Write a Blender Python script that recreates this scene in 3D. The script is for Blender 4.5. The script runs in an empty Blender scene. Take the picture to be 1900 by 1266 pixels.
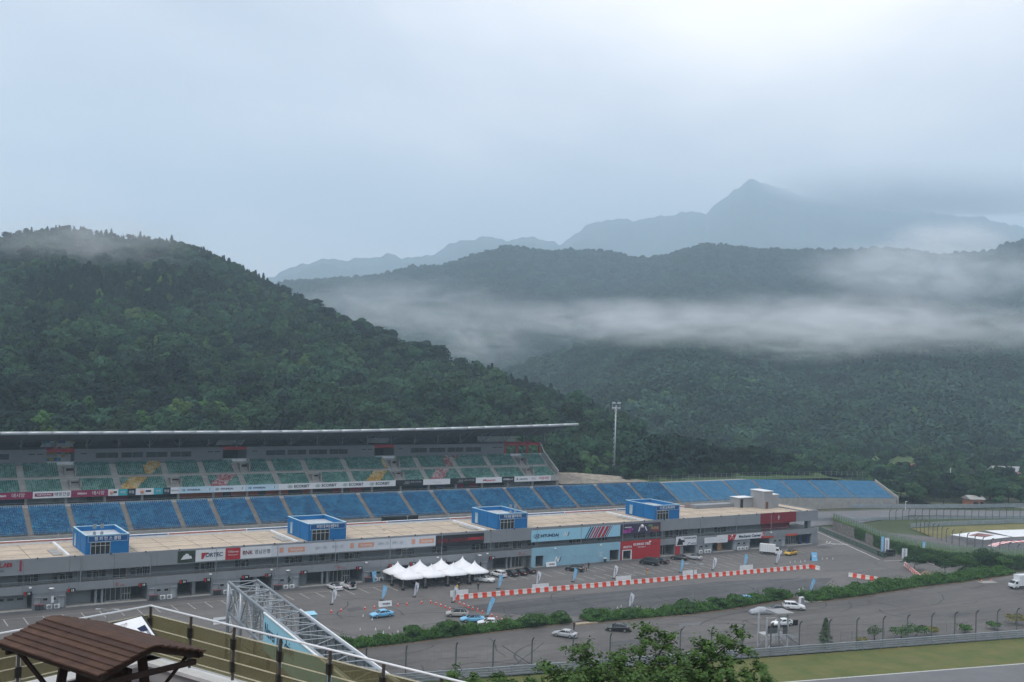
import bpy, math, random
import numpy as np
from mathutils import Vector, Matrix
R = math.radians
SC = bpy.context.scene
# ------------------------------------------------------------------ camera, sky, sun, exposure
FPX, PITCH, ROLL, YAW, CAMH = 2056.05, 0.0187, 0.0335, 1.0079, 50.0
_cp, _sp, _cr, _sr = math.cos(PITCH), math.sin(PITCH), math.cos(ROLL), math.sin(ROLL)
CM = (np.array([[_cr, -_sr, 0], [_sr, _cr, 0], [0, 0, 1]])
      @ np.array([[1, 0, 0], [0, _sp, -_cp], [0, _cp, _sp]])
      @ np.array([[math.sin(YAW), -math.cos(YAW), 0], [math.cos(YAW), math.sin(YAW), 0], [0, 0, 1]]))
cam = bpy.data.cameras.new('camera'); camo = bpy.data.objects.new('camera', cam); SC.collection.objects.link(camo)
cam.sensor_width = 36; cam.lens = 36 * FPX / 1900; cam.clip_start = 0.5; cam.clip_end = 40000
camo.matrix_world = Matrix([[CM[0][0], -CM[1][0], -CM[2][0], 0], [CM[0][1], -CM[1][1], -CM[2][1], 0],
                            [CM[0][2], -CM[1][2], -CM[2][2], CAMH], [0, 0, 0, 1]])
SC.camera = camo
SUN_EL, SUN_AZ = R(58), R(200)          # azimuth: direction towards the sun, from +X counter-clockwise
sun = bpy.data.lights.new('sun', 'SUN'); sun.energy = 1.5; sun.angle = R(18); sun.color = (1, .965, .92)
suno = bpy.data.objects.new('sun', sun); SC.collection.objects.link(suno)
sd = Vector((math.cos(SUN_AZ) * math.cos(SUN_EL), math.sin(SUN_AZ) * math.cos(SUN_EL), math.sin(SUN_EL)))
suno.rotation_euler = sd.to_track_quat('Z', 'Y').to_euler()
wd = bpy.data.worlds.new('World'); SC.world = wd; wd.use_nodes = True
nt = wd.node_tree; nt.nodes.clear()
def N(t, typ, **kw):
    n = t.nodes.new(typ)
    for k, v in kw.items(): setattr(n, k, v)
    return n
wo = N(nt, 'ShaderNodeOutputWorld'); bg = N(nt, 'ShaderNodeBackground'); nt.links.new(bg.outputs[0], wo.inputs[0])
sky = N(nt, 'ShaderNodeTexSky', sky_type='NISHITA', sun_disc=False, sun_elevation=SUN_EL, sun_rotation=R(90) - SUN_AZ)
sky.dust_density = 2.0
skm = N(nt, 'ShaderNodeVectorMath', operation='SCALE'); skm.inputs['Scale'].default_value = 0.12
nt.links.new(sky.outputs[0], skm.inputs[0])
tc = N(nt, 'ShaderNodeTexCoord'); mp = N(nt, 'ShaderNodeMapping'); mp.inputs['Scale'].default_value = (1.0, 1.0, 2.1)
mp.inputs['Location'].default_value = (9.2, 6.1, 1.7); mp.inputs['Rotation'].default_value = (0, 0, R(20))
nt.links.new(tc.outputs['Generated'], mp.inputs[0])
n1 = N(nt, 'ShaderNodeTexNoise'); n1.inputs['Scale'].default_value = 1.35; n1.inputs['Detail'].default_value = 7; n1.inputs['Roughness'].default_value = .45
n1.inputs['Distortion'].default_value = .3
nt.links.new(mp.outputs[0], n1.inputs['Vector'])
cr = N(nt, 'ShaderNodeValToRGB')
e = cr.color_ramp.elements; e[0].position = .36; e[0].color = (.46, .48, .53, 1); e[1].position = .66; e[1].color = (1.30, 1.19, 1.12, 1)
m_ = cr.color_ramp.elements.new(.5); m_.color = (.71, .70, .73, 1)
nt.links.new(n1.outputs[0], cr.inputs[0])
mx = N(nt, 'ShaderNodeMix', data_type='RGBA'); mx.inputs[0].default_value = .9
nt.links.new(skm.outputs[0], mx.inputs[6]); nt.links.new(cr.outputs[0], mx.inputs[7]); nt.links.new(mx.outputs[2], bg.inputs[0])
bg.inputs[1].default_value = 1.45
SC.view_settings.view_transform = 'Standard'; SC.view_settings.look = 'None'; SC.view_settings.gamma = 1; SC.view_settings.exposure = 0.22
SC.view_settings.use_curve_mapping = False
SC.render.engine = 'CYCLES'
cy = SC.cycles; cy.use_denoising = True; cy.max_bounces = 8; cy.diffuse_bounces = 2; cy.glossy_bounces = 2; cy.transmission_bounces = 4
cy.transparent_max_bounces = 12; cy.volume_bounces = 6; cy.volume_step_rate = 0.6; cy.volume_max_steps = 64; cy.caustics_reflective = False; cy.caustics_refractive = False
cy.use_adaptive_sampling = True; cy.adaptive_threshold = 0.02

# ------------------------------------------------------------------ survey helpers: sight line of a pixel met with a plane of the place
def sight(x, y): return CM.T @ np.array([(x - 950) / FPX, (y - 633) / FPX, 1.0])
def G(x, y, z=0.0):
    d = sight(x, y); t = (z - CAMH) / d[2]; return Vector((d[0] * t, d[1] * t, z))
def WV(x, y, v):
    d = sight(x, y); t = v / d[1]; return Vector((d[0] * t, v, CAMH + d[2] * t))
def DP(x, y, D):
    d = sight(x, y); return Vector((d[0] * D, d[1] * D, CAMH + d[2] * D))

# ------------------------------------------------------------------ materials
MATS = {}
def mat(name, col, rough=.7, var=.12, scale=1.0, metal=0.0, bump=0.0, detail=4, spec=.3, col2=None, stretch=None, rand=0.0, trans=0.0):
    if name in MATS: return MATS[name]
    m = bpy.data.materials.new(name); m.use_nodes = True; t = m.node_tree; b = t.nodes['Principled BSDF']
    b.inputs['Roughness'].default_value = rough; b.inputs['Metallic'].default_value = metal; b.inputs['Specular IOR Level'].default_value = spec
    tcn = N(t, 'ShaderNodeTexCoord'); mpn = N(t, 'ShaderNodeMapping'); t.links.new(tcn.outputs['Object'], mpn.inputs[0])
    if stretch: mpn.inputs['Scale'].default_value = stretch
    no = N(t, 'ShaderNodeTexNoise'); no.inputs['Scale'].default_value = scale; no.inputs['Detail'].default_value = detail; no.inputs['Roughness'].default_value = .62
    t.links.new(mpn.outputs[0], no.inputs['Vector'])
    rp = N(t, 'ShaderNodeValToRGB'); rp.color_ramp.elements[0].position = .3; rp.color_ramp.elements[1].position = .7
    c2 = col2 or tuple(min(1, c * (1 + var)) for c in col); c1 = col if col2 else tuple(c * (1 - var) for c in col)
    rp.color_ramp.elements[0].color = (*c1, 1); rp.color_ramp.elements[1].color = (*c2, 1)
    t.links.new(no.outputs[0], rp.inputs[0]); out = rp.outputs[0]
    if rand:
        oi = N(t, 'ShaderNodeObjectInfo'); hs = N(t, 'ShaderNodeHueSaturation')
        ma = N(t, 'ShaderNodeMapRange'); ma.inputs['To Min'].default_value = 1 - rand; ma.inputs['To Max'].default_value = 1 + rand
        t.links.new(oi.outputs['Random'], ma.inputs[0]); t.links.new(ma.outputs[0], hs.inputs['Value'])
        mb2 = N(t, 'ShaderNodeMath', operation='MULTIPLY'); mb2.inputs[1].default_value = 7.31; t.links.new(oi.outputs['Random'], mb2.inputs[0])
        fr = N(t, 'ShaderNodeMath', operation='FRACT'); t.links.new(mb2.outputs[0], fr.inputs[0])
        mh = N(t, 'ShaderNodeMapRange'); mh.inputs['To Min'].default_value = .5 - rand * .09; mh.inputs['To Max'].default_value = .5 + rand * .06
        t.links.new(fr.outputs[0], mh.inputs[0]); t.links.new(mh.outputs[0], hs.inputs['Hue'])
        ln_ = N(t, 'ShaderNodeTexNoise'); ln_.inputs['Scale'].default_value = .022; ln_.inputs['Detail'].default_value = 2; t.links.new(oi.outputs['Location'], ln_.inputs['Vector'])
        lm = N(t, 'ShaderNodeMapRange'); lm.inputs['From Min'].default_value = .35; lm.inputs['From Max'].default_value = .65; lm.inputs['To Min'].default_value = .62; lm.inputs['To Max'].default_value = 1.4; t.links.new(ln_.outputs[0], lm.inputs[0])
        mm = N(t, 'ShaderNodeMath', operation='MULTIPLY'); t.links.new(ma.outputs[0], mm.inputs[0]); t.links.new(lm.outputs[0], mm.inputs[1]); t.links.new(mm.outputs[0], hs.inputs['Value'])
        t.links.new(out, hs.inputs['Color']); out = hs.outputs[0]
    t.links.new(out, b.inputs['Base Color'])
    if bump:
        bp = N(t, 'ShaderNodeBump'); bp.inputs['Strength'].default_value = bump; bp.inputs['Distance'].default_value = .05
        t.links.new(no.outputs[0], bp.inputs['Height']); t.links.new(bp.outputs[0], b.inputs['Normal'])
    if trans:
        tr = N(t, 'ShaderNodeBsdfTranslucent'); t.links.new(out, tr.inputs[0]); mxs = N(t, 'ShaderNodeMixShader'); mxs.inputs[0].default_value = trans
        t.links.new(b.outputs[0], mxs.inputs[1]); t.links.new(tr.outputs[0], mxs.inputs[2]); t.links.new(mxs.outputs[0], t.nodes['Material Output'].inputs[0])
    MATS[name] = m; return m
def glass(name, tint, diff, amount, rough=.15):
    if name in MATS: return MATS[name]
    m = bpy.data.materials.new(name); m.use_nodes = True; t = m.node_tree; b = t.nodes['Principled BSDF']
    no = N(t, 'ShaderNodeTexNoise'); no.inputs['Scale'].default_value = .9; no.inputs['Detail'].default_value = 5
    rp = N(t, 'ShaderNodeValToRGB'); rp.color_ramp.elements[0].color = (*[c * .85 for c in diff], 1); rp.color_ramp.elements[1].color = (*[c * 1.1 for c in diff], 1)
    t.links.new(no.outputs[0], rp.inputs[0]); t.links.new(rp.outputs[0], b.inputs['Base Color']); b.inputs['Roughness'].default_value = rough
    tr = N(t, 'ShaderNodeBsdfTransparent'); tr.inputs[0].default_value = (*tint, 1); mxs = N(t, 'ShaderNodeMixShader'); mxs.inputs[0].default_value = amount
    t.links.new(tr.outputs[0], mxs.inputs[1]); t.links.new(b.outputs[0], mxs.inputs[2]); t.links.new(mxs.outputs[0], t.nodes['Material Output'].inputs[0])
    MATS[name] = m; return m
def asphalt(name, c, patch=.25, streak=.2, speck=.18, stain=0.0):
    m = bpy.data.materials.new(name); m.use_nodes = True; t = m.node_tree; b = t.nodes['Principled BSDF']; b.inputs['Roughness'].default_value = .85
    tcn = N(t, 'ShaderNodeTexCoord'); val = None
    for sc, st, amt, det in ((.035, (1, 1, 1), patch, 4), (.22, (.12, 1.6, 1), streak, 5), (.6, (1, 1, 1), speck, 8), (.09, (.5, 1.3, 1), patch * .8, 6)):
        mpn = N(t, 'ShaderNodeMapping'); mpn.inputs['Scale'].default_value = st; mpn.inputs['Rotation'].default_value = (0, 0, -.06); t.links.new(tcn.outputs['Object'], mpn.inputs[0]); no = N(t, 'ShaderNodeTexNoise'); no.inputs['Scale'].default_value = sc; no.inputs['Detail'].default_value = det; no.inputs['Roughness'].default_value = .6; t.links.new(mpn.outputs[0], no.inputs['Vector'])
        mr = N(t, 'ShaderNodeMapRange'); mr.inputs['From Min'].default_value = .3; mr.inputs['From Max'].default_value = .7; mr.inputs['To Min'].default_value = 1 - amt; mr.inputs['To Max'].default_value = 1 + amt; t.links.new(no.outputs[0], mr.inputs[0])
        if val is None: val = mr.outputs[0]
        else: q = N(t, 'ShaderNodeMath', operation='MULTIPLY'); t.links.new(val, q.inputs[0]); t.links.new(mr.outputs[0], q.inputs[1]); val = q.outputs[0]
    if stain:
        no = N(t, 'ShaderNodeTexNoise'); no.inputs['Scale'].default_value = .16; no.inputs['Detail'].default_value = 9; no.inputs['Roughness'].default_value = .72; no.inputs['Distortion'].default_value = .8; t.links.new(tcn.outputs['Object'], no.inputs['Vector'])
        mr = N(t, 'ShaderNodeMapRange'); mr.inputs['From Min'].default_value = .57; mr.inputs['From Max'].default_value = .70; mr.inputs['To Min'].default_value = 1.0; mr.inputs['To Max'].default_value = 1 - stain; t.links.new(no.outputs[0], mr.inputs[0])
        q = N(t, 'ShaderNodeMath', operation='MULTIPLY'); t.links.new(val, q.inputs[0]); t.links.new(mr.outputs[0], q.inputs[1]); val = q.outputs[0]
    vm = N(t, 'ShaderNodeVectorMath', operation='SCALE'); vm.inputs[0].default_value = c; t.links.new(val, vm.inputs['Scale']); t.links.new(vm.outputs[0], b.inputs['Base Color']); MATS[name] = m; return m
def flat(name, col, rough=.6, **k): return mat(name, col, rough, var=k.pop('var', .06), scale=k.pop('scale', 2.0), **k)

# ------------------------------------------------------------------ mesh builder
class MB:
    def __init__(s): s.v = []; s.f = []; s.m = []
    def add(s, vs, fs, m=0):
        n = len(s.v); s.v.extend([tuple(q) for q in vs]); s.f.extend([tuple(i + n for i in f) for f in fs]); s.m.extend([m] * len(fs)); return s
    def quad(s, a, b, c, d, m=0): return s.add([a, b, c, d], [(0, 1, 2, 3)], m)
    def box(s, x0, x1, y0, y1, z0, z1, m=0):
        return s.add([(x0, y0, z0), (x1, y0, z0), (x1, y1, z0), (x0, y1, z0), (x0, y0, z1), (x1, y0, z1), (x1, y1, z1), (x0, y1, z1)],
                     [(3, 2, 1, 0), (4, 5, 6, 7), (0, 1, 5, 4), (1, 2, 6, 5), (2, 3, 7, 6), (3, 0, 4, 7)], m)
    def hexa(s, p, m=0): return s.add(p, [(3, 2, 1, 0), (4, 5, 6, 7), (0, 1, 5, 4), (1, 2, 6, 5), (2, 3, 7, 6), (3, 0, 4, 7)], m)
    def bar(s, p, q, w, h, m=0, up=(0, 0, 1)):
        p, q = Vector(p), Vector(q); d = (q - p).normalized(); u = Vector(up)
        if abs(d.dot(u)) > .95: u = Vector((1, 0, 0))
        a = d.cross(u).normalized() * (w / 2); b = a.cross(d).normalized() * (h / 2)
        return s.hexa([p - a - b, p + a - b, q + a - b, q - a - b, p - a + b, p + a + b, q + a + b, q - a + b], m)
    def tube(s, p, q, r, n=6, r2=None, m=0):
        p, q = Vector(p), Vector(q); d = (q - p)
        if d.length < 1e-6: return s
        d.normalize(); a = d.orthogonal().normalized(); b = d.cross(a); r2 = r if r2 is None else r2
        vs = [p + (a * math.cos(k * 2 * math.pi / n) + b * math.sin(k * 2 * math.pi / n)) * r for k in range(n)]
        vs += [q + (a * math.cos(k * 2 * math.pi / n) + b * math.sin(k * 2 * math.pi / n)) * r2 for k in range(n)]
        return s.add(vs, [(k, (k + 1) % n, n + (k + 1) % n, n + k) for k in range(n)] + [tuple(range(n))[::-1], tuple(range(n, 2 * n))], m)
    def path(s, pts, r, n=6, m=0, taper=None):
        for k in range(len(pts) - 1):
            a = r if not taper else r + (taper - r) * k / (len(pts) - 1); b = r if not taper else r + (taper - r) * (k + 1) / (len(pts) - 1)
            s.tube(pts[k], pts[k + 1], a, n, b, m)
        return s
    def lathe(s, prof, c=(0, 0, 0), n=12, m=0):
        vs = []; k = len(prof)
        for i in range(n):
            a = 2 * math.pi * i / n
            for r, z in prof: vs.append((c[0] + r * math.cos(a), c[1] + r * math.sin(a), c[2] + z))
        fs = [(i * k + j, ((i + 1) % n) * k + j, ((i + 1) % n) * k + j + 1, i * k + j + 1) for i in range(n) for j in range(k - 1)]
        return s.add(vs, fs, m)
    def loft(s, rings, m=0, caps=True, closed=True):
        n = len(rings[0]); vs = [p for r in rings for p in r]; fs = []
        for i in range(len(rings) - 1):
            for k in range(n if closed else n - 1):
                fs.append((i * n + k, i * n + (k + 1) % n, (i + 1) * n + (k + 1) % n, (i + 1) * n + k))
        if caps: fs += [tuple(range(n))[::-1], tuple(range((len(rings) - 1) * n, len(rings) * n))]
        return s.add(vs, fs, m)
    def extrude(s, poly, off, m=0):
        n = len(poly); o = Vector(off); vs = [Vector(p) for p in poly] + [Vector(p) + o for p in poly]
        return s.add(vs, [tuple(range(n)), tuple(range(2 * n - 1, n - 1, -1))] + [(k, n + k, n + (k + 1) % n, (k + 1) % n) for k in range(n)], m)
    def build(s, name, mats, parent=None, smooth=False, loc=None, rz=0.0):
        me = bpy.data.meshes.new(name); me.from_pydata(s.v, [], s.f)
        if not isinstance(mats, (list, tuple)): mats = [mats]
        for q in mats: me.materials.append(q)
        if len(mats) > 1: me.polygons.foreach_set('material_index', s.m)
        if smooth: me.polygons.foreach_set('use_smooth', [True] * len(s.f))
        me.update(); return link(name, me, parent, loc, rz)
def link(name, data, parent=None, loc=None, rz=0.0):
    o = bpy.data.objects.new(name, data); SC.collection.objects.link(o); o.parent = parent
    if loc is not None: o.location = loc
    if rz: o.rotation_euler = (0, 0, rz)
    return o
def np_mesh(name, verts, faces, mats):
    """verts (n,3), faces (m,4) or (m,3) arrays"""
    me = bpy.data.meshes.new(name); k = faces.shape[1]
    me.vertices.add(len(verts)); me.vertices.foreach_set('co', np.asarray(verts, np.float32).ravel())
    me.loops.add(faces.size); me.loops.foreach_set('vertex_index', faces.astype(np.int32).ravel())
    me.polygons.add(len(faces)); me.polygons.foreach_set('loop_start', np.arange(0, faces.size, k, dtype=np.int32))
    me.update(calc_edges=True); me.validate()
    for q in (mats if isinstance(mats, (list, tuple)) else [mats]): me.materials.append(q)
    return me
def tag(o, label=None, cat=None, group=None, kind=None):
    if label: o['label'] = label
    if cat: o['category'] = cat
    if group: o['group'] = group
    if kind: o['kind'] = kind
    return o
def thing(name, label, cat, loc=(0, 0, 0), rz=0.0, group=None):
    o = link(name, None, None, loc, rz); o.empty_display_size = .3; return tag(o, label, cat, group)
def kids(o): return CH.get(o.name, [])
CH = {}
def copy_tree(o, parent=None):
    c = o.copy(); SC.collection.objects.link(c); c.parent = parent
    for ch in list(o.children): copy_tree(ch, c)
    return c
_txt = {}
def text_mesh(body, size, m, bold=0.0, shear=0.0):
    key = (body, size, m.name, bold, shear)
    if key not in _txt:
        cu = bpy.data.curves.new('lettering', 'FONT'); cu.body = body; cu.size = size; cu.align_x = 'CENTER'; cu.align_y = 'CENTER'; cu.extrude = .012
        cu.offset = bold; cu.shear = shear; cu.resolution_u = 3
        ob = bpy.data.objects.new('lettering', cu)
        me = bpy.data.meshes.new_from_object(ob)
        me.materials.clear(); me.materials.append(m); _txt[key] = me; bpy.data.objects.remove(ob); bpy.data.curves.remove(cu)
    return _txt[key]
def letters(body, size, m, parent, x, y, z, width=None, rot=(math.pi / 2, 0, 0), bold=0.0, shear=0.0, name='lettering'):
    me = text_mesh(body, size, m, bold, shear); o = link(name, me, parent, (x, y, z)); o.rotation_euler = rot
    if width:
        xs = [q.co.x for q in me.vertices]
        if xs: o.scale = (width / max(1e-3, max(xs) - min(xs)), 1, 1)
    return o
def ordinal(n):
    w = ['first', 'second', 'third', 'fourth', 'fifth', 'sixth', 'seventh', 'eighth', 'ninth', 'tenth', 'eleventh', 'twelfth', 'thirteenth', 'fourteenth', 'fifteenth', 'sixteenth', 'seventeenth', 'eighteenth', 'nineteenth', 'twentieth']
    return w[n] if n < 20 else f'{n+1}th'
rng = np.random.default_rng(7); random.seed(7)
# ------------------------------------------------------------------ terrain and forest
def bearing(x):  # unit depth direction for image column x, horizontal part
    d = sight(x, 671 + .0335 * (x - 950)); return np.array([d[0], d[1]])
def fbm(x, y, seed=0, octs=4):
    r = np.random.default_rng(seed); o = np.zeros_like(x); a = 1.0
    for k in range(octs):
        for j in range(3):
            th = r.uniform(0, 2 * np.pi); ph = r.uniform(0, 6.28, 2); f = 2 ** k * r.uniform(.8, 1.25)
            o += a / 3 * np.sin((x * np.cos(th) + y * np.sin(th)) * f + ph[0] + 1.3 * np.sin((x * np.sin(th) - y * np.cos(th)) * f * .7 + ph[1]))
        a *= .5
    return o
def hill(name, ridge, depth, base, nx, nt, z0, power, amp, wl, seed, m, tree_h=0, back=.35, spur=0.0, crag=0.0):
    """ridge: (column,row) list; depth: (column,D) list; base: function(column)->D0. Returns object and (P grid)"""
    xs = np.linspace(ridge[0][0], ridge[-1][0], nx)
    ry = np.interp(xs, [q[0] for q in ridge], [q[1] for q in ridge]); D1 = np.interp(xs, [q[0] for q in depth], [q[1] for q in depth])
    D0 = np.array([base(x) for x in xs]); ts = np.concatenate([np.linspace(0, 1, nt), 1 + np.array([.06, .18, back])])
    if crag: ry = ry + 1.6 * np.array([math.sin(x / 9.7) + math.sin(x / 5.3 + 1) * .8 + math.sin(x / 3.1 + 2.2) * .6 + math.sin(x / 23. + .4) * 1.3 for x in xs])
    P = np.zeros((nx, len(ts), 3))
    for i, x in enumerate(xs):
        top = DP(x, ry[i], D1[i]); z1 = top.z - tree_h
        b = bearing(x)
        for j, t in enumerate(ts):
            D = D0[i] + (D1[i] - D0[i]) * t
            z = z0 + (z1 - z0) * (t ** power if t <= 1 else 1 - 1.6 * (t - 1) - (t - 1) * (t - 1))
            P[i, j] = (b[0] * D, b[1] * D, z)
    w = np.sin(np.clip(ts, 0, 1) * np.pi) ** .8
    nz = fbm(P[:, :, 0] / wl * 6.28, P[:, :, 1] / wl * 6.28, seed)
    P[:, :, 2] += amp * nz * w[None, :]
    if crag: P[:, :, 2] += crag * (fbm(P[:, :, 0] / 170, P[:, :, 1] / 170, seed + 5, 5) + np.abs(fbm(P[:, :, 0] / 70, P[:, :, 1] / 70, seed + 6, 3)) * .5) * np.where(ts > .93, .35, 1.0)[None, :]
    if spur:
        sx = np.sin(xs / 1900 * 6.28 * 5.2 + seed + 1.2 * np.sin(xs / 430.))[:, None] * np.ones(len(ts))[None]
        P[:, :, 2] += spur * sx * (np.sin(np.clip(ts, 0, 1) * np.pi) ** 1.2)[None, :]
    P[:, 0, 2] = -1.5
    n2 = len(ts); I = np.arange(nx * n2).reshape(nx, n2)
    F = np.stack([I[:-1, :-1], I[1:, :-1], I[1:, 1:], I[:-1, 1:]], -1).reshape(-1, 4)
    me = np_mesh(name, P.reshape(-1, 3), F, m); me.polygons.foreach_set('use_smooth', [True] * len(F))
    o = link(name, me); tag(o, kind='structure'); return o, P.reshape(-1, 3), F
def sample(P, F, n, r, jitter=None):
    A = P[F[:, 0]]; B = P[F[:, 1]]; C = P[F[:, 2]]; D = P[F[:, 3]]
    area = np.linalg.norm(np.cross(C - A, D - B), axis=1) / 2; c = np.cumsum(area); 
    k = np.searchsorted(c, (np.arange(n) + r.random(n)) / n * c[-1]); k = np.clip(k, 0, len(F) - 1)
    a = r.random(n)[:, None]; b = r.random(n)[:, None]
    global ROW
    ROW = k
    return (A[k] * (1 - a) + B[k] * a) * (1 - b) + (D[k] * (1 - a) + C[k] * a) * b
M_SOIL = mat('forest_floor', (.035, .05, .022), .95, .35, .05, bump=0)
M_FAR = mat('far_forest', (.03, .05, .028), .95, .35, .012, detail=9)
M_LEAF = [mat('broadleaf_green', (.031, .074, .034), .75, .3, .3, rand=.5, trans=.15, spec=.15),
          mat('pine_needle_green', (.016, .036, .023), .8, .3, .5, rand=.35, trans=.08, spec=.12),
          mat('bright_leaf_green', (.062, .125, .034), .75, .25, .4, rand=.3, trans=.18, spec=.15),
          mat('larch_green', (.024, .050, .026), .8, .3, .5, rand=.3, trans=.1, spec=.12)]
M_FARL = [mat('far_broadleaf', (.033, .070, .042), .8, .3, .2, rand=.4, spec=.1), mat('far_pine', (.028, .058, .036), .8, .3, .2, rand=.35, spec=.1)]
M_BARK = mat('bark', (.06, .045, .035), .95, .3, 6, bump=.4)
def cards(cent, nrm, size, r, aspect=1.5):
    """leaf cards: one quad per centre, leaning along nrm with random spin"""
    n = len(cent); nrm = nrm / (np.linalg.norm(nrm, axis=1, keepdims=True) + 1e-9)
    q = r.normal(size=(n, 3)); a = np.cross(nrm, q); a /= np.linalg.norm(a, axis=1, keepdims=True) + 1e-9; b = np.cross(nrm, a)
    s = (size * r.uniform(.6, 1.35, n))[:, None] if np.isscalar(size) else (size * r.uniform(.7, 1.3, n))[:, None]
    V = np.stack([cent - a * s * aspect * .5, cent - b * s * .5 + nrm * s * .12, cent + a * s * aspect * .5, cent + b * s * .5 - nrm * s * .08], 1).reshape(-1, 3)
    return V, np.arange(4 * n).reshape(n, 4)
def crown_broad(h, rad, n, r, leaf=.7, base=.25, nclump=16):
    cl = r.normal(size=(nclump, 3)); cl /= np.linalg.norm(cl, axis=1, keepdims=True)
    cl *= (r.uniform(.35, .8, nclump)[:, None]); cl[:, 2] = cl[:, 2] * .75 + .08
    rc = r.uniform(.28, .48, nclump); k = r.integers(0, nclump, n)
    d = r.normal(size=(n, 3)); d /= np.linalg.norm(d, axis=1, keepdims=True); d[:, 2] = np.abs(d[:, 2]) * r.choice([1, 1, 1, -.6], n)
    p = cl[k] + d * (rc[k] * r.uniform(.75, 1.05, n))[:, None]
    zc = h * (base + (1 - base) / 2); zr = h * (1 - base) / 2
    P = p * np.array([rad, rad, zr * 1.15]) + np.array([0, 0, zc])
    return cards(P, d + np.array([0, 0, .5]) + r.normal(size=(n, 3)) * .35, leaf, r)
def crown_conifer(h, rad, n, r, leaf=.6, base=.12, layers=11, droop=.25, power=1.0):
    lay = r.integers(0, layers, n) / layers; lay = lay ** .85; th = r.integers(0, 9, n) / 9 * 6.283 + lay * 40 + r.normal(size=n) * .16
    rr = rad * (1 - lay) ** power * (r.random(n) ** .6) * (1 + .18 * np.sin(th * 3 + lay * 17)) + .1
    z = h * (base + (1 - base) * lay) + .25 - rr * droop + r.normal(size=n) * .12
    P = np.stack([rr * np.cos(th), rr * np.sin(th), z], 1)
    return cards(P, np.stack([np.cos(th) * .45, np.sin(th) * .45, np.ones(n)], 1) + r.normal(size=(n, 3)) * .25, leaf, r, 1.9)
def crown_pine(h, rad, n, r, leaf=.6):
    nc = 15; th = r.uniform(0, 6.28, nc); zz = np.linspace(.42, .97, nc); w = np.sin((1 - zz) * 2.4 + .35); rr = w * r.uniform(.15, .8, nc)
    cl = np.stack([rr * np.cos(th) * rad, rr * np.sin(th) * rad, zz * h], 1); k = r.integers(0, nc, n)
    d = r.normal(size=(n, 3)); d[:, 2] *= .28; P = cl[k] + d * (rad * .26 * (.5 + w[k]))[:, None]
    return cards(P, np.stack([d[:, 0] * .3, d[:, 1] * .3, np.ones(n)], 1) + r.normal(size=(n, 3)) * .3, leaf, r, 1.8)
def crown_mesh(name, kind, h, rad, n, seed, leaf, m):
    r = np.random.default_rng(seed)
    V, F = {'b': crown_broad, 'c': crown_conifer, 'p': crown_pine}[kind](h, rad, n, r, leaf); return np_mesh(name, V, F, m)
def trunk_mesh(h, r0, seed, limbs=5, crown_base=.3, rad=2.5):
    r = random.Random(seed); b = MB(); pts = [Vector((r.uniform(-.15, .15) * k, r.uniform(-.15, .15) * k, h * k / 5 * .92)) for k in range(6)]
    b.path(pts, r0, 6, taper=r0 * .25)
    for k in range(limbs):
        t = crown_base + (.85 - crown_base) * k / max(1, limbs - 1); p = Vector((0, 0, h * t * .92)); i = min(4, int(t * 5)); p = pts[i].lerp(pts[i + 1], t * 5 - i)
        a = r.uniform(0, 6.28); q = p + Vector((math.cos(a), math.sin(a), .55)) * rad * r.uniform(.4, .7) * (1.1 - t)
        b.tube(p, q, r0 * .4 * (1.1 - t), 4, r0 * .1)
    return b
KINDS = []          # forest variants: crown+trunk in one mesh used only through instances of the wood
fc = bpy.data.collections.new('forest_variants')
def variant(kind, h, rad, n, seed, leaf, m):
    me = crown_mesh('wood_tree', kind, h, rad, n, seed, leaf, m); o = bpy.data.objects.new('v%02d' % len(KINDS), me); fc.objects.link(o); KINDS.append(kind)
for s in range(3): variant('b', 10.5, 4.6, 1700, 10 + s, .95, M_LEAF[0])
for s in range(3): variant('p', 10.5, 4.3, 1500, 20 + s, .85, M_LEAF[1])
for s in range(2): variant('c', 11.5, 3.6, 1400, 30 + s, .85, M_LEAF[3])
variant('b', 9.0, 3.8, 1500, 40, .95, M_LEAF[2])
for s in range(2): variant('b', 11, 5.0, 420, 50 + s, 1.9, M_FARL[0])      # 9,10: lighter meshes for far woods
variant('p', 11, 4.4, 400, 52, 1.8, M_FARL[1]); variant('c', 12, 3.8, 400, 53, 1.7, M_FARL[1])   # 11, 12
def gn_scatter(o, coll):
    ng = bpy.data.node_groups.new('wood_scatter', 'GeometryNodeTree')
    ng.interface.new_socket('Geometry', in_out='INPUT', socket_type='NodeSocketGeometry'); ng.interface.new_socket('Geometry', in_out='OUTPUT', socket_type='NodeSocketGeometry')
    gi = ng.nodes.new('NodeGroupInput'); go = ng.nodes.new('NodeGroupOutput'); mp_ = ng.nodes.new('GeometryNodeMeshToPoints')
    ip = ng.nodes.new('GeometryNodeInstanceOnPoints'); ci = ng.nodes.new('GeometryNodeCollectionInfo'); ci.inputs['Collection'].default_value = coll
    ci.inputs['Separate Children'].default_value = True; ci.inputs['Reset Children'].default_value = True; ip.inputs['Pick Instance'].default_value = True
    def att(n, t):
        a = ng.nodes.new('GeometryNodeInputNamedAttribute'); a.data_type = t; a.inputs[0].default_value = n; return a.outputs[0]
    L = ng.links.new; L(gi.outputs[0], mp_.inputs[0]); L(mp_.outputs[0], ip.inputs['Points']); L(ci.outputs[0], ip.inputs['Instance'])
    L(att('kind', 'INT'), ip.inputs['Instance Index']); L(att('rot', 'FLOAT_VECTOR'), ip.inputs['Rotation']); L(att('scl', 'FLOAT_VECTOR'), ip.inputs['Scale'])
    L(ip.outputs[0], go.inputs[0]); md = o.modifiers.new('scatter', 'NODES'); md.node_group = ng
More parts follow.
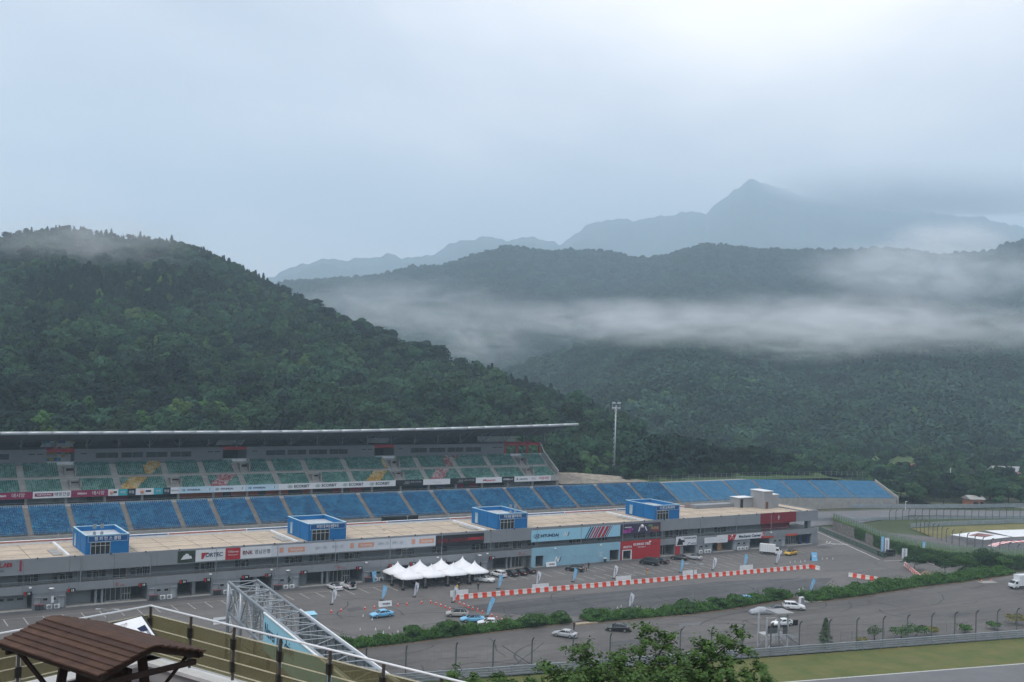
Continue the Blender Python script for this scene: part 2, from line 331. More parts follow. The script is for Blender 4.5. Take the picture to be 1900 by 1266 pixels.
def wood(name, label, pts, kinds, scl, seed):
    r = np.random.default_rng(seed); n = len(pts); me = bpy.data.meshes.new(name); me.vertices.add(n); me.vertices.foreach_set('co', np.asarray(pts, np.float32).ravel())
    a = me.attributes.new('kind', 'INT', 'POINT'); a.data.foreach_set('value', np.asarray(kinds, np.int32))
    a = me.attributes.new('rot', 'FLOAT_VECTOR', 'POINT'); a.data.foreach_set('vector', np.stack([r.normal(size=n) * .04, r.normal(size=n) * .04, r.uniform(0, 6.28, n)], 1).astype(np.float32).ravel())
    s = np.asarray(scl); a = me.attributes.new('scl', 'FLOAT_VECTOR', 'POINT'); a.data.foreach_set('vector', np.stack([s * r.uniform(.85, 1.2, n), s * r.uniform(.85, 1.2, n), s * r.uniform(.85, 1.15, n)], 1).astype(np.float32).ravel())
    o = link(name, me); gn_scatter(o, fc); return tag(o, label, 'forest', kind='stuff')
# valley ground reaching the horizon
gb = MB(); S = 9000
M_VALLEY = mat('valley_ground', (.055, .075, .03), .95, .4, .02, detail=8)
xs = [-S, -3000, -1000, -300, 0, 150, 300, 500, 1000, 3000, S]
gb.add([(x, y, -.35) for x in xs for y in xs], [(i * 11 + j, (i + 1) * 11 + j, (i + 1) * 11 + j + 1, i * 11 + j + 1) for i in range(10) for j in range(10)])
tag(gb.build('ground', M_VALLEY), kind='structure')
# far range
FAR = [(380, 580), (440, 545), (490, 517), (520, 505), (560, 488), (600, 478), (650, 482), (690, 480), (712, 472), (740, 478), (790, 476), (830, 452), (860, 443), (895, 435), (930, 442), (950, 445), (975, 440), (1030, 452), (1045, 440), (1075, 420), (1100, 411), (1160, 408), (1200, 405), (1250, 398), (1270, 393), (1300, 392), (1320, 375), (1350, 350), (1380, 335), (1420, 345), (1480, 362), (1560, 372), (1620, 374), (1700, 392), (1800, 402), (1870, 418), (1950, 425), (2200, 440)]
hill('far_mountain_range', FAR, [(380, 6600), (1030, 7200), (1040, 7600), (2200, 7600)], lambda x: 3600, 700, 90, 40, 1.25, 60, 900, 3, M_FAR, back=.5, spur=40, crag=30)
MID = [(330, 640), (430, 565), (520, 524), (600, 518), (700, 510), (760, 494), (820, 490), (880, 472), (935, 456), (1000, 464), (1100, 464), (1200, 480), (1260, 464), (1300, 451), (1380, 460), (1460, 464), (1560, 463), (1640, 460), (1740, 472), (1820, 467), (1870, 451), (1950, 440), (2200, 450)]
mo, mP, mF = hill('middle_mountain', MID, [(330, 2700), (1000, 2500), (2200, 2350)], lambda x: 1620, 220, 60, 25, .95, 12, 330, 11, M_SOIL, tree_h=10, spur=13)
LOW = [(700, 800), (800, 738), (900, 702), (1000, 664), (1100, 632), (1250, 607), (1400, 598), (1550, 602), (1700, 600), (1900, 584), (2200, 570)]
lo, lP, lF = hill('lower_mountain', LOW, [(700, 1250), (1300, 1350), (2200, 1400)], lambda x: 690 if x > 1250 else 690 + (1250 - x) * .4, 200, 60, 0, 1.05, 8, 300, 5, M_SOIL, tree_h=9, spur=9)
LEFT = [(-350, 500), (-250, 472), (-100, 447), (0, 434), (60, 422), (110, 417), (180, 426), (240, 433), (310, 440), (360, 457), (420, 480), (480, 513), (560, 549), (640, 593), (720, 629), (800, 656), (870, 676), (930, 691), (1000, 713), (1070, 739), (1130, 766), (1180, 805), (1225, 850)]
def left_base(x):
    b = bearing(x); return 345 / b[1]
hh, hP, hF = hill('forested_hill', LEFT, [(-350, 1000), (110, 950), (480, 860), (800, 690), (1000, 590), (1130, 530), (1225, 470)], left_base, 160, 70, 8, 1.15, 9, 210, 8, M_SOIL, tree_h=5)
r_ = np.random.default_rng(3)
pt = sample(hP, hF, 13500, r_)
zone = fbm(pt[:, 0] / 110, pt[:, 1] / 110, 21, 3); ridge_t = np.clip((pt[:, 2] - 60) / 110, 0, 1); q = r_.random(len(pt))
kd = np.where(zone + ridge_t * 1.1 + r_.normal(size=len(pt)) * .3 > .55, r_.integers(3, 6, len(pt)), np.where((zone < -.6) & (ridge_t < .3), r_.integers(6, 8, len(pt)), r_.integers(0, 3, len(pt))))
kd = np.where((q < .07) & (ridge_t < .4), 8, kd)
crest = (ROW % 72) / 69.0; near_crest = (crest > .9) & (pt[:, 2] > 20); kd = np.where(near_crest, r_.choice([3, 4, 5, 6, 7, 6, 7], len(pt)), kd); shrink = np.where(near_crest, .62, 1.0)
wood('forest', 'dense dark green mixed forest covering the near hill behind the grandstand', pt, kd, r_.uniform(.5, 1.0, len(pt)) ** 1.0 * r_.choice([.9, .9, 1.0, 1.35], len(pt)) * (1 - .2 * ridge_t) * shrink, 4)
pt = sample(lP, lF, 17000, r_); z2 = fbm(pt[:, 0] / 150, pt[:, 1] / 150, 31, 3); q = r_.random(len(pt))
kd = np.where(z2 > .5, 11, np.where(z2 < -.9, 12, r_.integers(9, 11, len(pt)))); kd = np.where(q < .06, 8, kd)
wood('forest', 'hazy green woods on the low slope across the valley below the mist', pt, kd, r_.uniform(.65, 1.15, len(pt)), 5)
pt = sample(mP, mF, 26000, r_); z2 = fbm(pt[:, 0] / 220, pt[:, 1] / 220, 32, 3)
kd = np.where(z2 > .5, 11, r_.integers(9, 11, len(pt)))
wood('forest', 'blue green wooded ridge across the valley rising above the mist', pt, kd, r_.uniform(.9, 1.5, len(pt)), 6)
# ------------------------------------------------------------------ ground sheets of the circuit
M_ASPH = asphalt('paddock_asphalt', (.118, .110, .104), .14, .10, .12)
M_ASPH2 = asphalt('lot_asphalt', (.098, .090, .084), .2, .22, .15)
M_TRACK = mat('track_asphalt', (.15, .15, .155), .85, .12, .2, detail=8)
M_DARK = asphalt('worn_dark_asphalt', (.068, .066, .069), .3, .35, .2)
M_GRASS = mat('verge_grass', (.075, .105, .026), .95, .25, .22, detail=10, bump=.4, col2=(.155, .14, .05))
M_GRASS2 = mat('bank_grass', (.045, .085, .02), .95, .35, .3, detail=8, bump=.4)
M_WPAINT = mat('white_road_paint', (.55, .55, .54), .7, .2, 2)
M_CONC = mat('concrete', (.32, .31, .29), .9, .18, .7, bump=.1, detail=7)
def sheet(name, pts, z, m, parent=None):
    b = MB(); n = len(pts); b.add([(p[0], p[1], z) for p in pts], [tuple(range(n))]); o = b.build(name, m, parent)
    if parent is None: tag(o, kind='structure')
    return o
def gpts(lst): return [G(*q) for q in lst]
sheet('paddock', [(-60, 178)] + [tuple(G(640, 1200)[:2]), tuple(G(1100, 1150)[:2]), tuple(G(1500, 1108)[:2]), tuple(G(1760, 1068)[:2]), (285, 195), (300, 215), (290, 232), (275, 252), (252, 262), (-60, 262)], .0, M_ASPH)
lotp = [(-60, 178.0), (-60, 160), tuple(G(760, 1262)[:2]), tuple(G(1130, 1240)[:2]), tuple(G(1410, 1219)[:2]), tuple(G(1900, 1182)[:2]), (330, 100), (345, 160), tuple(G(1760, 1069)[:2]), tuple(G(1500, 1109)[:2]), tuple(G(1100, 1151)[:2]), tuple(G(640, 1201)[:2])]
sheet('parking_lot', lotp, -.006, M_ASPH2)
# worn dark swerve of tyre marks beside the hedge
sheet('tyre_worn_lane', gpts([(830, 1130), (900, 1121), (1000, 1110), (1180, 1094), (1330, 1080), (1440, 1074), (1545, 1073), (1520, 1096), (1400, 1110), (1250, 1124), (1110, 1145), (980, 1142)]), .005, M_DARK)
sheet('grass_verge', [tuple(G(300, 1300)[:2]), tuple(G(850, 1264)[:2]), tuple(G(1130, 1242)[:2]), tuple(G(1410, 1221)[:2]), tuple(G(1900, 1184)[:2]), (330, 99), (330, 60), tuple(G(1900, 1236)[:2]), tuple(G(1465, 1268)[:2]), (20, 130)], .006, M_GRASS)
ta, tb = G(1465, 1266), G(1900, 1232); td = (tb - ta).normalized(); tn = Vector((td.y, -td.x, 0)); te0, te1 = ta - td * 190, tb + td * 160
sheet('race_track', [te0, te1, te1 + tn * 14, te0 + tn * 14], .012, M_TRACK)
sheet('track_edge_line', [te0 - tn * .3, te1 - tn * .3, te1 + tn * .05, te0 + tn * .05], .018, M_WPAINT)
# hillside under the viewing terrace, falling to the track
fw = np.array([CM[2][0], CM[2][1]]); rt = np.array([CM[0][0], CM[0][1]])
sb = MB(); rows = [(-60, 43), (6, 42), (29.5, 36), (45, 31.5), (80, 20), (120, 8), (146, -.2), (150, -.4)]
cols = [-140, -60, -25, -8, 5, 25, 60, 150]
sb.add([(fw[0] * d + rt[0] * c, fw[1] * d + rt[1] * c, z - (0 if d < 20 else max(0, c) * .03)) for d, z in rows for c in cols],
       [(i * 8 + j, i * 8 + j + 1, (i + 1) * 8 + j + 1, (i + 1) * 8 + j) for i in range(len(rows) - 1) for j in range(7)])
tag(sb.build('hillside', M_GRASS2, smooth=True), kind='structure')
for nm_, px_, m_a in [('asphalt_patch', [(1508, 1016), (1535, 1013), (1547, 1017), (1520, 1020)], M_DARK), ('asphalt_patch', [(1755, 1142), (1790, 1136), (1805, 1139), (1768, 1146)], M_DARK), ('pale_patch', [(1258, 1158), (1300, 1154), (1306, 1159), (1262, 1163)], M_TRACK), ('asphalt_patch', [(640, 1130), (668, 1126), (676, 1131), (648, 1136)], M_DARK), ('asphalt_patch', [(1130, 1192), (1190, 1186), (1196, 1194), (1136, 1201)], M_DARK), ('pale_patch', [(1420, 1184), (1480, 1176), (1486, 1182), (1428, 1190)], M_TRACK)]:
    sheet(nm_, gpts(px_), .003, m_a)
# parking bay lines in front of the garages
V0 = 225.8
pl = MB()
for k, u in enumerate(np.arange(28, 150, 3.35)):
    if 60 < u % 200 < 0: continue
    pl.box(u - .09, u + .09, 214.4, 219.8, .004, .008)
for u in np.arange(153, 246, 3.0):
    pl.box(u - .09, u + .09, 215.5, 220.5, .004, .008)
    if u < 205: pl.box(u - .09, u + .09, 207.5, 212, .004, .008)
pl.box(28, 150, 219.8, 219.9, .004, .008)
tag(pl.build('parking_bay_lines', mat('worn_line_paint', (.40, .39, .36), .8, .35, 1.5)), kind='structure')
sheet('apron_strip', [(-30, V0 - 3.2), (250, V0 - 3.2), (250, V0 + .2), (-30, V0 + .2)], .004, mat('darker_apron_asphalt', (.085, .086, .09), .9, .15, .3, detail=8))
cr = MB()
for k in range(70):
    x = random.uniform(35, 240); y = random.uniform(150, 212); a = random.choice([0, 0, math.pi / 2]) + random.uniform(-.25, .25); p = Vector((x, y, .009))
    for j in range(random.randint(3, 8)):
        q = p + Vector((math.cos(a), math.sin(a), 0)) * random.uniform(1, 3); w = Vector((-math.sin(a), math.cos(a), 0)) * .13
        cr.quad(p - w, q - w, q + w, p + w); p = q; a += random.uniform(-.5, .5)
for k in range(26):      # curling tyre marks
    cx, cy, rr, a0 = random.uniform(120, 215), random.uniform(152, 182), random.uniform(5, 22), random.uniform(0, 6.28)
    for j in range(14):
        p = [Vector((cx + (rr + d) * math.cos(a0 + t * .07), cy + (rr + d) * math.sin(a0 + t * .07) * .55, .009)) for t in (j, j + 1) for d in (-.2, .2)]
        cr.quad(p[0], p[2], p[3], p[1])
tag(cr.build('crack_and_tyre_marks', mat('sealed_crack', (.045, .045, .047), .8, .2, 1)), kind='structure')
# ------------------------------------------------------------------ pit building
M_CLAD = mat('grey_metal_cladding', (.235, .245, .262), .55, .08, .25, detail=5, spec=.4)
M_CLAD2 = mat('recess_wall_grey', (.20, .205, .215), .7, .08, .3)
M_ROOF = asphalt('tan_roof_membrane', (.45, .365, .275), .10, .12, .13, .55)
M_WHITE = flat('white_paint', (.74, .75, .76), .6, var=.1, scale=.8)
M_BLK = flat('black_panel', (.012, .012, .014), .5)
M_WIN = mat('dark_window_glass', (.018, .024, .028), .12, .3, .6, spec=.6)
M_FRAME = flat('light_window_frame', (.42, .42, .40), .5)
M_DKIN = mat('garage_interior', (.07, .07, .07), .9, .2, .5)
M_RED = flat('sign_red', (.42, .022, .028), .55); M_DRED = flat('deep_red_panel', (.21, .014, .026), .6)
M_SKYB = mat('pale_blue_panel', (.27, .46, .56), .65, .07, .3)
M_BLUE = mat('kiosk_blue', (.003, .135, .36), .55, .12, .4); M_NAVY = flat('navy_letter', (.006, .015, .06), .6)
M_STEEL = mat('galvanised_steel', (.36, .38, .40), .45, .12, 1.5, metal=.6, spec=.5)
M_RAIL = flat('railing_grey', (.26, .28, .29), .5)
pit = thing('pit_building', 'long grey two storey pit garage building with tan flat roof', 'building', (0, V0, 0))
U0, U1 = -6.0, 250.2
def P(name, b, m, parent=pit, **k): return b.build(name, m, parent, **k)
P('roof', MB().box(U0, U1 - .3, .3, 17.3, 8.9, 9.55), M_ROOF)
rj = MB()
for u in np.arange(30, 246, 6.6): rj.box(u, u + .13, .5, 17, 9.55, 9.565)
for v in (5.5, 11): rj.box(U0, 244, v, v + .13, 9.55, 9.565)
P('roof_joints', rj, mat('roof_joint_dirt', (.20, .165, .13), .9, .5, .8))
for u in (43.2, 89.6, 137.0, 185.2):
    P('roof_divider', MB().box(u, u + .45, .4, 16.8, 9.55, 9.95), M_WHITE)
    P('roof_hatch', MB().box(u - 2.3, u - .5, 2.5, 9, 9.55, 9.75), M_CONC)
bp_ = MB().box(U0, 214, 17.3, 17.9, 8.9, 10.35); P('back_parapet', bp_, M_WHITE)
cols_ = [flat('faded_red_paint', (.42, .16, .12), .8, var=.3), flat('faded_blue_paint', (.12, .2, .36), .8, var=.3)]
for k, u in enumerate(np.arange(32, 212, 17.5)): P('painted_strip', MB().box(u, u + 17.2, 17.25, 17.3, 10.02, 10.3), cols_[k % 2])
for k, u in enumerate(np.arange(33, 214, 11.5)): P('parapet_lamp_post', MB().tube((u, 17.6, 10.3), (u, 17.6, 11.2), .06).box(u - .18, u + .18, 17.4, 17.8, 11.2, 11.35), M_STEEL)
pan = None
for k in range(31):                                                     # cladding panels of both fascias
    a = U0 + k * 8.26; b = min(U1, a + 8.26)
    P('cladding_panel', MB().box(a + .02, b - .02, -.02, .3, 6.75, 9.72), M_CLAD)
    P('cladding_panel', MB().box(a + .02, b - .02, -.02, .3, 3.0, 4.55), M_CLAD)
P('fascia_backing', MB().box(U0, U1, .3, .5, 6.8, 9.6).box(U0, U1, .3, .5, 3.05, 4.5), M_BLK)
P('end_wall', MB().box(U1 - .3, U1, .31, 17.3, 6.75, 9.72).box(U1 - .3, U1, .31, 9, 2.9, 4.55), M_CLAD)
P('second_floor_wall', MB().box(U0, U1 - 16, 2.6, 2.9, 4.4, 6.8), M_CLAD2)
P('balcony_floor', MB().box(U0, U1 - .3, .5, 2.6, 4.1, 4.35).box(U1 - 16, U1 - .3, 2.6, 9, 4.1, 4.35), M_CONC)
P('balcony_ceiling', MB().box(U0, U1 - .35, .5, 12, 6.8, 6.95), M_CLAD2)
P('second_floor_core', MB().box(U0, U1 - 16, 6, 17.3, 0, 8.9).box(U1 - 16, U1 - 4, 9, 17, 0, 8.9), M_CLAD2)
for k in range(24):
    a = U0 + 4 + k * 10.6; b = MB(); b.tube((a, .12, 5.35), (a + 10.5, .12, 5.35), .035, 5).tube((a, .12, 4.95), (a + 10.5, .12, 4.95), .02, 4)
    for j in range(8): b.tube((a + j * 1.5, .12, 4.55), (a + j * 1.5, .12, 5.35), .025, 4)
    P('balcony_railing', b, M_RAIL)
WINS = [(34.7, 38.4), (41.0, 44.7), (47.2, 50.9), (55.6, 59.3), (68.5, 72.6), (77, 80), (88.0, 91.9), (93.5, 97.2), (101.9, 105.8), (114.9, 119.2), (124, 128), (134.6, 139.0), (141.1, 145.1), (150.5, 153.5), (163.1, 167.0), (172, 175), (183.8, 187.7), (189.2, 193.0), (198.1, 202.3), (205.9, 208.3), (212.0, 216.4)]
def window(parent, a, b, y, z0, z1, nx, nz=1, name='window', frame=None, deep=.06):
    w = P(name, MB().box(a, b, y, y + deep, z0, z1), M_WIN, parent); f = MB()
    for k in range(nx + 1):
        x = a + (b - a) * k / nx; f.box(x - .05, x + .05, y - .04, y, z0, z1)
    for k in range(nz + 1):
        z = z0 + (z1 - z0) * k / nz; f.box(a, b, y - .045, y - .003, z - .05, z + .05)
    P('window_frame', f, frame or M_FRAME, w); return w
for k, (a, b) in enumerate(WINS):
    window(pit, a, b, 2.55, 4.75, 6.45, 4, 2, frame=flat('grey_window_frame', (.22, .23, .235), .5))
    P('white_door_frame', MB().box(a + 1.1, a + 1.2, 2.48, 2.55, 4.4, 6.1).box(a + 2.3, a + 2.4, 2.48, 2.55, 4.4, 6.1).box(a + 1.1, a + 2.4, 2.48, 2.55, 6.0, 6.1), M_FRAME)
for a, b in [(52.1, 54.8), (98.4, 100.4), (146.2, 148.8), (194.4, 197.2)]:
    window(pit, a, b, 2.53, 4.4, 6.3, 2, 1, 'double_door')
for u in np.arange(45.6, 235, 13.25): P('downpipe', MB().tube((u, -.08, 4.0), (u, -.08, 9.6), .07, 6).tube((u, 2.45, 4.3), (u, 2.45, 6.8), .06, 5), M_STEEL)
for u in np.arange(31, 248, 6.7): P('fascia_bracket', MB().box(u - .1, u + .1, -.25, .1, 9.6, 9.85), M_BLK)
for u in (36.6, 71, 84, 106, 124, 137.4, 157, 171, 187, 216, 231): P('balcony_lamp', MB().lathe([(.02, .25), (.26, .2), (.3, 0), (.05, -.02)], (u, -.3, 4.2), 8), M_WHITE)
# ground floor: piers, recesses, shutters
OPEN = [(22, 37.1), (43.1, 58.4), (64.4, 71.3), (77.4, 84.3), (90.4, 105.3), (111.4, 118.5), (124.6, 131.7), (137.9, 150.0), (153.8 - 3.4, 153.6), (173.9, 176.9), (178.2, 181.0), (190.7, 195.8), (198.8, 203.0), (209.2, 216.7), (223.2, 230.7), (237.1, 247.6)]
edges = [U0] + [e for o in OPEN for e in o] + [U1]
for k in range(0, len(edges), 2):
    if edges[k + 1] - edges[k] > .05: P('pier', MB().box(edges[k], edges[k + 1], .06, .5, 0, 3.02), M_CLAD)
M_SHUT = flat('grey_shutter', (.23, .24, .25), .6)
for k, (a, b) in enumerate(OPEN):
    P('garage_recess', MB().box(a - .3, a, .5, 6, 0, 3).box(b, b + .3, .5, 6, 0, 3), M_CLAD2)
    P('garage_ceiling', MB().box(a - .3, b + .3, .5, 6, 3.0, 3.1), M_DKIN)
    P('garage_floor', MB().box(a, b, -.45, 6, 0, .1), M_CONC)
    if k in (0,):
        for c, d in ((a + 8.4, a + 14.4), (a + 1, a + 7.4)):
            s = P('roller_shutter', MB().box(c, d, 1.5, 1.6, .1, 3), M_SHUT)
            for j in range(3): P('shutter_pane', MB().box(c + .8 + j * 1.7, c + 1.9 + j * 1.7, 1.46, 1.5, 1.75, 2.15), M_WIN, s)
        P('column', MB().box(a + 7.5, a + 8.3, .5, 1.3, .1, 3), M_CLAD)
    elif k in (1, 4, 7):
        P('shutter', MB().box(a + .2, a + (5 if k == 1 else 2.6), 2.2, 2.3, .1, 3), M_SHUT)
        P('column', MB().box(a + 5.4, a + 5.8, .6, 1.2, .1, 3).box(a + 6.6, a + 7.0, .6, 1.2, .1, 3), M_CLAD)
        c = min(b - .5, a + 12.3)
        window(pit, a + 7.6, min(c, a + 10.5), 1.6, .15, 2.7, 3, 1); window(pit, a + 10.7, c, 1.4, .15, 2.7, 3, 2, 'glass_entrance')
    elif k in (2, 3, 5, 6):
        P('column', MB().box(a + 3.1, a + 3.8, .6, 1.3, .1, 3), M_CLAD2)
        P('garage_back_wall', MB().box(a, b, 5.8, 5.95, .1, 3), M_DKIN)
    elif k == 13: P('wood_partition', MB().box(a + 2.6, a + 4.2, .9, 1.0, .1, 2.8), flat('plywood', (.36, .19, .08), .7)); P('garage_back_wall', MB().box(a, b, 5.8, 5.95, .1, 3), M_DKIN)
    elif k == 15:
        window(pit, a, a + 5.6, 1.5, .15, 2.8, 8, 1); P('blue_column', MB().tube((a + 6.8, .9, .1), (a + 6.8, .9, 3), .45, 10).tube((a + 9.6, .9, .1), (a + 9.6, .9, 3), .42, 10), flat('dark_blue_paint', (.012, .04, .12), .5))
    elif k == 11: window(pit, a + .2, b - 2.2, 1.4, .15, 2.7, 3, 1, 'glass_entrance'); P('red_pillar', MB().box(b + .2, b + 1.6, -.25, .6, 0, 2.9), M_RED)
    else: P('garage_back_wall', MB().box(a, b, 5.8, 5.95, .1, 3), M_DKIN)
for a, b in [(37.1, 43.1), (58.4, 64.4), (71.3, 77.4), (84.3, 90.4), (105.3, 111.4), (131.7, 137.9), (203.0, 209.2), (216.7, 223.2), (230.7, 237.1)]:
    for d in (a + .35, b - 1.35):
        o = P('service_door', MB().box(d, d + 1.0, 0, .06, .05, 2.15), flat('door_grey', (.36, .37, .38), .5)); P('door_canopy', MB().box(d - .1, d + 1.1, -.45, .06, 2.2, 2.28), M_CLAD, o)
    for d in (a + 1.9, b - 2.6):
        w = P('small_window', MB().box(d, d + .75, .0, .06, 1.55, 2.05), M_WIN); P('window_frame', MB().box(d - .07, d + .82, .01, .055, 1.48, 1.55).box(d - .07, d + .82, .01, .055, 2.05, 2.12), M_FRAME, w)
# right end: stair tower on the roof
tw = P('stair_tower', MB().box(236.2, 239.6, 8, 13.5, 9.5, 14.6).box(239.6, 243.2, 9, 15.5, 8.9, 13.4).box(230.5, 236.2, 12.5, 16, 9.5, 12.4), mat('stair_tower_render', (.30, .30, .31), .8, .08, .5))
P('tower_door', MB().box(236.9, 237.9, 7.93, 8, 9.6, 11.6), flat('brown_door', (.14, .06, .03), .6), tw); P('tower_opening', MB().box(231.2, 232.2, 12.43, 12.5, 9.6, 12), M_BLK, tw)
P('tower_cap', MB().box(236.0, 239.8, 7.8, 13.7, 14.6, 14.75).box(239.6, 243.4, 9, 15.7, 13.4, 13.52).box(230.3, 236.2, 12.3, 16.2, 12.4, 12.52), M_WHITE, tw)
P('low_roof_wall', MB().box(216, 230.5, 14.5, 17.5, 9.5, 10.6).box(243.5, 244, .5, 17, 9.5, 9.9), M_CLAD)
P('end_column', MB().box(247.2, 248.4, 1.2, 2.4, 4.35, 6.8), M_CLAD); P('end_opening', MB().box(246.0, 247.15, 1.2, 1.4, 4.4, 6.6), M_BLK)
st = MB()
for k in range(14): st.box(U1 + .1, U1 + 2.2, 9 + k * .32, 9.35 + k * .32, 4.1 - k * .29, 4.25 - k * .29)
st.box(U1 + .1, U1 + .2, 9, 14, 4.4, 4.5); P('outside_stair', st, M_STEEL)
# ------------------------------------------------------------------ rooftop kiosks
def kiosk(k, a, b, text, which):
    t = thing('rooftop_kiosk', f'blue flat roofed kiosk on the pit roof, {which}', 'kiosk', (a, V0 + 1.0, 9.57), group='blue rooftop kiosks'); w = b - a; d, h = 12.3, 3.7
    MB().box(0, w, 0, .2, 0, h).box(0, w, d - .2, d, 0, h).box(0, .2, .2, d - .2, 0, h).box(w - .2, w, .2, d - .2, 0, h).build('wall', M_BLUE, t)
    MB().box(.2, w - .2, .2, d - .2, 0, h - .9).build('roof', mat('kiosk_roof_grey', (.42, .45, .47), .8, .25, .5), t)
    MB().box(-.06, w + .06, -.06, .22, h, h + .12).box(-.06, .24, .22, d, h, h + .12).box(w - .24, w + .06, .22, d, h, h + .12).box(.24, w - .24, d - .22, d + .02, h, h + .12).build('coping', flat('pale_blue_coping', (.42, .60, .70), .5), t)
    for y in (4.6, 8.2): MB().box(-.03, 0, y, y + .12, 0, h).build('wall_joint', flat('joint_dark_blue', (.006, .06, .16), .6), t)
    MB().box(-.05, 0, 9.3, 10.5, .3, h - .9).build('side_window', mat('pale_glass', (.35, .45, .5), .2, .2, .5, spec=.5), t)
    MB().box(w * .05, w * .97, -.06, 0, h - 1.25, h - .08).build('sign_panel', flat('sign_dark_blue', (.006, .075, .235), .5), t)
    f = MB(); x0, x1, z0, z1 = w * .05, w * .97, h - 1.25, h - .08
    f.box(x0, x1, -.09, -.06, z0, z0 + .07).box(x0, x1, -.09, -.06, z1 - .07, z1).box(x0, x0 + .07, -.09, -.06, z0 + .07, z1 - .07).box(x1 - .07, x1, -.09, -.06, z0 + .07, z1 - .07); f.build('sign_border', flat('pale_blue_trim', (.34, .56, .72), .5), t)
    letters(text, .82, M_WHITE, t, w * .5, -.09, h - .66, width=w * (.6 if len(text) > 5 else .56), bold=.008)
    wx0, wx1 = w * .12, w * .56
    if k: wx0, wx1 = w * .1, w * .55
    p = MB().box(wx0, wx1, -.03, 0, .12, h - 1.3).build('window', M_WIN, t); f = MB()
    for j in range(5): x = wx0 + (wx1 - wx0) * j / 4; f.box(x - .05, x + .05, -.08, -.03, .12, h - 1.3)
    f.box(wx0, wx1, -.085, -.032, 1.65, 1.75).box(wx0, wx1, -.085, -.032, h - 1.38, h - 1.28).build('window_frame', M_FRAME, p)
    if k in (0, 2):
        for x in (2.0, 3.4) if k == 0 else (5.4, 6.8): MB().box(x, x + .5, 3, 3.4, h - .9, h + .2).tube((x + .25, 3.2, h + .2), (x + .25, 3.2, h + 1.7), .05, 5).box(x - .1, x + .6, 3.1, 3.3, h + .9, h + 1.7).build('antenna', M_STEEL, t)
kiosk(0, 46.5, 54.74, '챔 피 언 스 클럽', 'nearest, with aerials'); kiosk(1, 92.5, 101.4, '미디어센터', 'second from the near end')
kiosk(2, 140.7, 149.3, '타임갤러리', 'third from the near end'); kiosk(3, 189.3, 197.9, '드론교육센터', 'farthest of the four')
# ------------------------------------------------------------------ banners on the pit building
M_PALE = flat('banner_white', (.66, .67, .69), .6); M_OR = flat('faded_orange', (.62, .30, .20), .7); M_GREYT = flat('faded_grey_print', (.42, .45, .49), .7); M_MAG = flat('magenta', (.23, .018, .07), .55)
M_TEAL = flat('teal', (.03, .34, .40), .55); M_DNAVY = flat('dark_navy', (.012, .03, .055), .55)
def banner(label, a, b, z0, z1, m, y=V0 - .1, name='banner', cat='banner', thick=.07, skew=0.0):
    t = thing(name, label, cat, ((a + b) / 2, y, z0)); w = (b - a) / 2
    bb = MB(); q = [(-w, 0, 0), (w, 0, 0), (w + skew, 0, z1 - z0), (-w + skew, 0, z1 - z0)]
    bb.extrude(q, (0, thick, 0)); bb.build('panel', m, t); return t
def put(t, body, size, m, x, z, width=None, **k): return letters(body, size, m, t, x, -.03, z, width, **k)
def hlogo(t, x, z, s, m):
    b = MB(); n = 20
    for k in range(n):
        a0, a1 = 2 * math.pi * k / n, 2 * math.pi * (k + 1) / n
        b.quad((x + s * math.cos(a0), -.02, z + s * .55 * math.sin(a0)), (x + s * math.cos(a1), -.02, z + s * .55 * math.sin(a1)), (x + s * .86 * math.cos(a1), -.02, z + s * .43 * math.sin(a1)), (x + s * .86 * math.cos(a0), -.02, z + s * .43 * math.sin(a0)))
    for d in (-.33, .33): b.quad((x + (d - .2) * s, -.022, z - .38 * s), (x + (d) * s, -.022, z - .38 * s), (x + (d + .25) * s, -.022, z + .38 * s), (x + (d + .05) * s, -.022, z + .38 * s))
    b.quad((x - .3 * s, -.024, z - .1 * s), (x + .3 * s, -.024, z + .02 * s), (x + .3 * s, -.024, z + .14 * s), (x - .3 * s, -.024, z + .02 * s)); b.build('emblem', m, t)
def nlogo(t, x, z, s, m, m2):
    b = MB(); b.quad((x - .7 * s, -.02, z - .5 * s), (x - .45 * s, -.02, z - .5 * s), (x - .1 * s, -.02, z + .5 * s), (x - .35 * s, -.02, z + .5 * s)); b.quad((x - .35 * s, -.022, z + .5 * s), (x - .1 * s, -.022, z + .5 * s), (x + .3 * s, -.022, z - .5 * s), (x + .05 * s, -.022, z - .5 * s))
    b.quad((x + .05 * s, -.024, z - .5 * s), (x + .3 * s, -.024, z - .5 * s), (x + .65 * s, -.024, z + .5 * s), (x + .4 * s, -.024, z + .5 * s)); b.build('emblem', m, t)
    MB().quad((x + .42 * s, -.02, z - .5 * s), (x + .62 * s, -.02, z - .5 * s), (x + .97 * s, -.02, z + .5 * s), (x + .77 * s, -.02, z + .5 * s)).build('emblem_accent', m2, t)
def pill(t, x, z, w, h, m, y=-.015): MB().box(x - w / 2, x + w / 2, y - .004, y, z - h / 2, z + h / 2).build('printed_block', m, t)
M_RTXT = flat('red_letter', (.30, .015, .03), .6)
t = thing('wall_sign', 'dark red lettering and numeral one on the grey fascia at the left end', 'sign', (31.4, V0 - .06, 7)); put(t, 'CLUB', 1.1, M_RTXT, -.5, 1.75, 4.6, bold=.03, shear=.15); put(t, 'Restaurant', .6, M_NAVY, -1.5, .75, 4); MB().box(3.2, 3.55, -.03, .0, .5, 2.5).build('numeral', M_RTXT, t)
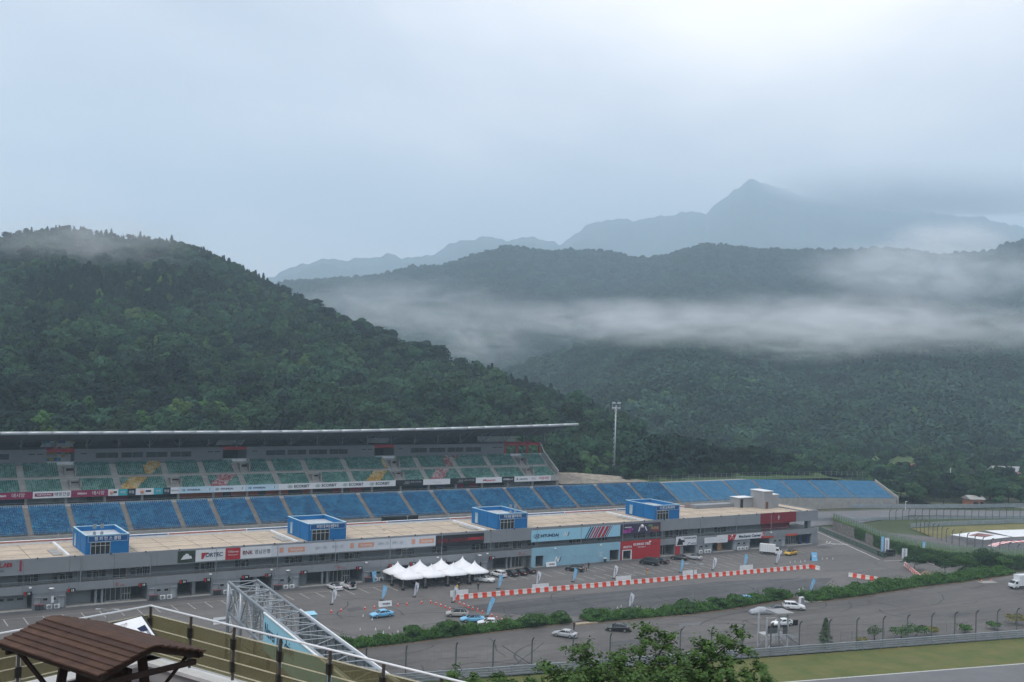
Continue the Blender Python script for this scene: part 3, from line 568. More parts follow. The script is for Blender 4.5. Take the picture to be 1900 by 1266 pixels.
t = banner('dark banner photo of a white racing car beside the white banner', 64.2, 67.8, 7.0, 9.35, flat('photo_dark_green', (.03, .045, .03), .6, var=.6, scale=1.2)); MB().quad((-1.2, -.02, .6), (1.1, -.02, .75), (.9, -.02, 1.3), (-.6, -.02, 1.5)).quad((-.5, -.022, 1.4), (.5, -.022, 1.4), (.3, -.022, 1.75), (-.2, -.022, 1.8)).build('printed_car', M_PALE, t)
t = banner('white banner with red F and navy FORTEC lettering', 67.8, 74.0, 7.0, 9.35, M_PALE); put(t, 'ORTEC', 1.15, M_NAVY, .7, 1.2, 3.6, bold=.02, shear=.1); MB().quad((-1.9, -.03, .5), (-1.5, -.03, .5), (-.9, -.03, 1.75), (-1.9, -.03, 1.75)).quad((-1.6, -.032, 1.45), (-.6, -.032, 1.45), (-.4, -.032, 1.75), (-1.6, -.032, 1.75)).build('printed_letter', M_RED, t)
t = banner('small red banner with white script lettering', 74.0, 77.2, 7.0, 9.35, M_RED, skew=.0); put(t, 'Villiones', .6, M_PALE, 0, 1.6, 2.3, shear=.2); put(t, 'Motorsport', .34, M_PALE, 0, .95, 2.0)
t = banner('white banner reading BNK in dark red with Korean lettering', 77.2, 83.9, 7.0, 9.35, M_PALE); put(t, 'BNK', 1.15, flat('maroon', (.16, .01, .04), .6), -1.8, 1.2, 2.2, bold=.02); put(t, '경남은행', 1.0, flat('grey_letter', (.12, .12, .13), .6), 1.4, 1.2, 3.4)
t = banner('long faded white banner with pale orange logos on the fascia', 83.9, 123.4, 7.0, 9.3, flat('faded_banner_white', (.55, .57, .61), .65))
for x in (-17.5, -1.2, 14): pill(t, x + (0 if x < -10 else 0), 1.25, .9, 1.1, M_OR); pill(t, x + 3.4, 1.2, 3.8, 1.05, M_OR, -.014); put(t, 'lezyne', .8, M_PALE, x + 3.4, 1.2, 2.8, shear=.1)
for x in (-8.5, -4.6, 6.5, 10.0): put(t, '태백시 · 강원', .8, M_GREYT, x, 1.2, 2.6)
t = banner('black banner with dark red and bright red SUPERRACE lettering', 123.4, 136.4, 6.65, 9.2, flat('banner_black', (.014, .014, .018), .55)); put(t, 'SUPER CHAMPION', 1.3, flat('dim_red', (.16, .012, .02), .6), -1.9, 1.25, 8.2, shear=.2, bold=.03); put(t, 'SUPERRACE', .95, flat('bright_red', (.55, .03, .03), .6), 4.2, 1.35, 4.2, shear=.2, bold=.015)
t = banner('long pale blue HYUNDAI N banner with red and navy stripes', 149.9, 177.2, 6.2, 9.05, flat('sky_blue_print', (.31, .58, .72), .55)); hlogo(t, -12.0, 1.35, 1.0, M_NAVY); put(t, 'HYUNDAI', 1.0, M_NAVY, -8.2, 1.35, 5.2, bold=.03); nlogo(t, -3.4, 1.4, 1.1, M_PALE, M_NAVY)
for k, (x, w, m) in enumerate([(3.6, .35, M_NAVY), (4.3, .4, M_NAVY), (5.0, .5, M_RED), (5.9, .5, M_RED), (6.6, .5, flat('crimson', (.30, .02, .04), .6)), (7.4, .9, M_RED), (8.7, .9, M_RED), (9.8, .3, M_NAVY), (10.4, .25, M_RED)]):
    MB().quad((x - 1.2, -.02, .06), (x - 1.2 + w, -.02, .06), (x + .5 + w, -.02, 2.78), (x + .5, -.02, 2.78)).build('printed_stripe', m, t)
t = banner('dark purple game style banner with a white figure in the middle', 177.3, 190.6, 6.55, 9.15, mat('purple_print', (.035, .03, .09), .6, .5, .35, col2=(.07, .045, .05)))
for x, z, w, h, m in [(-4.6, .75, 2.6, .9, flat('pink_print', (.32, .05, .26), .6, var=.5, scale=1.5)), (-3.4, 1.2, 1.8, .6, MATS['pink_print']), (-4.2, 1.75, 2.2, .2, M_PALE), (3.2, 1.9, 1.4, .5, flat('green_print', (.12, .25, .1), .6)), (4.6, 1.2, 2.6, .7, flat('ochre_print', (.3, .18, .08), .6, var=.6, scale=1.5)), (5.2, .5, 1.8, .4, M_RTXT)]: pill(t, x, z, w, h, m)
MB().lathe([(.02, .5), (.45, .25), (.5, 0), (.4, -.3), (.02, -.45)], (0.4, 0, 1.85), 8).quad((-.9, -.02, .5), (-.5, -.02, .5), (-.1, -.02, 1.7), (-.5, -.02, 1.7)).quad((1.2, -.02, 1.7), (1.6, -.02, 1.7), (2.2, -.02, .6), (1.8, -.02, .6)).build('printed_figure', M_PALE, t)
t = banner('large deep red fascia panel with a small white emblem near the far end', 226.9, 241.0, 6.78, 9.74, M_DRED); MB().quad((-.1, -.02, .9), (.15, -.02, .9), (.25, -.02, 1.9), (-.05, -.02, 1.9)).quad((-.35, -.02, 1.5), (.45, -.02, 1.55), (.3, -.02, 1.8), (-.2, -.02, 1.75)).quad((-.1, -.021, 1.8), (.1, -.021, 1.85), (.2, -.021, 2.2), (0, -.021, 2.3)).build('emblem', M_PALE, t)
MB().box(-14 + 10, 7, 2.45, 2.55, -2.3, .0).build('recessed_panel', M_DRED, t)
def wallpanel(label, a, b, z1, m, holes, name):
    t = thing(name, label, 'wall panel', (a, V0 - .22, 0)); e = [0]
    bb = MB(); x = 0
    for h0, h1, hz_ in holes:
        if h0 - x > 0.02: bb.box(x, h0, 0, .2, 0, z1)
        bb.box(h0, h1, 0, .2, hz_, z1); x = h1
    bb.box(x, b - a, 0, .2, 0, z1); bb.build('panel', m, t)
    f = MB()
    for h0, h1, hz_ in holes: f.box(h0 - .1, h0 + .12, -.05, .25, 0, hz_).box(h1 - .12, h1 + .1, -.05, .25, 0, hz_).box(h0 + .12, h1 - .12, -.05, .25, hz_ - .15, hz_ + .05)
    f.build('door_frame', M_SKYB if m == M_SKYB else M_WHITE, t); return t
t = wallpanel('wide pale blue lounge wall with two door openings', 150.1, 177.3, 4.75, M_SKYB, [(1.0, 3.6, 2.95), (23.7, 26.9, 2.95)], 'lounge_wall')
put(t, 'LOUNGE', 1.5, flat('ghost_letter', (.30, .50, .60), .6), 5.0, 3.5, 7); put(t, 'eN Festival', 1.5, MATS['ghost_letter'], 14, 2.2, 12); nlogo(t, 7.6, 1.6, 1.3, M_WHITE, M_NAVY); put(t, 'Never\njust\ndrive', .45, M_WHITE, 21.0, 2.0, 1.2)
t = wallpanel('red tyre shop wall panel with white lettering and white framed door', 177.55, 190.6, 4.75, M_RED, [(.55, 3.4, 2.5)], 'tyre_shop_wall')
put(t, 'KUMHO TIRE', .85, M_WHITE, 6.8, 3.75, 5.6, bold=.02); put(t, 'Motorsports', .5, M_WHITE, 6.8, 3.05, 2.6); put(t, 'ECSTA', .7, M_WHITE, 2.1, 3.25, 2.8, bold=.02, shear=.15); put(t, 'MAXPORT', .5, flat('dull_red_letter', (.25, .06, .06), .6), 11.3, 3.55, 2.4)
t = banner('white motorcycle shop sign with black rider picture', 195.9, 203.1, 2.55, 4.95, M_PALE, y=V0 - .3, name='shop_sign', cat='sign'); put(t, 'STATION ZONE', .6, M_NAVY, 1.2, 1.85, 4.2, bold=.01); put(t, 'GARAGE', .45, M_NAVY, 2.6, .4, 1.6); MB().lathe([(.02, .45), (.4, .3), (.45, 0), (.02, -.3)], (-2.4, 0, 1.5), 7).quad((-3.3, -.03, .2), (-1.2, -.03, .2), (-1.4, -.03, 1.5), (-2.9, -.03, 1.3)).quad((-1.5, -.03, .9), (-.5, -.03, .9), (-.7, -.03, 1.4), (-1.3, -.03, 1.5)).build('printed_rider', M_BLK, t)
MB().quad((.3, -.02, .1), (.5, -.02, .1), (1.2, -.02, .7), (1.0, -.02, .75)).quad((1.0, -.02, .75), (1.2, -.02, .7), (1.9, -.02, .2), (1.7, -.02, .2)).build('printed_arch', M_NAVY, t)
t = banner('blank white sign, lower and left of two', 206.0, 210.4, 2.6, 4.15, M_PALE, y=V0 - .25, name='blank_sign', cat='sign'); put(t, 'service', .3, M_GREYT, 0, .9, 2)
t = banner('blank white sign, higher and right of two', 210.4, 214.4, 2.5, 4.55, M_PALE, y=V0 - .3, name='blank_sign', cat='sign'); put(t, 'garage', .3, M_GREYT, -.5, .8, 1.5)
t = banner('white and red sign reading Mechanic Center', 214.5, 228.4, 2.95, 4.5, M_PALE, y=V0 - .28, name='shop_sign', cat='sign'); put(t, 'Mechanic Center', 1.0, M_NAVY, 1.3, .78, 8.4, bold=.03); MB().quad((-6.9, -.03, .02), (-4.6, -.03, .02), (-3.8, -.03, 1.53), (-6.9, -.03, 1.53)).quad((5.6, -.03, .02), (6.9, -.03, .02), (6.9, -.03, 1.53), (6.2, -.03, 1.53)).build('red_end', M_RED, t); put(t, '3', .8, M_WHITE, 6.3, .78, .5, bold=.02)
MB().quad((-6.2, -.035, .4), (-6.0, -.035, .4), (-5.4, -.035, 1.1), (-5.5, -.035, 1.2)).quad((-5.5, -.035, 1.2), (-5.4, -.035, 1.1), (-4.8, -.035, .4), (-5.0, -.035, .4)).build('emblem', M_WHITE, t)
for a, b, z0, z1, l in [(226.6, 232.2, 2.75, 3.25, 'orange red strip over the dark garage by the box truck'), (237.0, 241.5, 2.85, 3.45, 'red awning strip over the glazed bay at the far end')]: banner(l, a, b, z0, z1, flat('orange_red', (.5, .07, .035), .6), y=V0 - .2, name='awning_strip', cat='awning')
NUMS = [(36.2, '11'), (44.0, '12'), (57.4, '13'), (65.4, '14'), (70.4, '15'), (78.4, '16'), (83.4, '17'), (91.4, '18'), (104.3, '19'), (112.3, '20'), (117.6, '21'), (125.6, '22'), (130.7, '23'), (138.8, '24')]
NUMW = 'eleven twelve thirteen fourteen fifteen sixteen seventeen eighteen nineteen twenty twenty-one twenty-two twenty-three twenty-four'.split()
for u, s in NUMS:
    t = thing('garage_number_sign', f'black and red garage number sign, the plate reading {NUMW[int(s)-11]}', 'sign', (u, V0 - .45, 2.9), group='garage number signs'); MB().box(-.7, .7, 0, .4, 0, .62).build('panel', M_BLK, t); MB().box(-.7, -.35, -.02, 0, 0, .62).build('red_end', M_RED, t); put(t, s, .55, M_WHITE, .15, .31, bold=.02)
for u, s in [(52.5, 'C'), (99.5, 'D'), (146.8, 'E')]:
    t = thing('building_letter', f'red letter {s} on the lower fascia over a glass entrance', 'sign', (u, V0 - .06, 3.2)); put(t, s, .8, M_RED, 0, .45, bold=.02); put(t, 'Lobby', .35, M_RED, 1.0, .3)
# ------------------------------------------------------------------ grandstands
def seat_mat(name, c1, c2, c3):
    if name in MATS: return MATS[name]
    m = bpy.data.materials.new(name); m.use_nodes = True; t = m.node_tree; b = t.nodes['Principled BSDF']; b.inputs['Roughness'].default_value = .6; b.inputs['Specular IOR Level'].default_value = .2
    tcn = N(t, 'ShaderNodeTexCoord'); vo = N(t, 'ShaderNodeTexVoronoi'); vo.inputs['Scale'].default_value = 1.9; t.links.new(tcn.outputs['Object'], vo.inputs['Vector'])
    sp = N(t, 'ShaderNodeSeparateColor'); t.links.new(vo.outputs['Color'], sp.inputs[0]); no = N(t, 'ShaderNodeTexNoise'); no.inputs['Scale'].default_value = .35; t.links.new(tcn.outputs['Object'], no.inputs['Vector'])
    ad = N(t, 'ShaderNodeMath', operation='MULTIPLY_ADD'); ad.inputs[1].default_value = .55; t.links.new(sp.outputs[0], ad.inputs[0]); t.links.new(no.outputs[0], ad.inputs[2])
    rp = N(t, 'ShaderNodeValToRGB'); e = rp.color_ramp.elements; e[0].position = .45; e[0].color = (*c1, 1); e[1].position = 1.0; e[1].color = (*c3, 1); q = e.new(.72); q.color = (*c2, 1)
    t.links.new(ad.outputs[0], rp.inputs[0]); t.links.new(rp.outputs[0], b.inputs['Base Color']); MATS[name] = m; return m
M_SB = seat_mat('blue_plastic_seat', (.001, .052, .135), (.002, .075, .185), (.02, .15, .27))
M_SBL = mat('pale_blue_bench', (.05, .20, .36), .6, .2, .5, col2=(.10, .28, .45))
M_SG = seat_mat('green_plastic_seat', (.02, .115, .09), (.035, .16, .125), (.16, .30, .26))
M_SY = seat_mat('yellow_plastic_seat', (.42, .23, .02), (.5, .29, .04), (.6, .5, .3)); M_SR = seat_mat('red_plastic_seat', (.26, .05, .06), (.34, .09, .10), (.55, .45, .45))
M_STEP = mat('stand_concrete', (.27, .255, .235), .9, .15, .5, detail=6); M_STEPU = mat('lightened_stand_concrete', (.38, .365, .34), .9, .15, .5, detail=6); M_AISLE = mat('aisle_concrete', (.29, .26, .235), .9, .2, .6, detail=6)  # upper stand's concrete coloured lighter to offset the deep shade under its roof
SEAT_V = np.array([[-.2, 0, .42], [.2, 0, .42], [.2, .38, .40], [-.2, .38, .40], [-.2, .36, .40], [.2, .36, .40], [.19, .46, .80], [-.19, .46, .80], [-.2, 0, .34], [.2, 0, .34], [-.19, .49, .78], [.19, .49, .78]])
SEAT_F = np.array([[0, 1, 2, 3], [4, 5, 6, 7], [8, 9, 1, 0], [7, 6, 11, 10]])
def seats_obj(parent, pos, m, name='seats'):
    n = len(pos)
    if n == 0: return
    V = (pos[:, None, :] + SEAT_V[None]).reshape(-1, 3); F = (np.arange(n)[:, None, None] * len(SEAT_V) + SEAT_F[None]).reshape(-1, 4)
    o = link(name, np_mesh(name, V, F, m), parent); tag(o, kind='stuff'); return o
def low(u):
    k = max(0.0, u - 290); dv = -.1 * k; return u * (285 + dv) / 285, dv, -.022 * k
AL = [19.6, 32.7, 45.9, 55.9, 69.2, 82.4, 92.0, 102.4, 112.1, 121.8, 135.4, 148.8, 159.3, 172.1, 185.3, 195.6, 207.0, 220.7, 234.7, 249.0, 263.1, 277.5, 291.6, 306.2, 321.1, 335.9, 358.6]
lst = thing('lower_grandstand', 'long lower grandstand of blue seats behind the pit building', 'grandstand', (0, 285, 0))
NR, DV, DZ = 19, 10.5, 5.4
def low_pt(u, row, off=0.0):
    x, dv, dz = low(u); return x, dv + DV * row / NR + off, 4.55 + dz + DZ * row / NR
for k in range(len(AL) - 1):
    a, b = AL[k] + .62, AL[k + 1] - .62; bench = k >= 19; bm = MB()
    for i in range(NR):
        p, q = low_pt(a, i), low_pt(b, i); d = DV / NR + .02; h = DZ / NR
        bm.hexa([(p[0], p[1], p[2] - 1.2), (q[0], q[1], q[2] - 1.2), (q[0], q[1] + d, q[2] - 1.2), (p[0], p[1] + d, p[2] - 1.2), (p[0], p[1], p[2]), (q[0], q[1], q[2]), (q[0], q[1] + d, q[2]), (p[0], p[1] + d, p[2])])
    bl = bm.build('seating_block', M_STEP, lst)
    if not bench:
        n = int((b - a) / .5); P_ = []
        for i in range(NR):
            for j in range(n): P_.append(low_pt(a + (j + .5) * (b - a) / n, i, .05))
        seats_obj(bl, np.array(P_), M_SB)
    else:
        for i in range(NR):
            p, q = low_pt(a, i, .05), low_pt(b, i, .05)
            c = MB().hexa([(p[0], p[1], p[2] + .05), (q[0], q[1], q[2] + .05), (q[0], q[1] + .3, q[2] + .05), (p[0], p[1] + .3, p[2] + .05), (p[0], p[1], p[2] + .38), (q[0], q[1], q[2] + .38), (q[0], q[1] + .3, q[2] + .40), (p[0], p[1] + .3, p[2] + .40)]); c.build('bench_row', M_SBL, bl)
for k in range(1, len(AL)):
    a = AL[k]; sm = MB(); w = .62
    for i in range(NR):
        p = low_pt(a, i); sm.box(p[0] - w, p[0] + w, p[1], p[1] + DV / NR + .02, p[2] - 1.4, p[2] + .12); sm.box(p[0] - w + .3, p[0] + w - .3, p[1], p[1] + .26, p[2] + .12, p[2] + .26)
    sm.build('aisle_stair', M_AISLE, lst)
fw_ = MB(); rl = MB(); bk = MB()
for k in range(len(AL) - 1):
    p, q = low_pt(AL[k], 0), low_pt(AL[k + 1], 0); y0 = min(p[1], q[1])
    fw_.hexa([(p[0], p[1] - .5, 0), (q[0], q[1] - .5, 0), (q[0], q[1] - .02, 0), (p[0], p[1] - .02, 0), (p[0], p[1] - .5, p[2] - .1), (q[0], q[1] - .5, q[2] - .1), (q[0], q[1] - .02, q[2] - .1), (p[0], p[1] - .02, p[2] - .1)])
    for z in (.55, 1.0): rl.tube((p[0], p[1] - .3, p[2] + z), (q[0], q[1] - .3, q[2] + z), .035, 4)
    for j in range(6): u = p[0] + (q[0] - p[0]) * j / 6; v = p[1] + (q[1] - p[1]) * j / 6; rl.tube((u, v - .3, p[2] - .1), (u, v - .3, p[2] + 1.0), .03, 4)
    p2, q2 = low_pt(AL[k], NR), low_pt(AL[k + 1], NR); bk.tube((p2[0], p2[1] + .1, p2[2] + 1.1), (q2[0], q2[1] + .1, q2[2] + 1.1), .035, 4).tube((p2[0], p2[1] + .1, p2[2] + .6), (q2[0], q2[1] + .1, q2[2] + .6), .03, 4)
    for j in range(6): t_ = j / 6; bk.tube((p2[0] + (q2[0] - p2[0]) * t_, p2[1] + .1, p2[2]), (p2[0] + (q2[0] - p2[0]) * t_, p2[1] + .1, p2[2] + 1.1), .03, 4)
fw_.build('front_wall', M_CONC, lst); rl.build('front_railing', M_STEEL, lst); bk.build('back_railing', M_RAIL, lst)
MB().box(15, 290, 10.5, 16, 8.3, 9.93).build('concourse_deck', M_CONC, lst)
# end stair of the bleachers
e0 = low_pt(358.6, 0); e1 = low_pt(358.6, NR); MB().hexa([(e0[0] + .8, e0[1] - .5, 0), (e0[0] + 1.4, e0[1] - .5, 0), (e1[0] + 1.4, e1[1], 0), (e1[0] + .8, e1[1], 0), (e0[0] + .8, e0[1] - .5, e0[2] + .5), (e0[0] + 1.4, e0[1] - .5, e0[2] + .5), (e1[0] + 1.4, e1[1], e1[2] + .6), (e1[0] + .8, e1[1], e1[2] + .6)]).build('end_wall', M_CONC, lst)
# ------------------------------------------------------------------ upper stand with roof
ust = thing('upper_grandstand', 'roofed upper grandstand with green seats and press boxes', 'grandstand', (0, 300, 0))
AU = [20, 33, 46.2, 56.2, 69.3, 82.7, 92.9, 103.0, 113.0, 123.2, 136.0, 150.3, 160.4, 173.3, 185.8, 196.8, 208.5]
TIERS = [(0.1, 13.0, 6, .68, .43), (5.3, 16.2, 7, .60, .44)]
DIAG = [(69.5, 'y'), (93.5, 'r'), (140.5, 'y'), (162, 'r')]
VOM_UP = [57.0, 103.8, 151.0, 197.6]; VOM_LO = [57.6, 83.3, 123.8, 150.4, 197.4]
for k in range(len(AU) - 1):
    a, b = AU[k] + .8, AU[k + 1] - .8; bm = MB(); pos = {'g': [], 'y': [], 'r': []}
    n = int((b - a) / .5)
    for ti, (v, z, nr, dv, dz) in enumerate(TIERS):
        vs = VOM_UP if ti else VOM_LO
        for i in range(nr):
            bm.box(a, b, v + i * dv, v + (i + 1) * dv + .02, z + i * dz - 1.3, z + i * dz)
            for j in range(n):
                u = a + (j + .5) * (b - a) / n
                if any(c - .4 < u < c + 2.6 for c in vs): continue
                hgt = (z + i * dz - 13) / 6.2; c = 'g'
                for ub, cc in DIAG:
                    if abs(u - (ub + 2.2 + hgt * 10)) < 2.3 and ti == (0 if u < ub + 8 else 1): c = cc
                pos[c].append((u, v + i * dv + .06, z + i * dz - .06))
    bm.box(a - .8, b + .8, 4.15, 5.3, 14.4, 15.75)
    bl = bm.build('seating_block', M_STEPU, ust)
    seats_obj(bl, np.array(pos['g']), M_SG)
    if pos['y']: seats_obj(bl, np.array(pos['y']), M_SY, 'yellow_seats')
    if pos['r']: seats_obj(bl, np.array(pos['r']), M_SR, 'red_seats')
for k in range(1, len(AU)):
    a = AU[k]
    for v, z, nr, dv, dz in TIERS:
        sm = MB()
        for i in range(nr): sm.box(a - .8, a + .8, v + i * dv, v + (i + 1) * dv + .02, z + i * dz - 1.5, z + i * dz + .15)
        sm.build('aisle_stair', M_STEPU, ust)
for vs, z, y in ((VOM_UP, 16.2, 5.2), (VOM_LO, 13.1, .9)):
    for u in vs:
        o = MB().box(u - .35, u - .05, y, y + 4, z - .4, z + 2.4).box(u + 2.25, u + 2.55, y, y + 4, z - .4, z + 2.4).box(u - .05, u + 2.25, y + 2.6, y + 4, z + 2.0, z + 2.35).build('stair_mouth', M_CONC, ust)
        MB().box(u - .05, u + 2.25, y + 2.4, y + 2.5, z - .4, z + 2.0).build('dark_opening', M_BLK, o); MB().tube((u - .2, y + .1, z + 3.0), (u + 2.4, y + .1, z + 3.0), .04, 4).tube((u - .2, y + .1, z), (u - .2, y + .1, z + 3), .04, 4).tube((u + 2.4, y + .1, z), (u + 2.4, y + .1, z + 3), .04, 4).build('guard_rail', M_STEEL, o)
M_PRESS = mat('press_box_grey', (.21, .215, .225), .75, .07, .3)
GAPS = [(53.0, 59.9), (99.9, 106.8), (147.2, 153.8)]; SEG = [(16, 53.0), (59.9, 99.9), (106.8, 147.2), (153.8, 194.2)]
for si, (a, b) in enumerate(SEG):
    w = MB().box(a, b, 10.3, 18, 19.0, 23.0).build('press_box', M_PRESS, ust)
    for j in range(4):
        c = b - 34.6 + j * 6.6
        q = MB().box(c, c + 5.8, 10.22, 10.3, 20.5, 21.9).build('window', M_WIN, w); f = MB()
        for x in (c, c + 2.9, c + 5.8): f.box(x - .06, x + .06, 10.15, 10.22, 20.5, 21.9)
        f.box(c, c + 5.8, 10.14, 10.218, 20.42, 20.5).build('window_frame', M_PRESS, q)
    for c in (a + 1.6, b - 4.4, b - 2.3): MB().box(c, c + 1.5, 10.24, 10.3, 21.6, 21.85).build('vent', M_BLK, w)
for a, b in GAPS:
    MB().box(a, b, 10.3, 10.9, 22.2, 23.05).build('red_lintel', M_RED, ust); MB().box(a, b, 12.5, 13.1, 22.4, 23.0).build('red_beam', M_RED, ust)
    MB().box(a, b, 9.6, 10.3, 18.9, 19.7).build('pale_parapet', M_WHITE, ust)
g = MB()
for u in (194.6, 199.2, 203.4, 208.4): g.box(u - .3, u + .3, 10.3, 11, 19.0, 23.1)
g.box(194.2, 209, 10.3, 11, 22.3, 23.1); g.box(194.2, 209, 16, 16.6, 22.3, 23.1); g.box(208.2, 208.8, 11, 16, 22.4, 23.0); g.build('red_frame', M_RED, ust)
MB().box(194.2, 209, 9.6, 10.2, 18.9, 19.6).build('pale_parapet', M_WHITE, ust)
TC = [flat('tile_yellow', (.62, .38, .04), .6), flat('tile_white', (.62, .63, .64), .6), flat('tile_red', (.45, .05, .05), .6), flat('tile_blue', (.04, .15, .38), .6), flat('tile_cream', (.6, .5, .36), .6), flat('tile_teal', (.05, .32, .38), .6)]
mz = MB().box(52.5, 60.4, 15.0, 15.1, 19.2, 25.3).build('mosaic_wall', M_WHITE, ust); random.seed(5)
for i in range(8):
    for j in range(6):
        x, z = 52.6 + i * .97, 19.4 + j * .97; MB().box(x, x + .92, 14.95, 15.0, z, z + .92).build('tile', random.choice(TC), mz)
letters('SPEEDIUM CLASSIC CAR', .9, M_NAVY, mz, 56.4, 14.9, 25.9, 12)
# roof
def zf(u): return 28.45 + (1.9 * max(0, (u - 110) / 104) ** 1.6)
us = list(np.linspace(10, 214, 35)); rf = MB(); nose = MB(); tops = []
for k in range(len(us) - 1):
    a, b = us[k], us[k + 1]
    prof = lambda u: [(u, -3.2, zf(u) - .1), (u, 6, zf(u) - 1.75), (u, 20, 24.6 + (zf(u) - 28.45) * .3)]
    A, B = prof(a), prof(b)
    for i in range(2):
        p, q, r2, s2 = A[i], B[i], B[i + 1], A[i + 1]; dn = lambda w_: (w_[0], w_[1], w_[2] - .35)
        rf.hexa([dn(p), dn(q), dn(r2), dn(s2), p, q, r2, s2])
    nose.tube((a, -3.3, zf(a) - .22), (b, -3.3, zf(b) - .22), .42, 10)
rf.build('roof', mat('roof_sheet_grey', (.17, .175, .185), .6, .12, .4), ust); nose.build('roof_nose', flat('silver_edge', (.46, .48, .50), .35, metal=.3), ust, smooth=True)
pu = MB(); 
for v in np.arange(-2, 19.5, 1.15):
    for k in range(len(us) - 1):
        a, b = us[k], us[k + 1]
        zz = lambda u: (zf(u) - .1 - (v + 3.2) / 9.2 * 1.65 if v < 6 else zf(u) - 1.75 + (v - 6) / 14 * (24.6 + (zf(u) - 28.45) * .3 - zf(u) + 1.75)) - .5
        pu.bar((a, v, zz(a)), (b, v, zz(b)), .14, .22)
pu.build('purlins', flat('purlin_grey', (.12, .125, .13), .6), ust)
for k, u in enumerate(np.arange(14, 212, 8.2)):
    b = MB(); z = zf(u); b.tube((u, 11.5, 23.0), (u, 11.5, z - 2.7), .16, 6).tube((u, 11.5, 23.2), (u, 3, z - 1.7), .11, 6).tube((u, 11.5, 23.2), (u, 7.5, z - 2.2), .09, 6)
    pts = [(u, -2.9, z - .55), (u, 3, z - 1.75), (u, 9, z - 3.1), (u, 12, z - 4.2)]; b.path(pts, .1, 5).tube((u, 11.5, 23.2), (u, 17, 24.3), .12, 6)
    for i in range(3): b.tube(pts[i], (u, pts[i + 1][1], pts[i + 1][2] + .7), .06, 4)
    b.build('roof_truss', M_STEEL, ust)
M_LOUV = mat('dark_louvre', (.085, .09, .095), .7, .15, .5)
MB().box(10, 193, 20, 20.3, 18, 24.6).build('back_wall', M_LOUV, ust)
for a, b in GAPS + [(187, 201)]:
    s = MB()
    for k in range(9): s.box(a - 1.2 + k * .25, b - .4 + k * .3, 13.2 + k * .5, 13.5 + k * .5, 23.4 + k * .16, 23.52 + k * .16)
    s.build('painted_skylight_slats', M_WHITE, ust)  # white colour stands in for sky light showing through translucent roof panels
# side stair of the stand end
sw = MB()
for k in range(14): sw.box(208.5, 209.4, .2 + k * .72, .92 + k * .72, 9.5, 14.0 + k * .44)
sw.build('end_wall', M_STEP, ust)
cv = [(209.3, 0.2, 14.6), (209.3, 5, 17.6), (209.3, 9.2, 20.4), (209.0, 10, 22), (208.2, 10.4, 23.4)]; MB().path(cv, .12, 6).path([(x, y, z - .5) for x, y, z in cv], .06, 5).build('end_handrail', M_WHITE, ust)
# concourse under the upper seats
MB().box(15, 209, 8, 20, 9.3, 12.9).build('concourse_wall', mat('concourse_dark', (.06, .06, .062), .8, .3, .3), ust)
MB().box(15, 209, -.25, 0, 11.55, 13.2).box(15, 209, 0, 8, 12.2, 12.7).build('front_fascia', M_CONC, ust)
for u in np.arange(18, 210, 9.55): MB().box(u, u + .6, 1, 1.6, 9.9, 12.2).build('column', M_CONC, ust)
M_ORW = flat('orange_wall', (.40, .09, .035), .7)
for a, b, m in [(36, 46, flat('blue_wall', (.01, .045, .12), .7)), (47, 62, flat('grey_wall', (.22, .22, .23), .7, var=.4, scale=.4)), (66, 72.5, M_MAG), (72.5, 83, M_BLK), (85.5, 117, M_ORW), (118, 121, M_BLK), (121.5, 124, M_ORW), (130.5, 134, flat('crimson_wall', (.3, .02, .05), .7)), (136, 140, MATS['crimson_wall']), (158.6, 162.5, MATS['blue_wall']), (165, 168, MATS['blue_wall']), (172, 175, MATS['crimson_wall']), (177, 180, MATS['crimson_wall']), (190, 200, MATS['grey_wall'])]:
    MB().box(a, b, 3.0, 3.2, 9.9, 12.2).build('concourse_panel', m, ust)
for u in (98, 108, 63.5, 144, 168): MB().box(u, u + 2.2, 2.85, 3.0, 9.9, 11.9).build('concourse_door', M_BLK, ust)
# banners along the upper fascia
BD = [(28, 48.3, 'mag', 'DESIAN  데시앙'), (48.3, 57.4, 'white', 'TAEYOUNG 태영건설'), (57.4, 66.5, 'mag', 'DESIAN  데시앙'), (66.5, 69.1, 'white', ''), (69.1, 71.4, 'teal', '아트'), (71.4, 73.5, 'navy', '맑음'), (73.5, 78.2, 'white', ''), (78.2, 80.6, 'teal', '아트'), (80.6, 82.6, 'navy', '맑음'), (82.6, 85.0, 'white', '에코시스템'), (85.0, 94.2, 'sky', 'HYUNDAI'), (94.2, 103.3, 'pale', 'HYUNDAI'), (103.3, 112.7, 'sky', 'HYUNDAI'), (112.7, 149.5, 'white', 'ECORBIT'), (149.5, 158.8, 'black', ''), (158.8, 168.2, 'white', '-'), (168.2, 177.4, 'black', ''), (177.4, 187.0, 'white', 'Mamom'), (187.0, 191.7, 'black', "O'NEILL-C"), (191.7, 205.9, 'white', 'renoma')]
BM = {'mag': M_MAG, 'white': M_PALE, 'teal': M_TEAL, 'navy': M_DNAVY, 'sky': flat('pale_sky_print', (.45, .60, .70), .6), 'pale': flat('cool_white_print', (.58, .65, .71), .6), 'black': M_BLK}
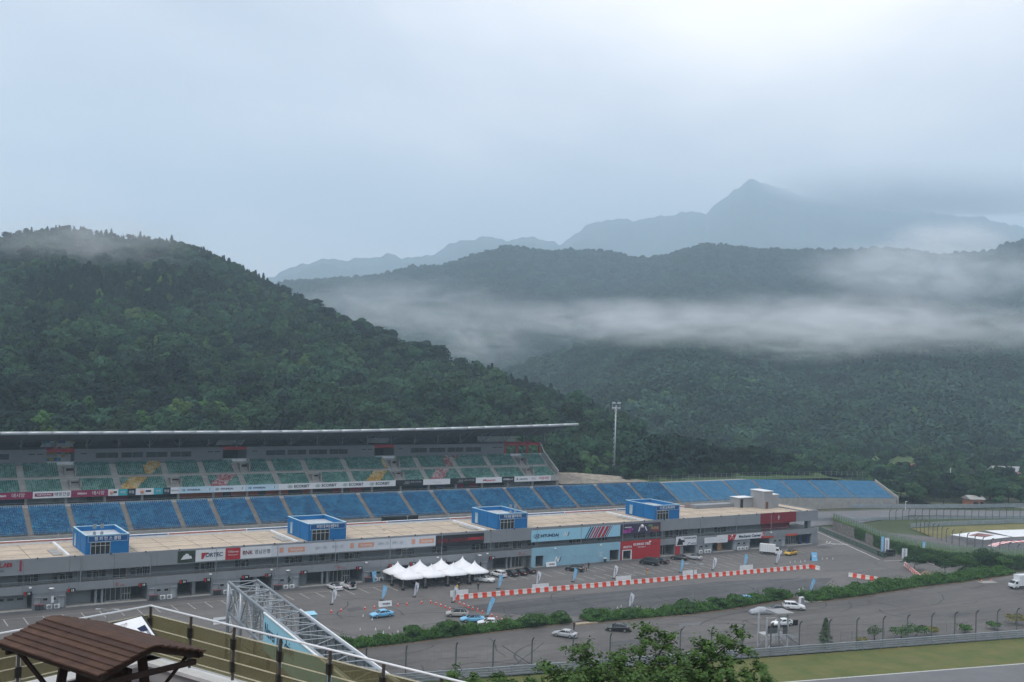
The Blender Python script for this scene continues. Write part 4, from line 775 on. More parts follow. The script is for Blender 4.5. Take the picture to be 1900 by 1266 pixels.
BL = ['magenta stand banner with white lettering at the left edge', 'white stand banner with maroon and black Korean lettering', 'magenta stand banner with white lettering, right of the white one', 'tiny white stand banner with an orange emblem', 'teal square stand banner, the left one', 'dark navy square stand banner, the left one', 'small white stand banner with orange emblem between two square pairs', 'teal square stand banner, the right one', 'dark navy square stand banner, the right one', 'small white stand banner with grey text before the pale blue ones', 'pale blue HYUNDAI stand banner, first of three', 'whiter HYUNDAI stand banner, middle of three', 'pale blue HYUNDAI stand banner, last of three', 'long white stand banner with four ECORBIT marks', 'black stand banner right after the long white one', 'plain white stand banner between two black ones', 'black stand banner left of the red script one', 'white stand banner with red script lettering', 'small black stand banner with white capitals', 'white stand banner with renoma lettering at the right end']
M_BLKT = flat('black_letter', (.02, .02, .024), .6)
for (a, b, c, s), lab in zip(BD, BL):
    t = banner(lab, a + .03, b - .03, 11.6, 13.3, BM[c], y=299.6, thick=.1); w = b - a
    if c == 'mag': put(t, 'DESIAN', .6, M_PALE, w * .5 - 7.3 if w > 12 else -1.9, .85, 2.2, bold=.02); put(t, '데시앙', 1.1, M_PALE, w * .5 - 3.4 if w > 12 else 2.1, .85, 3.0)
    elif 'TAE' in s: pill(t, -1.9, .85, 4.4, .85, M_MAG); put(t, 'TAEYOUNG', .62, M_PALE, -1.9, .86, 3.6, bold=.01); put(t, '태영건설', 1.05, M_BLKT, 2.4, .85, 3.6)
    elif s in ('아트', '맑음'): put(t, s, .8, M_PALE, 0, .8, 1.3)
    elif s == 'HYUNDAI': hlogo(t, -3.5, .85, .55, M_NAVY); put(t, 'HYUNDAI', .66, M_NAVY, -.8, .85, 3.4, bold=.02); nlogo(t, 3.1, .9, .7, M_PALE, M_NAVY)
    elif s == 'ECORBIT':
        for x in (-12.6, -4.2, 4.3, 12.9):
            put(t, 'ECORBIT', 1.1, flat('slate_letter', (.02, .035, .05), .6), x + 1.2, .85, 4.6, bold=.025); hlogo(t, x - 2.3, .85, .75, flat('dark_green_mark', (.02, .12, .07), .6))
    elif c == 'black' and s == '': put(t, '강원도 인제 스피디움', .5, M_GREYT, 1.2, 1.0, 5.6); put(t, 'ALLSEASON', .35, M_GREYT, -1, .55, 2)
    elif s == 'Mamom': put(t, 'Maxxon', 1.0, M_RED, 0, .8, 4.6, shear=.25, bold=.015)
    elif s == 'renoma': put(t, 'renoma', .9, M_BLKT, -3.6, .85, 3.0, bold=.01); put(t, '지담치킨', 1.0, M_RED, 4.4, .85, 4.0, bold=.015); put(t, 'BEST\n12345', .35, M_RED, .3, .85, 1.6); MB().lathe([(.02, .4), (.3, 0), (.02, -.4)], (-6, 0, .85), 4).build('emblem', M_BLKT, t)
    elif s == "O'NEILL-C": put(t, "O'NEILL-C", .7, M_PALE, 0, .85, 3.6, bold=.015)
    elif s == '-': put(t, 'Inje Speedium', .25, M_GREYT, 0, .7, 3)
    elif s: put(t, s, .4, M_BLKT, 0, .85, 1.8)
    else: MB().lathe([(.02, .55), (.5, .2), (.5, -.2), (.02, -.5)], (-w * .15, 0, .85), 8).build('emblem', M_OR, t); pill(t, w * .2, .95, w * .3, .5, M_NAVY)
# bank, stony path and fence behind the blue bleachers
bkm = MB(); prof = [(206, 301), (215, 299), (240, 297), (290, 296.5), (330, 293), (352, 290), (362, 285), (372, 278)]
for i in range(len(prof) - 1):
    (a, b), (c, d) = prof[i], prof[i + 1]; za = 9.8 if a < 340 else 9.8 - (a - 340) * .29; zc = 9.8 if c < 340 else 9.8 - (c - 340) * .29
    bkm.quad((a, b, za), (c, d, zc), (c + 8, d + 14, zc + .9 * (zc > 2)), (a + 2, b + 14, za + .9)); bkm.quad((a + 2, b + 14, za + .9), (c + 8, d + 14, zc + .9 * (zc > 2)), (c + 30, d + 90, -.3), (a + 10, b + 120, 1))
tag(bkm.build('grass_bank', M_GRASS2), kind='structure')
sb2 = MB()
sb2.add([(209.8, 299, 10.4), (222, 298.5, 10.3), (246, 298, 10.3), (240, 308, 11.3), (226, 314, 12.2), (210, 316, 12.6)], [(0, 1, 2, 3, 4, 5)])
tag(sb2.build('stony_path', mat('pale_rubble', (.27, .235, .19), .95, .45, .6, detail=9, bump=.5)), kind='structure')
fn = thing('bank_fence', 'thin pale mesh fence on the bank above the bleachers', 'fence', (0, 0, 0))
for k, u in enumerate(np.arange(246, 350, 2.6)):
    v = 298.6 if u < 290 else 298.6 - (u - 290) * .12; MB().tube((u, v, 10.2), (u, v, 12.2), .045, 5).build('fence_post', M_STEEL, fn)
w_ = MB()
for z in (10.8, 11.4, 12.1): w_.tube((246, 298.6, z), (290, 298.6, z), .025, 4).tube((290, 298.6, z), (349, 291.6, z), .025, 4)
w_.build('fence_wire', M_STEEL, fn)
# floodlight mast
fb = WV(1139, 884, 312); fl = thing('floodlight_mast', 'tall grey floodlight mast rising behind the blue bleachers', 'light mast', fb); ht = WV(1141, 752, 312).z - fb.z
MB().tube((0, 0, -2), (0, 0, ht), .34, 10, .22).build('mast', M_STEEL, fl, smooth=True); lad = MB()
for z in np.arange(2, ht - 2, 1.6): lad.box(-.75, -.55, -.05, .05, z, z + .7)
lad.build('ladder', M_STEEL, fl); MB().box(-1.9, 1.9, -.1, .1, ht - 1.5, ht - 1.35).box(-1.9, 1.9, -.1, .1, ht + .5, ht + .65).box(-1.8, -1.65, -.1, .1, ht - 1.35, ht + .5).box(1.65, 1.8, -.1, .1, ht - 1.35, ht + .5).build('head_frame', M_STEEL, fl)
for x in (-1.5, -.8, .7, 1.5):
    for z in (ht - .95, ht + .85): MB().box(x - .24, x + .24, -.35, -.1, z - .26, z + .26).build('floodlight', flat('lamp_face', (.55, .56, .58), .4), fl)
# scoreboard lying behind the pit roof
sbd = thing('video_board', 'dark video board leaning in front of the blue seats beyond the pit roof', 'screen', (WV(745, 955, 262).x, 262, 5.0)); a = WV(728, 944, 262); b = WV(772, 958, 262)
MB().box(-5, 5, 0, 1.6, .8, 3.4).build('screen_case', flat('board_black', (.02, .028, .026), .5), sbd); MB().box(-4.7, 4.7, -.06, 0, 1.1, 3.1).build('screen', M_BLK, sbd); MB().tube((-4, .8, -5), (-4, .8, .9), .25).tube((4, .8, -5), (4, .8, .9), .25).build('support', M_STEEL, sbd); MB().tube((-8.5, .8, -5), (-8.5, .8, 1.6), .15).tube((-8.5, .8, 1.6), (-5, .8, .9), .15).tube((-8.5, .8, .6), (-5, .8, .4), .12).build('bracket', M_STEEL, sbd)
# ------------------------------------------------------------------ vehicles
def paint(name, col, rough=.28): return mat('paint_' + name, col, rough, .04, 1.0, spec=.6)
M_TYRE = flat('tyre_rubber', (.012, .012, .013), .9); M_RIM = flat('alloy_rim', (.30, .31, .32), .35, metal=.5); M_CG = mat('car_glass', (.012, .016, .02), .08, .2, .5, spec=.7)
M_TL = flat('tail_lamp_red', (.35, .01, .012), .3); M_HL = flat('head_lamp', (.6, .62, .64), .2); M_TRIM = flat('black_trim', (.018, .018, .02), .55); M_PLATE = flat('number_plate', (.7, .7, .68), .5)
CARS = {   # stations x, z of bonnet line, half width ; cabin (x0 base, x0 top, x1 top, x1 base), roof z
 'sedan': dict(L=4.65, W=1.82, belt=[(-2.32, .62, .72), (-2.28, .92, .80), (-1.5, .98, .88), (.9, .93, .90), (1.7, .82, .86), (2.2, .70, .76), (2.33, .52, .66)], cab=(-1.75, -.95, .35, 1.15), roof=1.42),
 'suv': dict(L=4.6, W=1.9, belt=[(-2.3, .75, .8), (-2.28, 1.05, .88), (-1.5, 1.1, .93), (.9, 1.05, .94), (1.75, .98, .9), (2.2, .85, .8), (2.3, .62, .72)], cab=(-2.22, -1.85, .3, 1.05), roof=1.68),
 'hatch': dict(L=4.4, W=1.86, belt=[(-2.2, .7, .78), (-2.17, .98, .86), (-1.4, 1.02, .91), (.9, .97, .92), (1.65, .9, .88), (2.1, .78, .8), (2.2, .55, .7)], cab=(-2.1, -1.6, .45, 1.25), roof=1.56),
 'van': dict(L=5.2, W=2.0, belt=[(-2.6, .8, .88), (-2.58, 1.15, .95), (-1.6, 1.18, .98), (1.3, 1.12, .98), (2.0, 1.0, .94), (2.45, .85, .86), (2.6, .6, .76)], cab=(-2.5, -2.3, .95, 1.85), roof=1.95),
 'jeep': dict(L=4.4, W=1.9, belt=[(-2.1, .8, .82), (-2.08, 1.15, .84), (-1.0, 1.15, .84), (.7, 1.15, .84), (1.7, 1.1, .78), (2.05, 1.05, .74), (2.15, .7, .7)], cab=(-2.02, -1.95, .35, .62), roof=1.85)}
def car(kind, label, loc, head, body, roofm=None, group=None, name='parked_car', cat='car', wheels=True, dark_lower=False):
    c = CARS[kind]; t = thing(name, label, cat, loc, head, group); zb = .28; b = MB(); rings = []
    for x, z, w in c['belt']:
        rings.append([(x, -w * .93, zb + .03), (x, -w, zb + .22), (x, -w, z - .14), (x, -w * .9, z), (x, w * .9, z), (x, w, z - .14), (x, w, zb + .22), (x, w * .93, zb + .03)])
    b.loft(rings).build('body', body, t, smooth=False)
    x0, x1, x2, x3 = c['cab']; r = c['roof']; w = c['W'] / 2
    zbelt = lambda x: np.interp(x, [q[0] for q in c['belt']], [q[1] for q in c['belt']]) - .04
    lo_ = [(x0, -w * .84, zbelt(x0)), (x3, -w * .84, zbelt(x3)), (x3, w * .84, zbelt(x3)), (x0, w * .84, zbelt(x0))]
    hi = [(x1, -w * .70, r - .08), (x2, -w * .70, r - .08), (x2, w * .70, r - .08), (x1, w * .70, r - .08)]
    MB().hexa(lo_ + hi).build('windows', M_CG, t)
    rm = MB(); m1 = [(x1 - .06, -w * .72, r - .1), (x2 + .06, -w * .72, r - .1), (x2 + .06, w * .72, r - .1), (x1 - .06, w * .72, r - .1)]; m2 = [(x1 + .12, -w * .6, r), (x2 - .15, -w * .6, r), (x2 - .15, w * .6, r), (x1 + .12, w * .6, r)]
    rm.hexa(m1 + m2).build('roof', roofm or body, t)
    pil = MB()
    for s in (-1, 1):
        for bx, tx in ((x0, x1), (x3, x2), ((x0 + x3) / 2 - .1, (x1 + x2) / 2 - .1), (x0 + .62, x1 + .35)):
            pil.bar((bx, s * w * .845, zbelt(bx)), (tx, s * w * .71, r - .09), .05, .08)
    pil.build('pillars', body if kind != 'van' else M_TRIM, t)
    for sx in (-1, 1):
        for sy in (-1, 1):
            wh = MB().tube((0, -.11, 0), (0, .11, 0), .33, 14).build('wheel', M_TYRE, t, loc=(sx * c['L'] * .29, sy * (w - .12), .33)); MB().tube((0, sy * .1, 0), (0, sy * .125, 0), .22, 10).build('rim', M_RIM, wh)
    xe, xr = c['belt'][-2][0], c['belt'][1][0]; ze = c['belt'][-2][1]; zr = c['belt'][1][1]
    for s in (-1, 1):
        MB().box(xe - .1, xe + .06, s * w * .66 - .2, s * w * .66 + .2, ze - .22, ze - .06).build('headlight', M_HL, t); MB().box(xr - .06, xr + .08, s * w * .68 - .22, s * w * .68 + .22, zr - .25, zr - .1).build('tail_light', M_TL, t); MB().box(x3 - .35, x3 - .12, s * (w + .02) - .1, s * (w + .02) + .1, zbelt(x3 - .2) + .05, zbelt(x3 - .2) + .2).build('mirror', body, t)
    MB().box(xe - .02, c['belt'][-1][0] + .03, -w * .5, w * .5, .36, ze - .26).build('grille', M_TRIM, t); MB().box(xr - .05, xr - .02, -.27, .27, .55, .68).build('number_plate', M_PLATE, t); MB().box(-c['L'] * .46, c['L'] * .45, -w * .9, w * .9, .2, .34).build('underbody', M_TRIM, t)
    if kind == 'jeep': MB().tube((-2.12, .1, 1.0), (-2.32, .1, 1.0), .36, 14).build('spare_wheel', M_TYRE, t)
    return t
W_, K_, B_ = paint('white', (.72, .73, .74)), paint('black', (.012, .013, .015)), paint('light_blue', (.17, .47, .72)); S_ = paint('silver', (.42, .43, .45)); D_ = paint('charcoal', (.03, .032, .036)); WG = paint('warm_silver', (.38, .37, .35))
def gp(x, y): p = G(x, y); return (p.x, p.y, 0)
CARL = [('sedan', 'white fastback parked alone beside the open top jeep', 621, 1094, 95, W_, K_), ('jeep', 'white jeep with black roof and spare wheel by garage nineteen', 646, 1092, 95, W_, K_),
 ('sedan', 'light blue sedan driving left in front of the white board', 708, 1145, 180, B_, None), ('hatch', 'silver grey hatchback with dark roof near the cones', 848, 1144, 152, WG, K_), ('sedan', 'light blue sedan just behind the silver hatchback', 876, 1154, 157, B_, K_), ('sedan', 'white sedan half hidden by the hedge at the end of the queue', 908, 1161, 150, W_, None),
 ('suv', 'white crossover with black roof just right of the tents', 899, 1080, -52, W_, K_), ('suv', 'dark car squeezed between the tents and the white crossover', 893, 1071, -60, K_, None), ('hatch', 'white hatchback at the left of the four parked in a row', 925, 1070, 96, W_, None), ('sedan', 'black sedan next to the white hatchback in the row', 947, 1068, 96, K_, None), ('sedan', 'black sedan third in the row by the lounge', 963, 1066, 96, K_, None), ('sedan', 'black sedan at the right end of the row by the lounge', 979, 1063, 96, K_, None),
 ('suv', 'black SUV with people gathered at its tail in front of the lounge', 1066, 1060, 125, K_, None), ('van', 'black minivan in front of the red tyre shop wall', 1205, 1048, 112, K_, None), ('sedan', 'black sedan tucked behind the black minivan', 1225, 1045, 105, K_, None), ('sedan', 'black sedan parked before the red pillar', 1260, 1039, 120, K_, None), ('sedan', 'white and black coupe right of the red pillar', 1287, 1038, 115, S_, K_),
 ('hatch', 'small yellow and black car beside the white box truck', 1467, 1030, 195, paint('yellow', (.62, .36, .015)), K_), ('sedan', 'silver sedan parked in the lower lot by the wooden kerb', 1048, 1182, 122, S_, None), ('sedan', 'black sedan parked alone in the lower lot left of centre', 1146, 1171, 140, K_, None), ('sedan', 'dark sedan between the covered car and the white SUV', 1441, 1136, 150, D_, None), ('suv', 'white SUV at the end of the hedge in the lower lot', 1473, 1131, -38, W_, None), ('sedan', 'white sedan parked behind the marshal tower', 1452, 1161, 170, W_, None),
 ('sedan', 'light blue car roof showing above the hedge', 1383, 1117, 150, B_, None), ('jeep', 'dark off-road car by the two tall flags', 1646, 1032, 170, D_, None)]
for kd_, lab, x, y, hd, bm_, rm_ in CARL: car(kd_, lab, gp(x, y), R(hd), bm_, rm_)
# covered car
cvp = gp(1411, 1139); t = thing('covered_car', 'car under a pale grey fitted cover by the hedge', 'car', cvp, R(160)); rings = []
for x, zt, w in [(-2.35, .35, .6), (-2.2, .85, .85), (-1.5, 1.05, .93), (-.9, 1.4, .9), (.3, 1.43, .9), (1.1, 1.05, .92), (1.9, .9, .88), (2.3, .6, .7)]:
    rings.append([(x, -w * 1.02, .03), (x, -w, zt * .55), (x, -w * .72, zt * .93), (x, 0, zt), (x, w * .72, zt * .93), (x, w, zt * .55), (x, w * 1.02, .03)])
MB().loft(rings).build('cover', mat('car_cover_fabric', (.36, .38, .41), .7, .12, 2.5, bump=.6), t, smooth=True)
def box_truck(label, loc, head, s=1.0, big=False):
    t = thing('box_truck', label, 'truck', loc, head); L = 3.1 if not big else 4.6; h = 2.75 if not big else 3.3; c0 = 1.25
    MB().box(-L + .2, c0 - .05, -.95, .95, .75, h).build('cargo_box', W_, t); rb = MB()
    for k in range(6): x = -L + .4 + k * (L + .7) / 6; rb.box(x, x + .05, -.975, -.95, .8, h - .05).box(x, x + .05, .95, .975, .8, h - .05)
    rb.build('box_ribs', flat('rib_grey', (.45, .46, .47), .5), t)
    rr = [[(x, -w, .45), (x, -w, z), (x, w, z), (x, w, .45)] for x, z, w in [(c0, 2.0, .85), (c0 + .9, 1.98, .84), (c0 + 1.45, 1.35, .84), (c0 + 1.65, 1.1, .82), (c0 + 1.7, .5, .8)]]
    MB().loft(rr).build('cab', W_, t); MB().hexa([(c0 + .93, -.76, 1.97), (c0 + 1.46, -.76, 1.38), (c0 + 1.46, .76, 1.38), (c0 + .93, .76, 1.97), (c0 + .96, -.76, 2.0), (c0 + 1.5, -.76, 1.4), (c0 + 1.5, .76, 1.4), (c0 + .96, .76, 2.0)]).build('windscreen', M_CG, t)
    for s_ in (-1, 1):
        MB().box(c0 + .25, c0 + .95, s_ * .86 - .015, s_ * .86 + .015, 1.3, 1.8).build('side_window', M_CG, t); MB().box(c0 + 1.62, c0 + 1.73, s_ * .6 - .16, s_ * .6 + .16, .75, .95).build('headlight', M_HL, t)
        for x in (-L + .9, c0 + .75): w_ = MB().tube((0, -.13, 0), (0, .13, 0), .36, 12).build('wheel', M_TYRE, t, loc=(x, s_ * .78, .36)); MB().tube((0, s_ * .12, 0), (0, s_ * .14, 0), .2, 8).build('rim', M_RIM, w_)
    MB().box(-L + .2, c0 + 1.5, -.6, .6, .4, .72).build('chassis', M_TRIM, t); MB().box(c0 + 1.66, c0 + 1.74, -.75, .75, .4, .6).build('bumper', M_TRIM, t)
box_truck('small white box truck parked before the dark garage', gp(1430, 1029), R(-52)); box_truck('white box truck entering at the right edge on the lower lot', gp(1893, 1092), R(168), big=True)
# ------------------------------------------------------------------ tents
M_TENT = flat('tent_canvas', (.80, .80, .81), .7, var=.03)
def tent(i, c, s):
    t = thing('canopy_tent', 'white peaked canopy tent, ' + s, 'tent', c, 0, 'white peaked tents in front of the garages'); w = 2.7; zt = 2.15; rings = []
    for k in range(8):
        f = k / 7; r = w * (1 - f) ** 1.75 + .04; z = zt + .32 + 2.3 * f ** 1.0; n = 16; ring = []
        for j in range(n):
            a = 2 * math.pi * (j + .5) / n; q = max(abs(math.cos(a)), abs(math.sin(a))); sq = (1 - f) ** .5; rad = r * (sq / q + (1 - sq)); ring.append((rad * math.cos(a), rad * math.sin(a), z - (.0 if f else 0)))
        rings.append(ring)
    rings.insert(0, [(x, y, zt + .0) for x, y, z in rings[0]]); MB().loft(rings, caps=False).build('canopy', M_TENT, t, smooth=True)
    for sx in (-1, 1):
        for sy in (-1, 1):
            p = MB().tube((sx * 2.65, sy * 2.65, 0), (sx * 2.65, sy * 2.65, zt + .3), .06, 6).build('pole', M_STEEL, t); MB().box(sx * 2.65 - .28, sx * 2.65 + .28, sy * 2.65 - .28, sy * 2.65 + .28, 0, .4).build('weight', M_TRIM, p)
tp = G(745, 1098); tq = G(885, 1075); td_ = Vector((5.5, 0, 0))
base_t = G(747, 1096) + Vector((2.8, 2.8, 0)); names_t = ['front row, nearest the left', 'front row, second from left', 'front row, third from left', 'front row, right end', 'back row, left end', 'back row, second from left', 'back row, third from left', 'back row, right end']
for k in range(8): c = base_t + Vector(((k % 4) * 5.55, (k // 4) * 5.55, 0)); tent(k, c, names_t[k])
tb_ = base_t
for k in range(10):
    x, y = tb_.x - 2 + random.uniform(0, 20), tb_.y + random.uniform(-1.5, 7); t = thing('folding_table', f'dark folding table under the tents, {ordinal(k)} along', 'table', (x, y, 0), random.uniform(-.2, .2), 'folding tables under the tents'); MB().box(-.9, .9, -.4, .4, .70, .75).build('tabletop', flat('table_dark', (.05, .05, .055), .6), t)
    for sx in (-.8, .8): MB().tube((sx, -.35, 0), (sx, -.3, .7), .025, 4).tube((sx, .35, 0), (sx, .3, .7), .025, 4).tube((sx, -.3, .35), (sx, .3, .35), .02, 4).build('leg_frame', M_STEEL, t)
# ------------------------------------------------------------------ red and white barrier blocks
M_BR = flat('barrier_red', (.72, .065, .03), .5, var=.1); M_BW = flat('barrier_white', (.68, .67, .64), .5, var=.08)
def block_mesh(m):
    b = MB(); pr = [(-.28, 0), (.28, 0), (.26, .18), (.17, .45), (.15, .95), (-.15, .95), (-.17, .45), (-.26, .18)]
    b.loft([[(-.56, y, z) for y, z in pr], [(.50, y, z) for y, z in pr]]); b.box(.5, .58, -.08, .08, .1, .35).box(.5, .58, -.08, .08, .55, .8).box(-.3, .3, -.24, .24, .0, .06); o = b.build('barrier_block', m); return o
protos = [block_mesh(M_BR), block_mesh(M_BW)]; used = [0, 0]
def barrier(p, q, first, label, group):
    d = q - p; n = max(1, int(round(d.length / 1.1))); a = math.atan2(d.y, d.x)
    for k in range(n):
        c = (k + first) % 2; o = protos[c] if not used[c] else protos[c].copy()
        if used[c]: SC.collection.objects.link(o)
        used[c] = 1; e = p + d * ((k + .5) / n); o.location = (e.x, e.y, 0.01); o.rotation_euler = (0, 0, a + random.uniform(-.012, .012)); o.scale = (d.length / n / 1.08, 1, 1)
        tag(o, f"{('red','white')[c]} plastic barrier block, {ordinal(k // 2)} {('red','white')[c]} from left, {label}", 'barrier', group)
barrier(G(843, 1113), G(1506, 1054.5), 0, 'long line', 'long red and white barrier line'); barrier(G(1507, 1055), G(1521, 1058.5), 0, 'bent end of the long line', 'bent end of the barrier line')
barrier(G(1575, 1070), G(1646, 1081), 1, 'short line', 'short barrier line'); barrier(G(1679, 1050), G(1710, 1076), 1, 'slanting line', 'slanting barrier line')
# ------------------------------------------------------------------ cones
def cone_mesh(name, m, s=1.0, band=True):
    t = link(name, None); MB().lathe([(.02, .72), (.05, .72), (.17, .05), (.17, .03)], n=10).build('cone', m, t, smooth=False); MB().box(-.22, .22, -.22, .22, 0, .04).build('base', m, t)
    if band: MB().lathe([(.085, .52), (.125, .32)], n=10).build('white_band', M_WHITE, t)
    t.scale = (s, s, s); return t
pc = cone_mesh('traffic_cone', flat('cone_red', (.62, .06, .03), .5), 1.1); pw = cone_mesh('marker_cone', flat('cone_white', (.7, .7, .7), .5), .62, False)
cf = [0, 0]
def cone(which, x, y, lab, grp):
    pr_ = (pc, pw)[which]
    o = pr_ if not cf[which] else copy_tree(pr_)
    cf[which] = 1; p = G(x, y); o.location = (p.x, p.y, .012); tag(o, lab, 'cone', grp)
for k, (x, y) in enumerate([(1210, 645), (1297, 635), (1507, 617), (1590, 608), (1795, 588), (1875, 580)]): cone(0, 360 + x / 4.75, 1001 + y / 4.75, f'orange red cone {ordinal(k)} from the left in the row behind the blue sedan', 'cone row behind the blue sedan')
for k, (x, y) in enumerate([(390, 565), (470, 560), (518, 575), (560, 590), (600, 605), (640, 622)]): cone(0, 700 + x / 4.75, 1001 + y / 4.75, f'orange red cone {ordinal(k)} from the left in the row leading to the silver hatchback', 'cone row left of the queue')
for k, (x, y) in enumerate([(690, 552), (727, 570), (765, 585), (803, 603), (842, 617), (884, 632), (927, 650), (1010, 680), (1052, 702), (1098, 718), (1145, 728)]): cone(0, 700 + x / 4.75, 1001 + y / 4.75, f'orange red cone {ordinal(k)} along the row from the barrier towards the hedge', 'cone row from the barrier end')
for k, (x, y) in enumerate([(1642, 1159), (1661, 1150), (1497, 1165), (1507, 1160)]): 
    q = [(1821, 1081), (1840, 1080), (1501, 1115), (1508, 1111)][k]; cone(0, q[0], q[1], ['cone at the left of the concrete pad on the right', 'cone at the right of the concrete pad on the right', 'cone at the front of the pad by the white SUV', 'cone at the back of the pad by the white SUV'][k], 'cones on the concrete pads')
cone(0, 405, 1157, 'red cone in front of the white board left of the truss', 'single cones')
WC = [((700, 1000, 4.75), [(107, 790), (55, 835), (182, 822)], 'left of the hedge'), ((360, 1000, 4.75), [(1600, 803), (1668, 835), (1465, 805), (1490, 683), (1570, 716)], 'near the blue sedan'), ((1060, 1000, 4.524), [(388, 584), (418, 574), (400, 602), (553, 584), (565, 598)], 'by the white flag behind the hedge'), ((1140, 860, 4.521), [(1475, 834), (1515, 829), (1562, 829), (1597, 822), (1745, 804), (1783, 802), (1832, 804)], 'beside the blue sandwich board'), ((1140, 860, 4.521), [(1550, 1065), (1580, 1056), (1552, 1080)], 'by the leaning blue flag')]
for (ox, oy, s), L_, w in WC:
    for k, (x, y) in enumerate(L_): cone(1, ox + x / s, oy + y / s, f'small white marker cone {ordinal(k)} of the cluster {w}', 'white marker cones ' + w)
# ------------------------------------------------------------------ flags and boards
M_FB = flat('flag_blue', (.22, .52, .80), .6); M_FW = flat('flag_white', (.70, .71, .76), .6)
def flag(lab, x, y, h, m, lean=.12, w=.85):
    p = G(x, y); t = thing('feather_flag', lab, 'flag', (p.x, p.y, 0), R(-28) + random.uniform(-.3, .3), 'feather flags around the paddock'); b = MB(); pts = []
    n = 8; L = [];
    for k in range(n + 1):
        f = k / n; L.append((lean * h * f * f, 0, .3 + (h - .3) * f))
    r1_ = [(q[0], -.01, q[2]) for q in L]; r2_ = [(q[0] + w * math.sin(math.pi * min(1, .25 + .75 * (1 - k / n))) ** .6 if k < n else q[0] + .12, .03 * math.sin(k * 2.2), q[2] - .1) for k, q in enumerate(L)]
    for k in range(n): b.quad(r1_[k], r2_[k], r2_[k + 1], r1_[k + 1])
    o = b.build('sail', m, t); o.modifiers.new('thickness', 'SOLIDIFY').thickness = .015
    MB().path(L, .03, 5).tube((0, 0, 0), (0, 0, .35), .035, 5).build('pole', M_STEEL, t); MB().box(-.35, .35, -.35, .35, 0, .14).build('base', M_TRIM, t)
    letters('HYUNDAI', .38, M_NAVY if m == M_FW else M_WHITE, t, lean * h * .25 + w * .45, -.06, h * .5, rot=(math.pi / 2, -math.pi / 2, 0))
FL = [('white flag by the pale boards left of the tents', 615, 1122, 3.2, M_FW), ('blue flag above the white board left of the tents', 708, 1114, 3.2, M_FB), ('white flag at the front corner of the tents', 768, 1108, 3.2, M_FW), ('white flag at the left end of the barrier', 840, 1118, 3.4, M_FW), ('blue flag right of the tents before the barrier', 924, 1093, 3.3, M_FB), ('leaning blue flag at the end of the cone row', 903, 1144, 4.0, M_FB), ('white flag behind the barrier before the parked row', 995, 1086, 3.3, M_FW), ('blue flag behind the barrier in front of the black SUV', 1063, 1080, 3.3, M_FB), ('white flag behind the barrier before the lounge wall end', 1138, 1074, 3.3, M_FW), ('blue flag behind the barrier left of the lamp post', 1262, 1063, 3.3, M_FB), ('white flag behind the barrier right of the lamp post', 1322, 1058, 3.3, M_FW), ('pale blue flag behind the barrier left of the box truck', 1380, 1052, 3.3, M_FB), ('white flag behind the barrier in front of the box truck', 1440, 1047, 3.3, M_FW), ('white flag behind the hedge left of the lamp post', 1167, 1128, 3.2, M_FW), ('leaning blue flag behind the right hedge', 1502, 1101, 3.4, M_FB)]
for lab, x, y, h, m in FL: flag(lab, x, y, h, m, .25 if 'leaning' in lab else .1)
def banner_flag(lab, x, y, h, w, m, tm):
    p = G(x, y); t = thing('tall_banner', lab, 'flag', (p.x, p.y, 0), R(-25)); MB().box(0, w, -.02, .02, .5, h).build('cloth', m, t); MB().tube((0, 0, 0), (0, 0, h + .1), .04, 5).build('pole', M_STEEL, t); MB().box(-.35, .35, -.35, .35, 0, .15).build('base', M_TRIM, t); letters('HYUNDAI', .7, tm, t, w * .5, -.04, h * .55, rot=(math.pi / 2, -math.pi / 2, 0))
banner_flag('tall blue banner left of the pair by the green ramp fence', 1634, 1031, 5.2, .9, M_FB, M_WHITE); banner_flag('tall white banner right of the pair by the green ramp fence', 1641, 1032, 5.0, 1.3, M_FW, M_NAVY); banner_flag('tall blue banner at the ramp edge below the ivy', 1711, 1037, 4.6, .8, M_FB, M_WHITE); banner_flag('white tilted banner beside the gravel heap', 1673, 1043, 3.6, 1.5, M_FW, M_NAVY)
def board(lab, x, y, w, h, rz=0.0, text='HYUNDAI', tilt=.25):
    p = G(x, y); t = thing('advert_board', lab, 'board', (p.x, p.y, 0), rz); MB().hexa([(-w / 2, 0, .02), (w / 2, 0, .02), (w / 2, .06, .02), (-w / 2, .06, .02), (-w / 2, tilt, h), (w / 2, tilt, h), (w / 2, tilt + .06, h), (-w / 2, tilt + .06, h)]).build('panel', M_WHITE, t); MB().bar((-w * .4, tilt, h * .9), (-w * .4, tilt + .9, .0), .06, .06).bar((w * .4, tilt, h * .9), (w * .4, tilt + .9, .0), .06, .06).build('stay', M_STEEL, t)
    if text: letters(text, .5, M_NAVY, t, .25, tilt * .5 - .05, h * .5, w * .55, rot=(math.pi / 2 - math.atan(tilt / h), 0, 0), bold=.01)
board('white advert board in front of the tents behind the blue sedan', 715, 1126, 2.9, 1.1); board('white advert board leaning by the lounge wall door', 1023, 1051.5, 3.0, 1.1); board('white advert board at the left end near the truss', 412, 1158, 3.2, 1.2)
for k, (x, y) in enumerate([(852, 1107), (1003, 1095), (1157, 1080), (1280, 1069), (1385, 1059)]): board(f'low white board behind the barrier, {ordinal(k)} from the left', x, y, 4.2, 1.35, R(-3), '', .05)
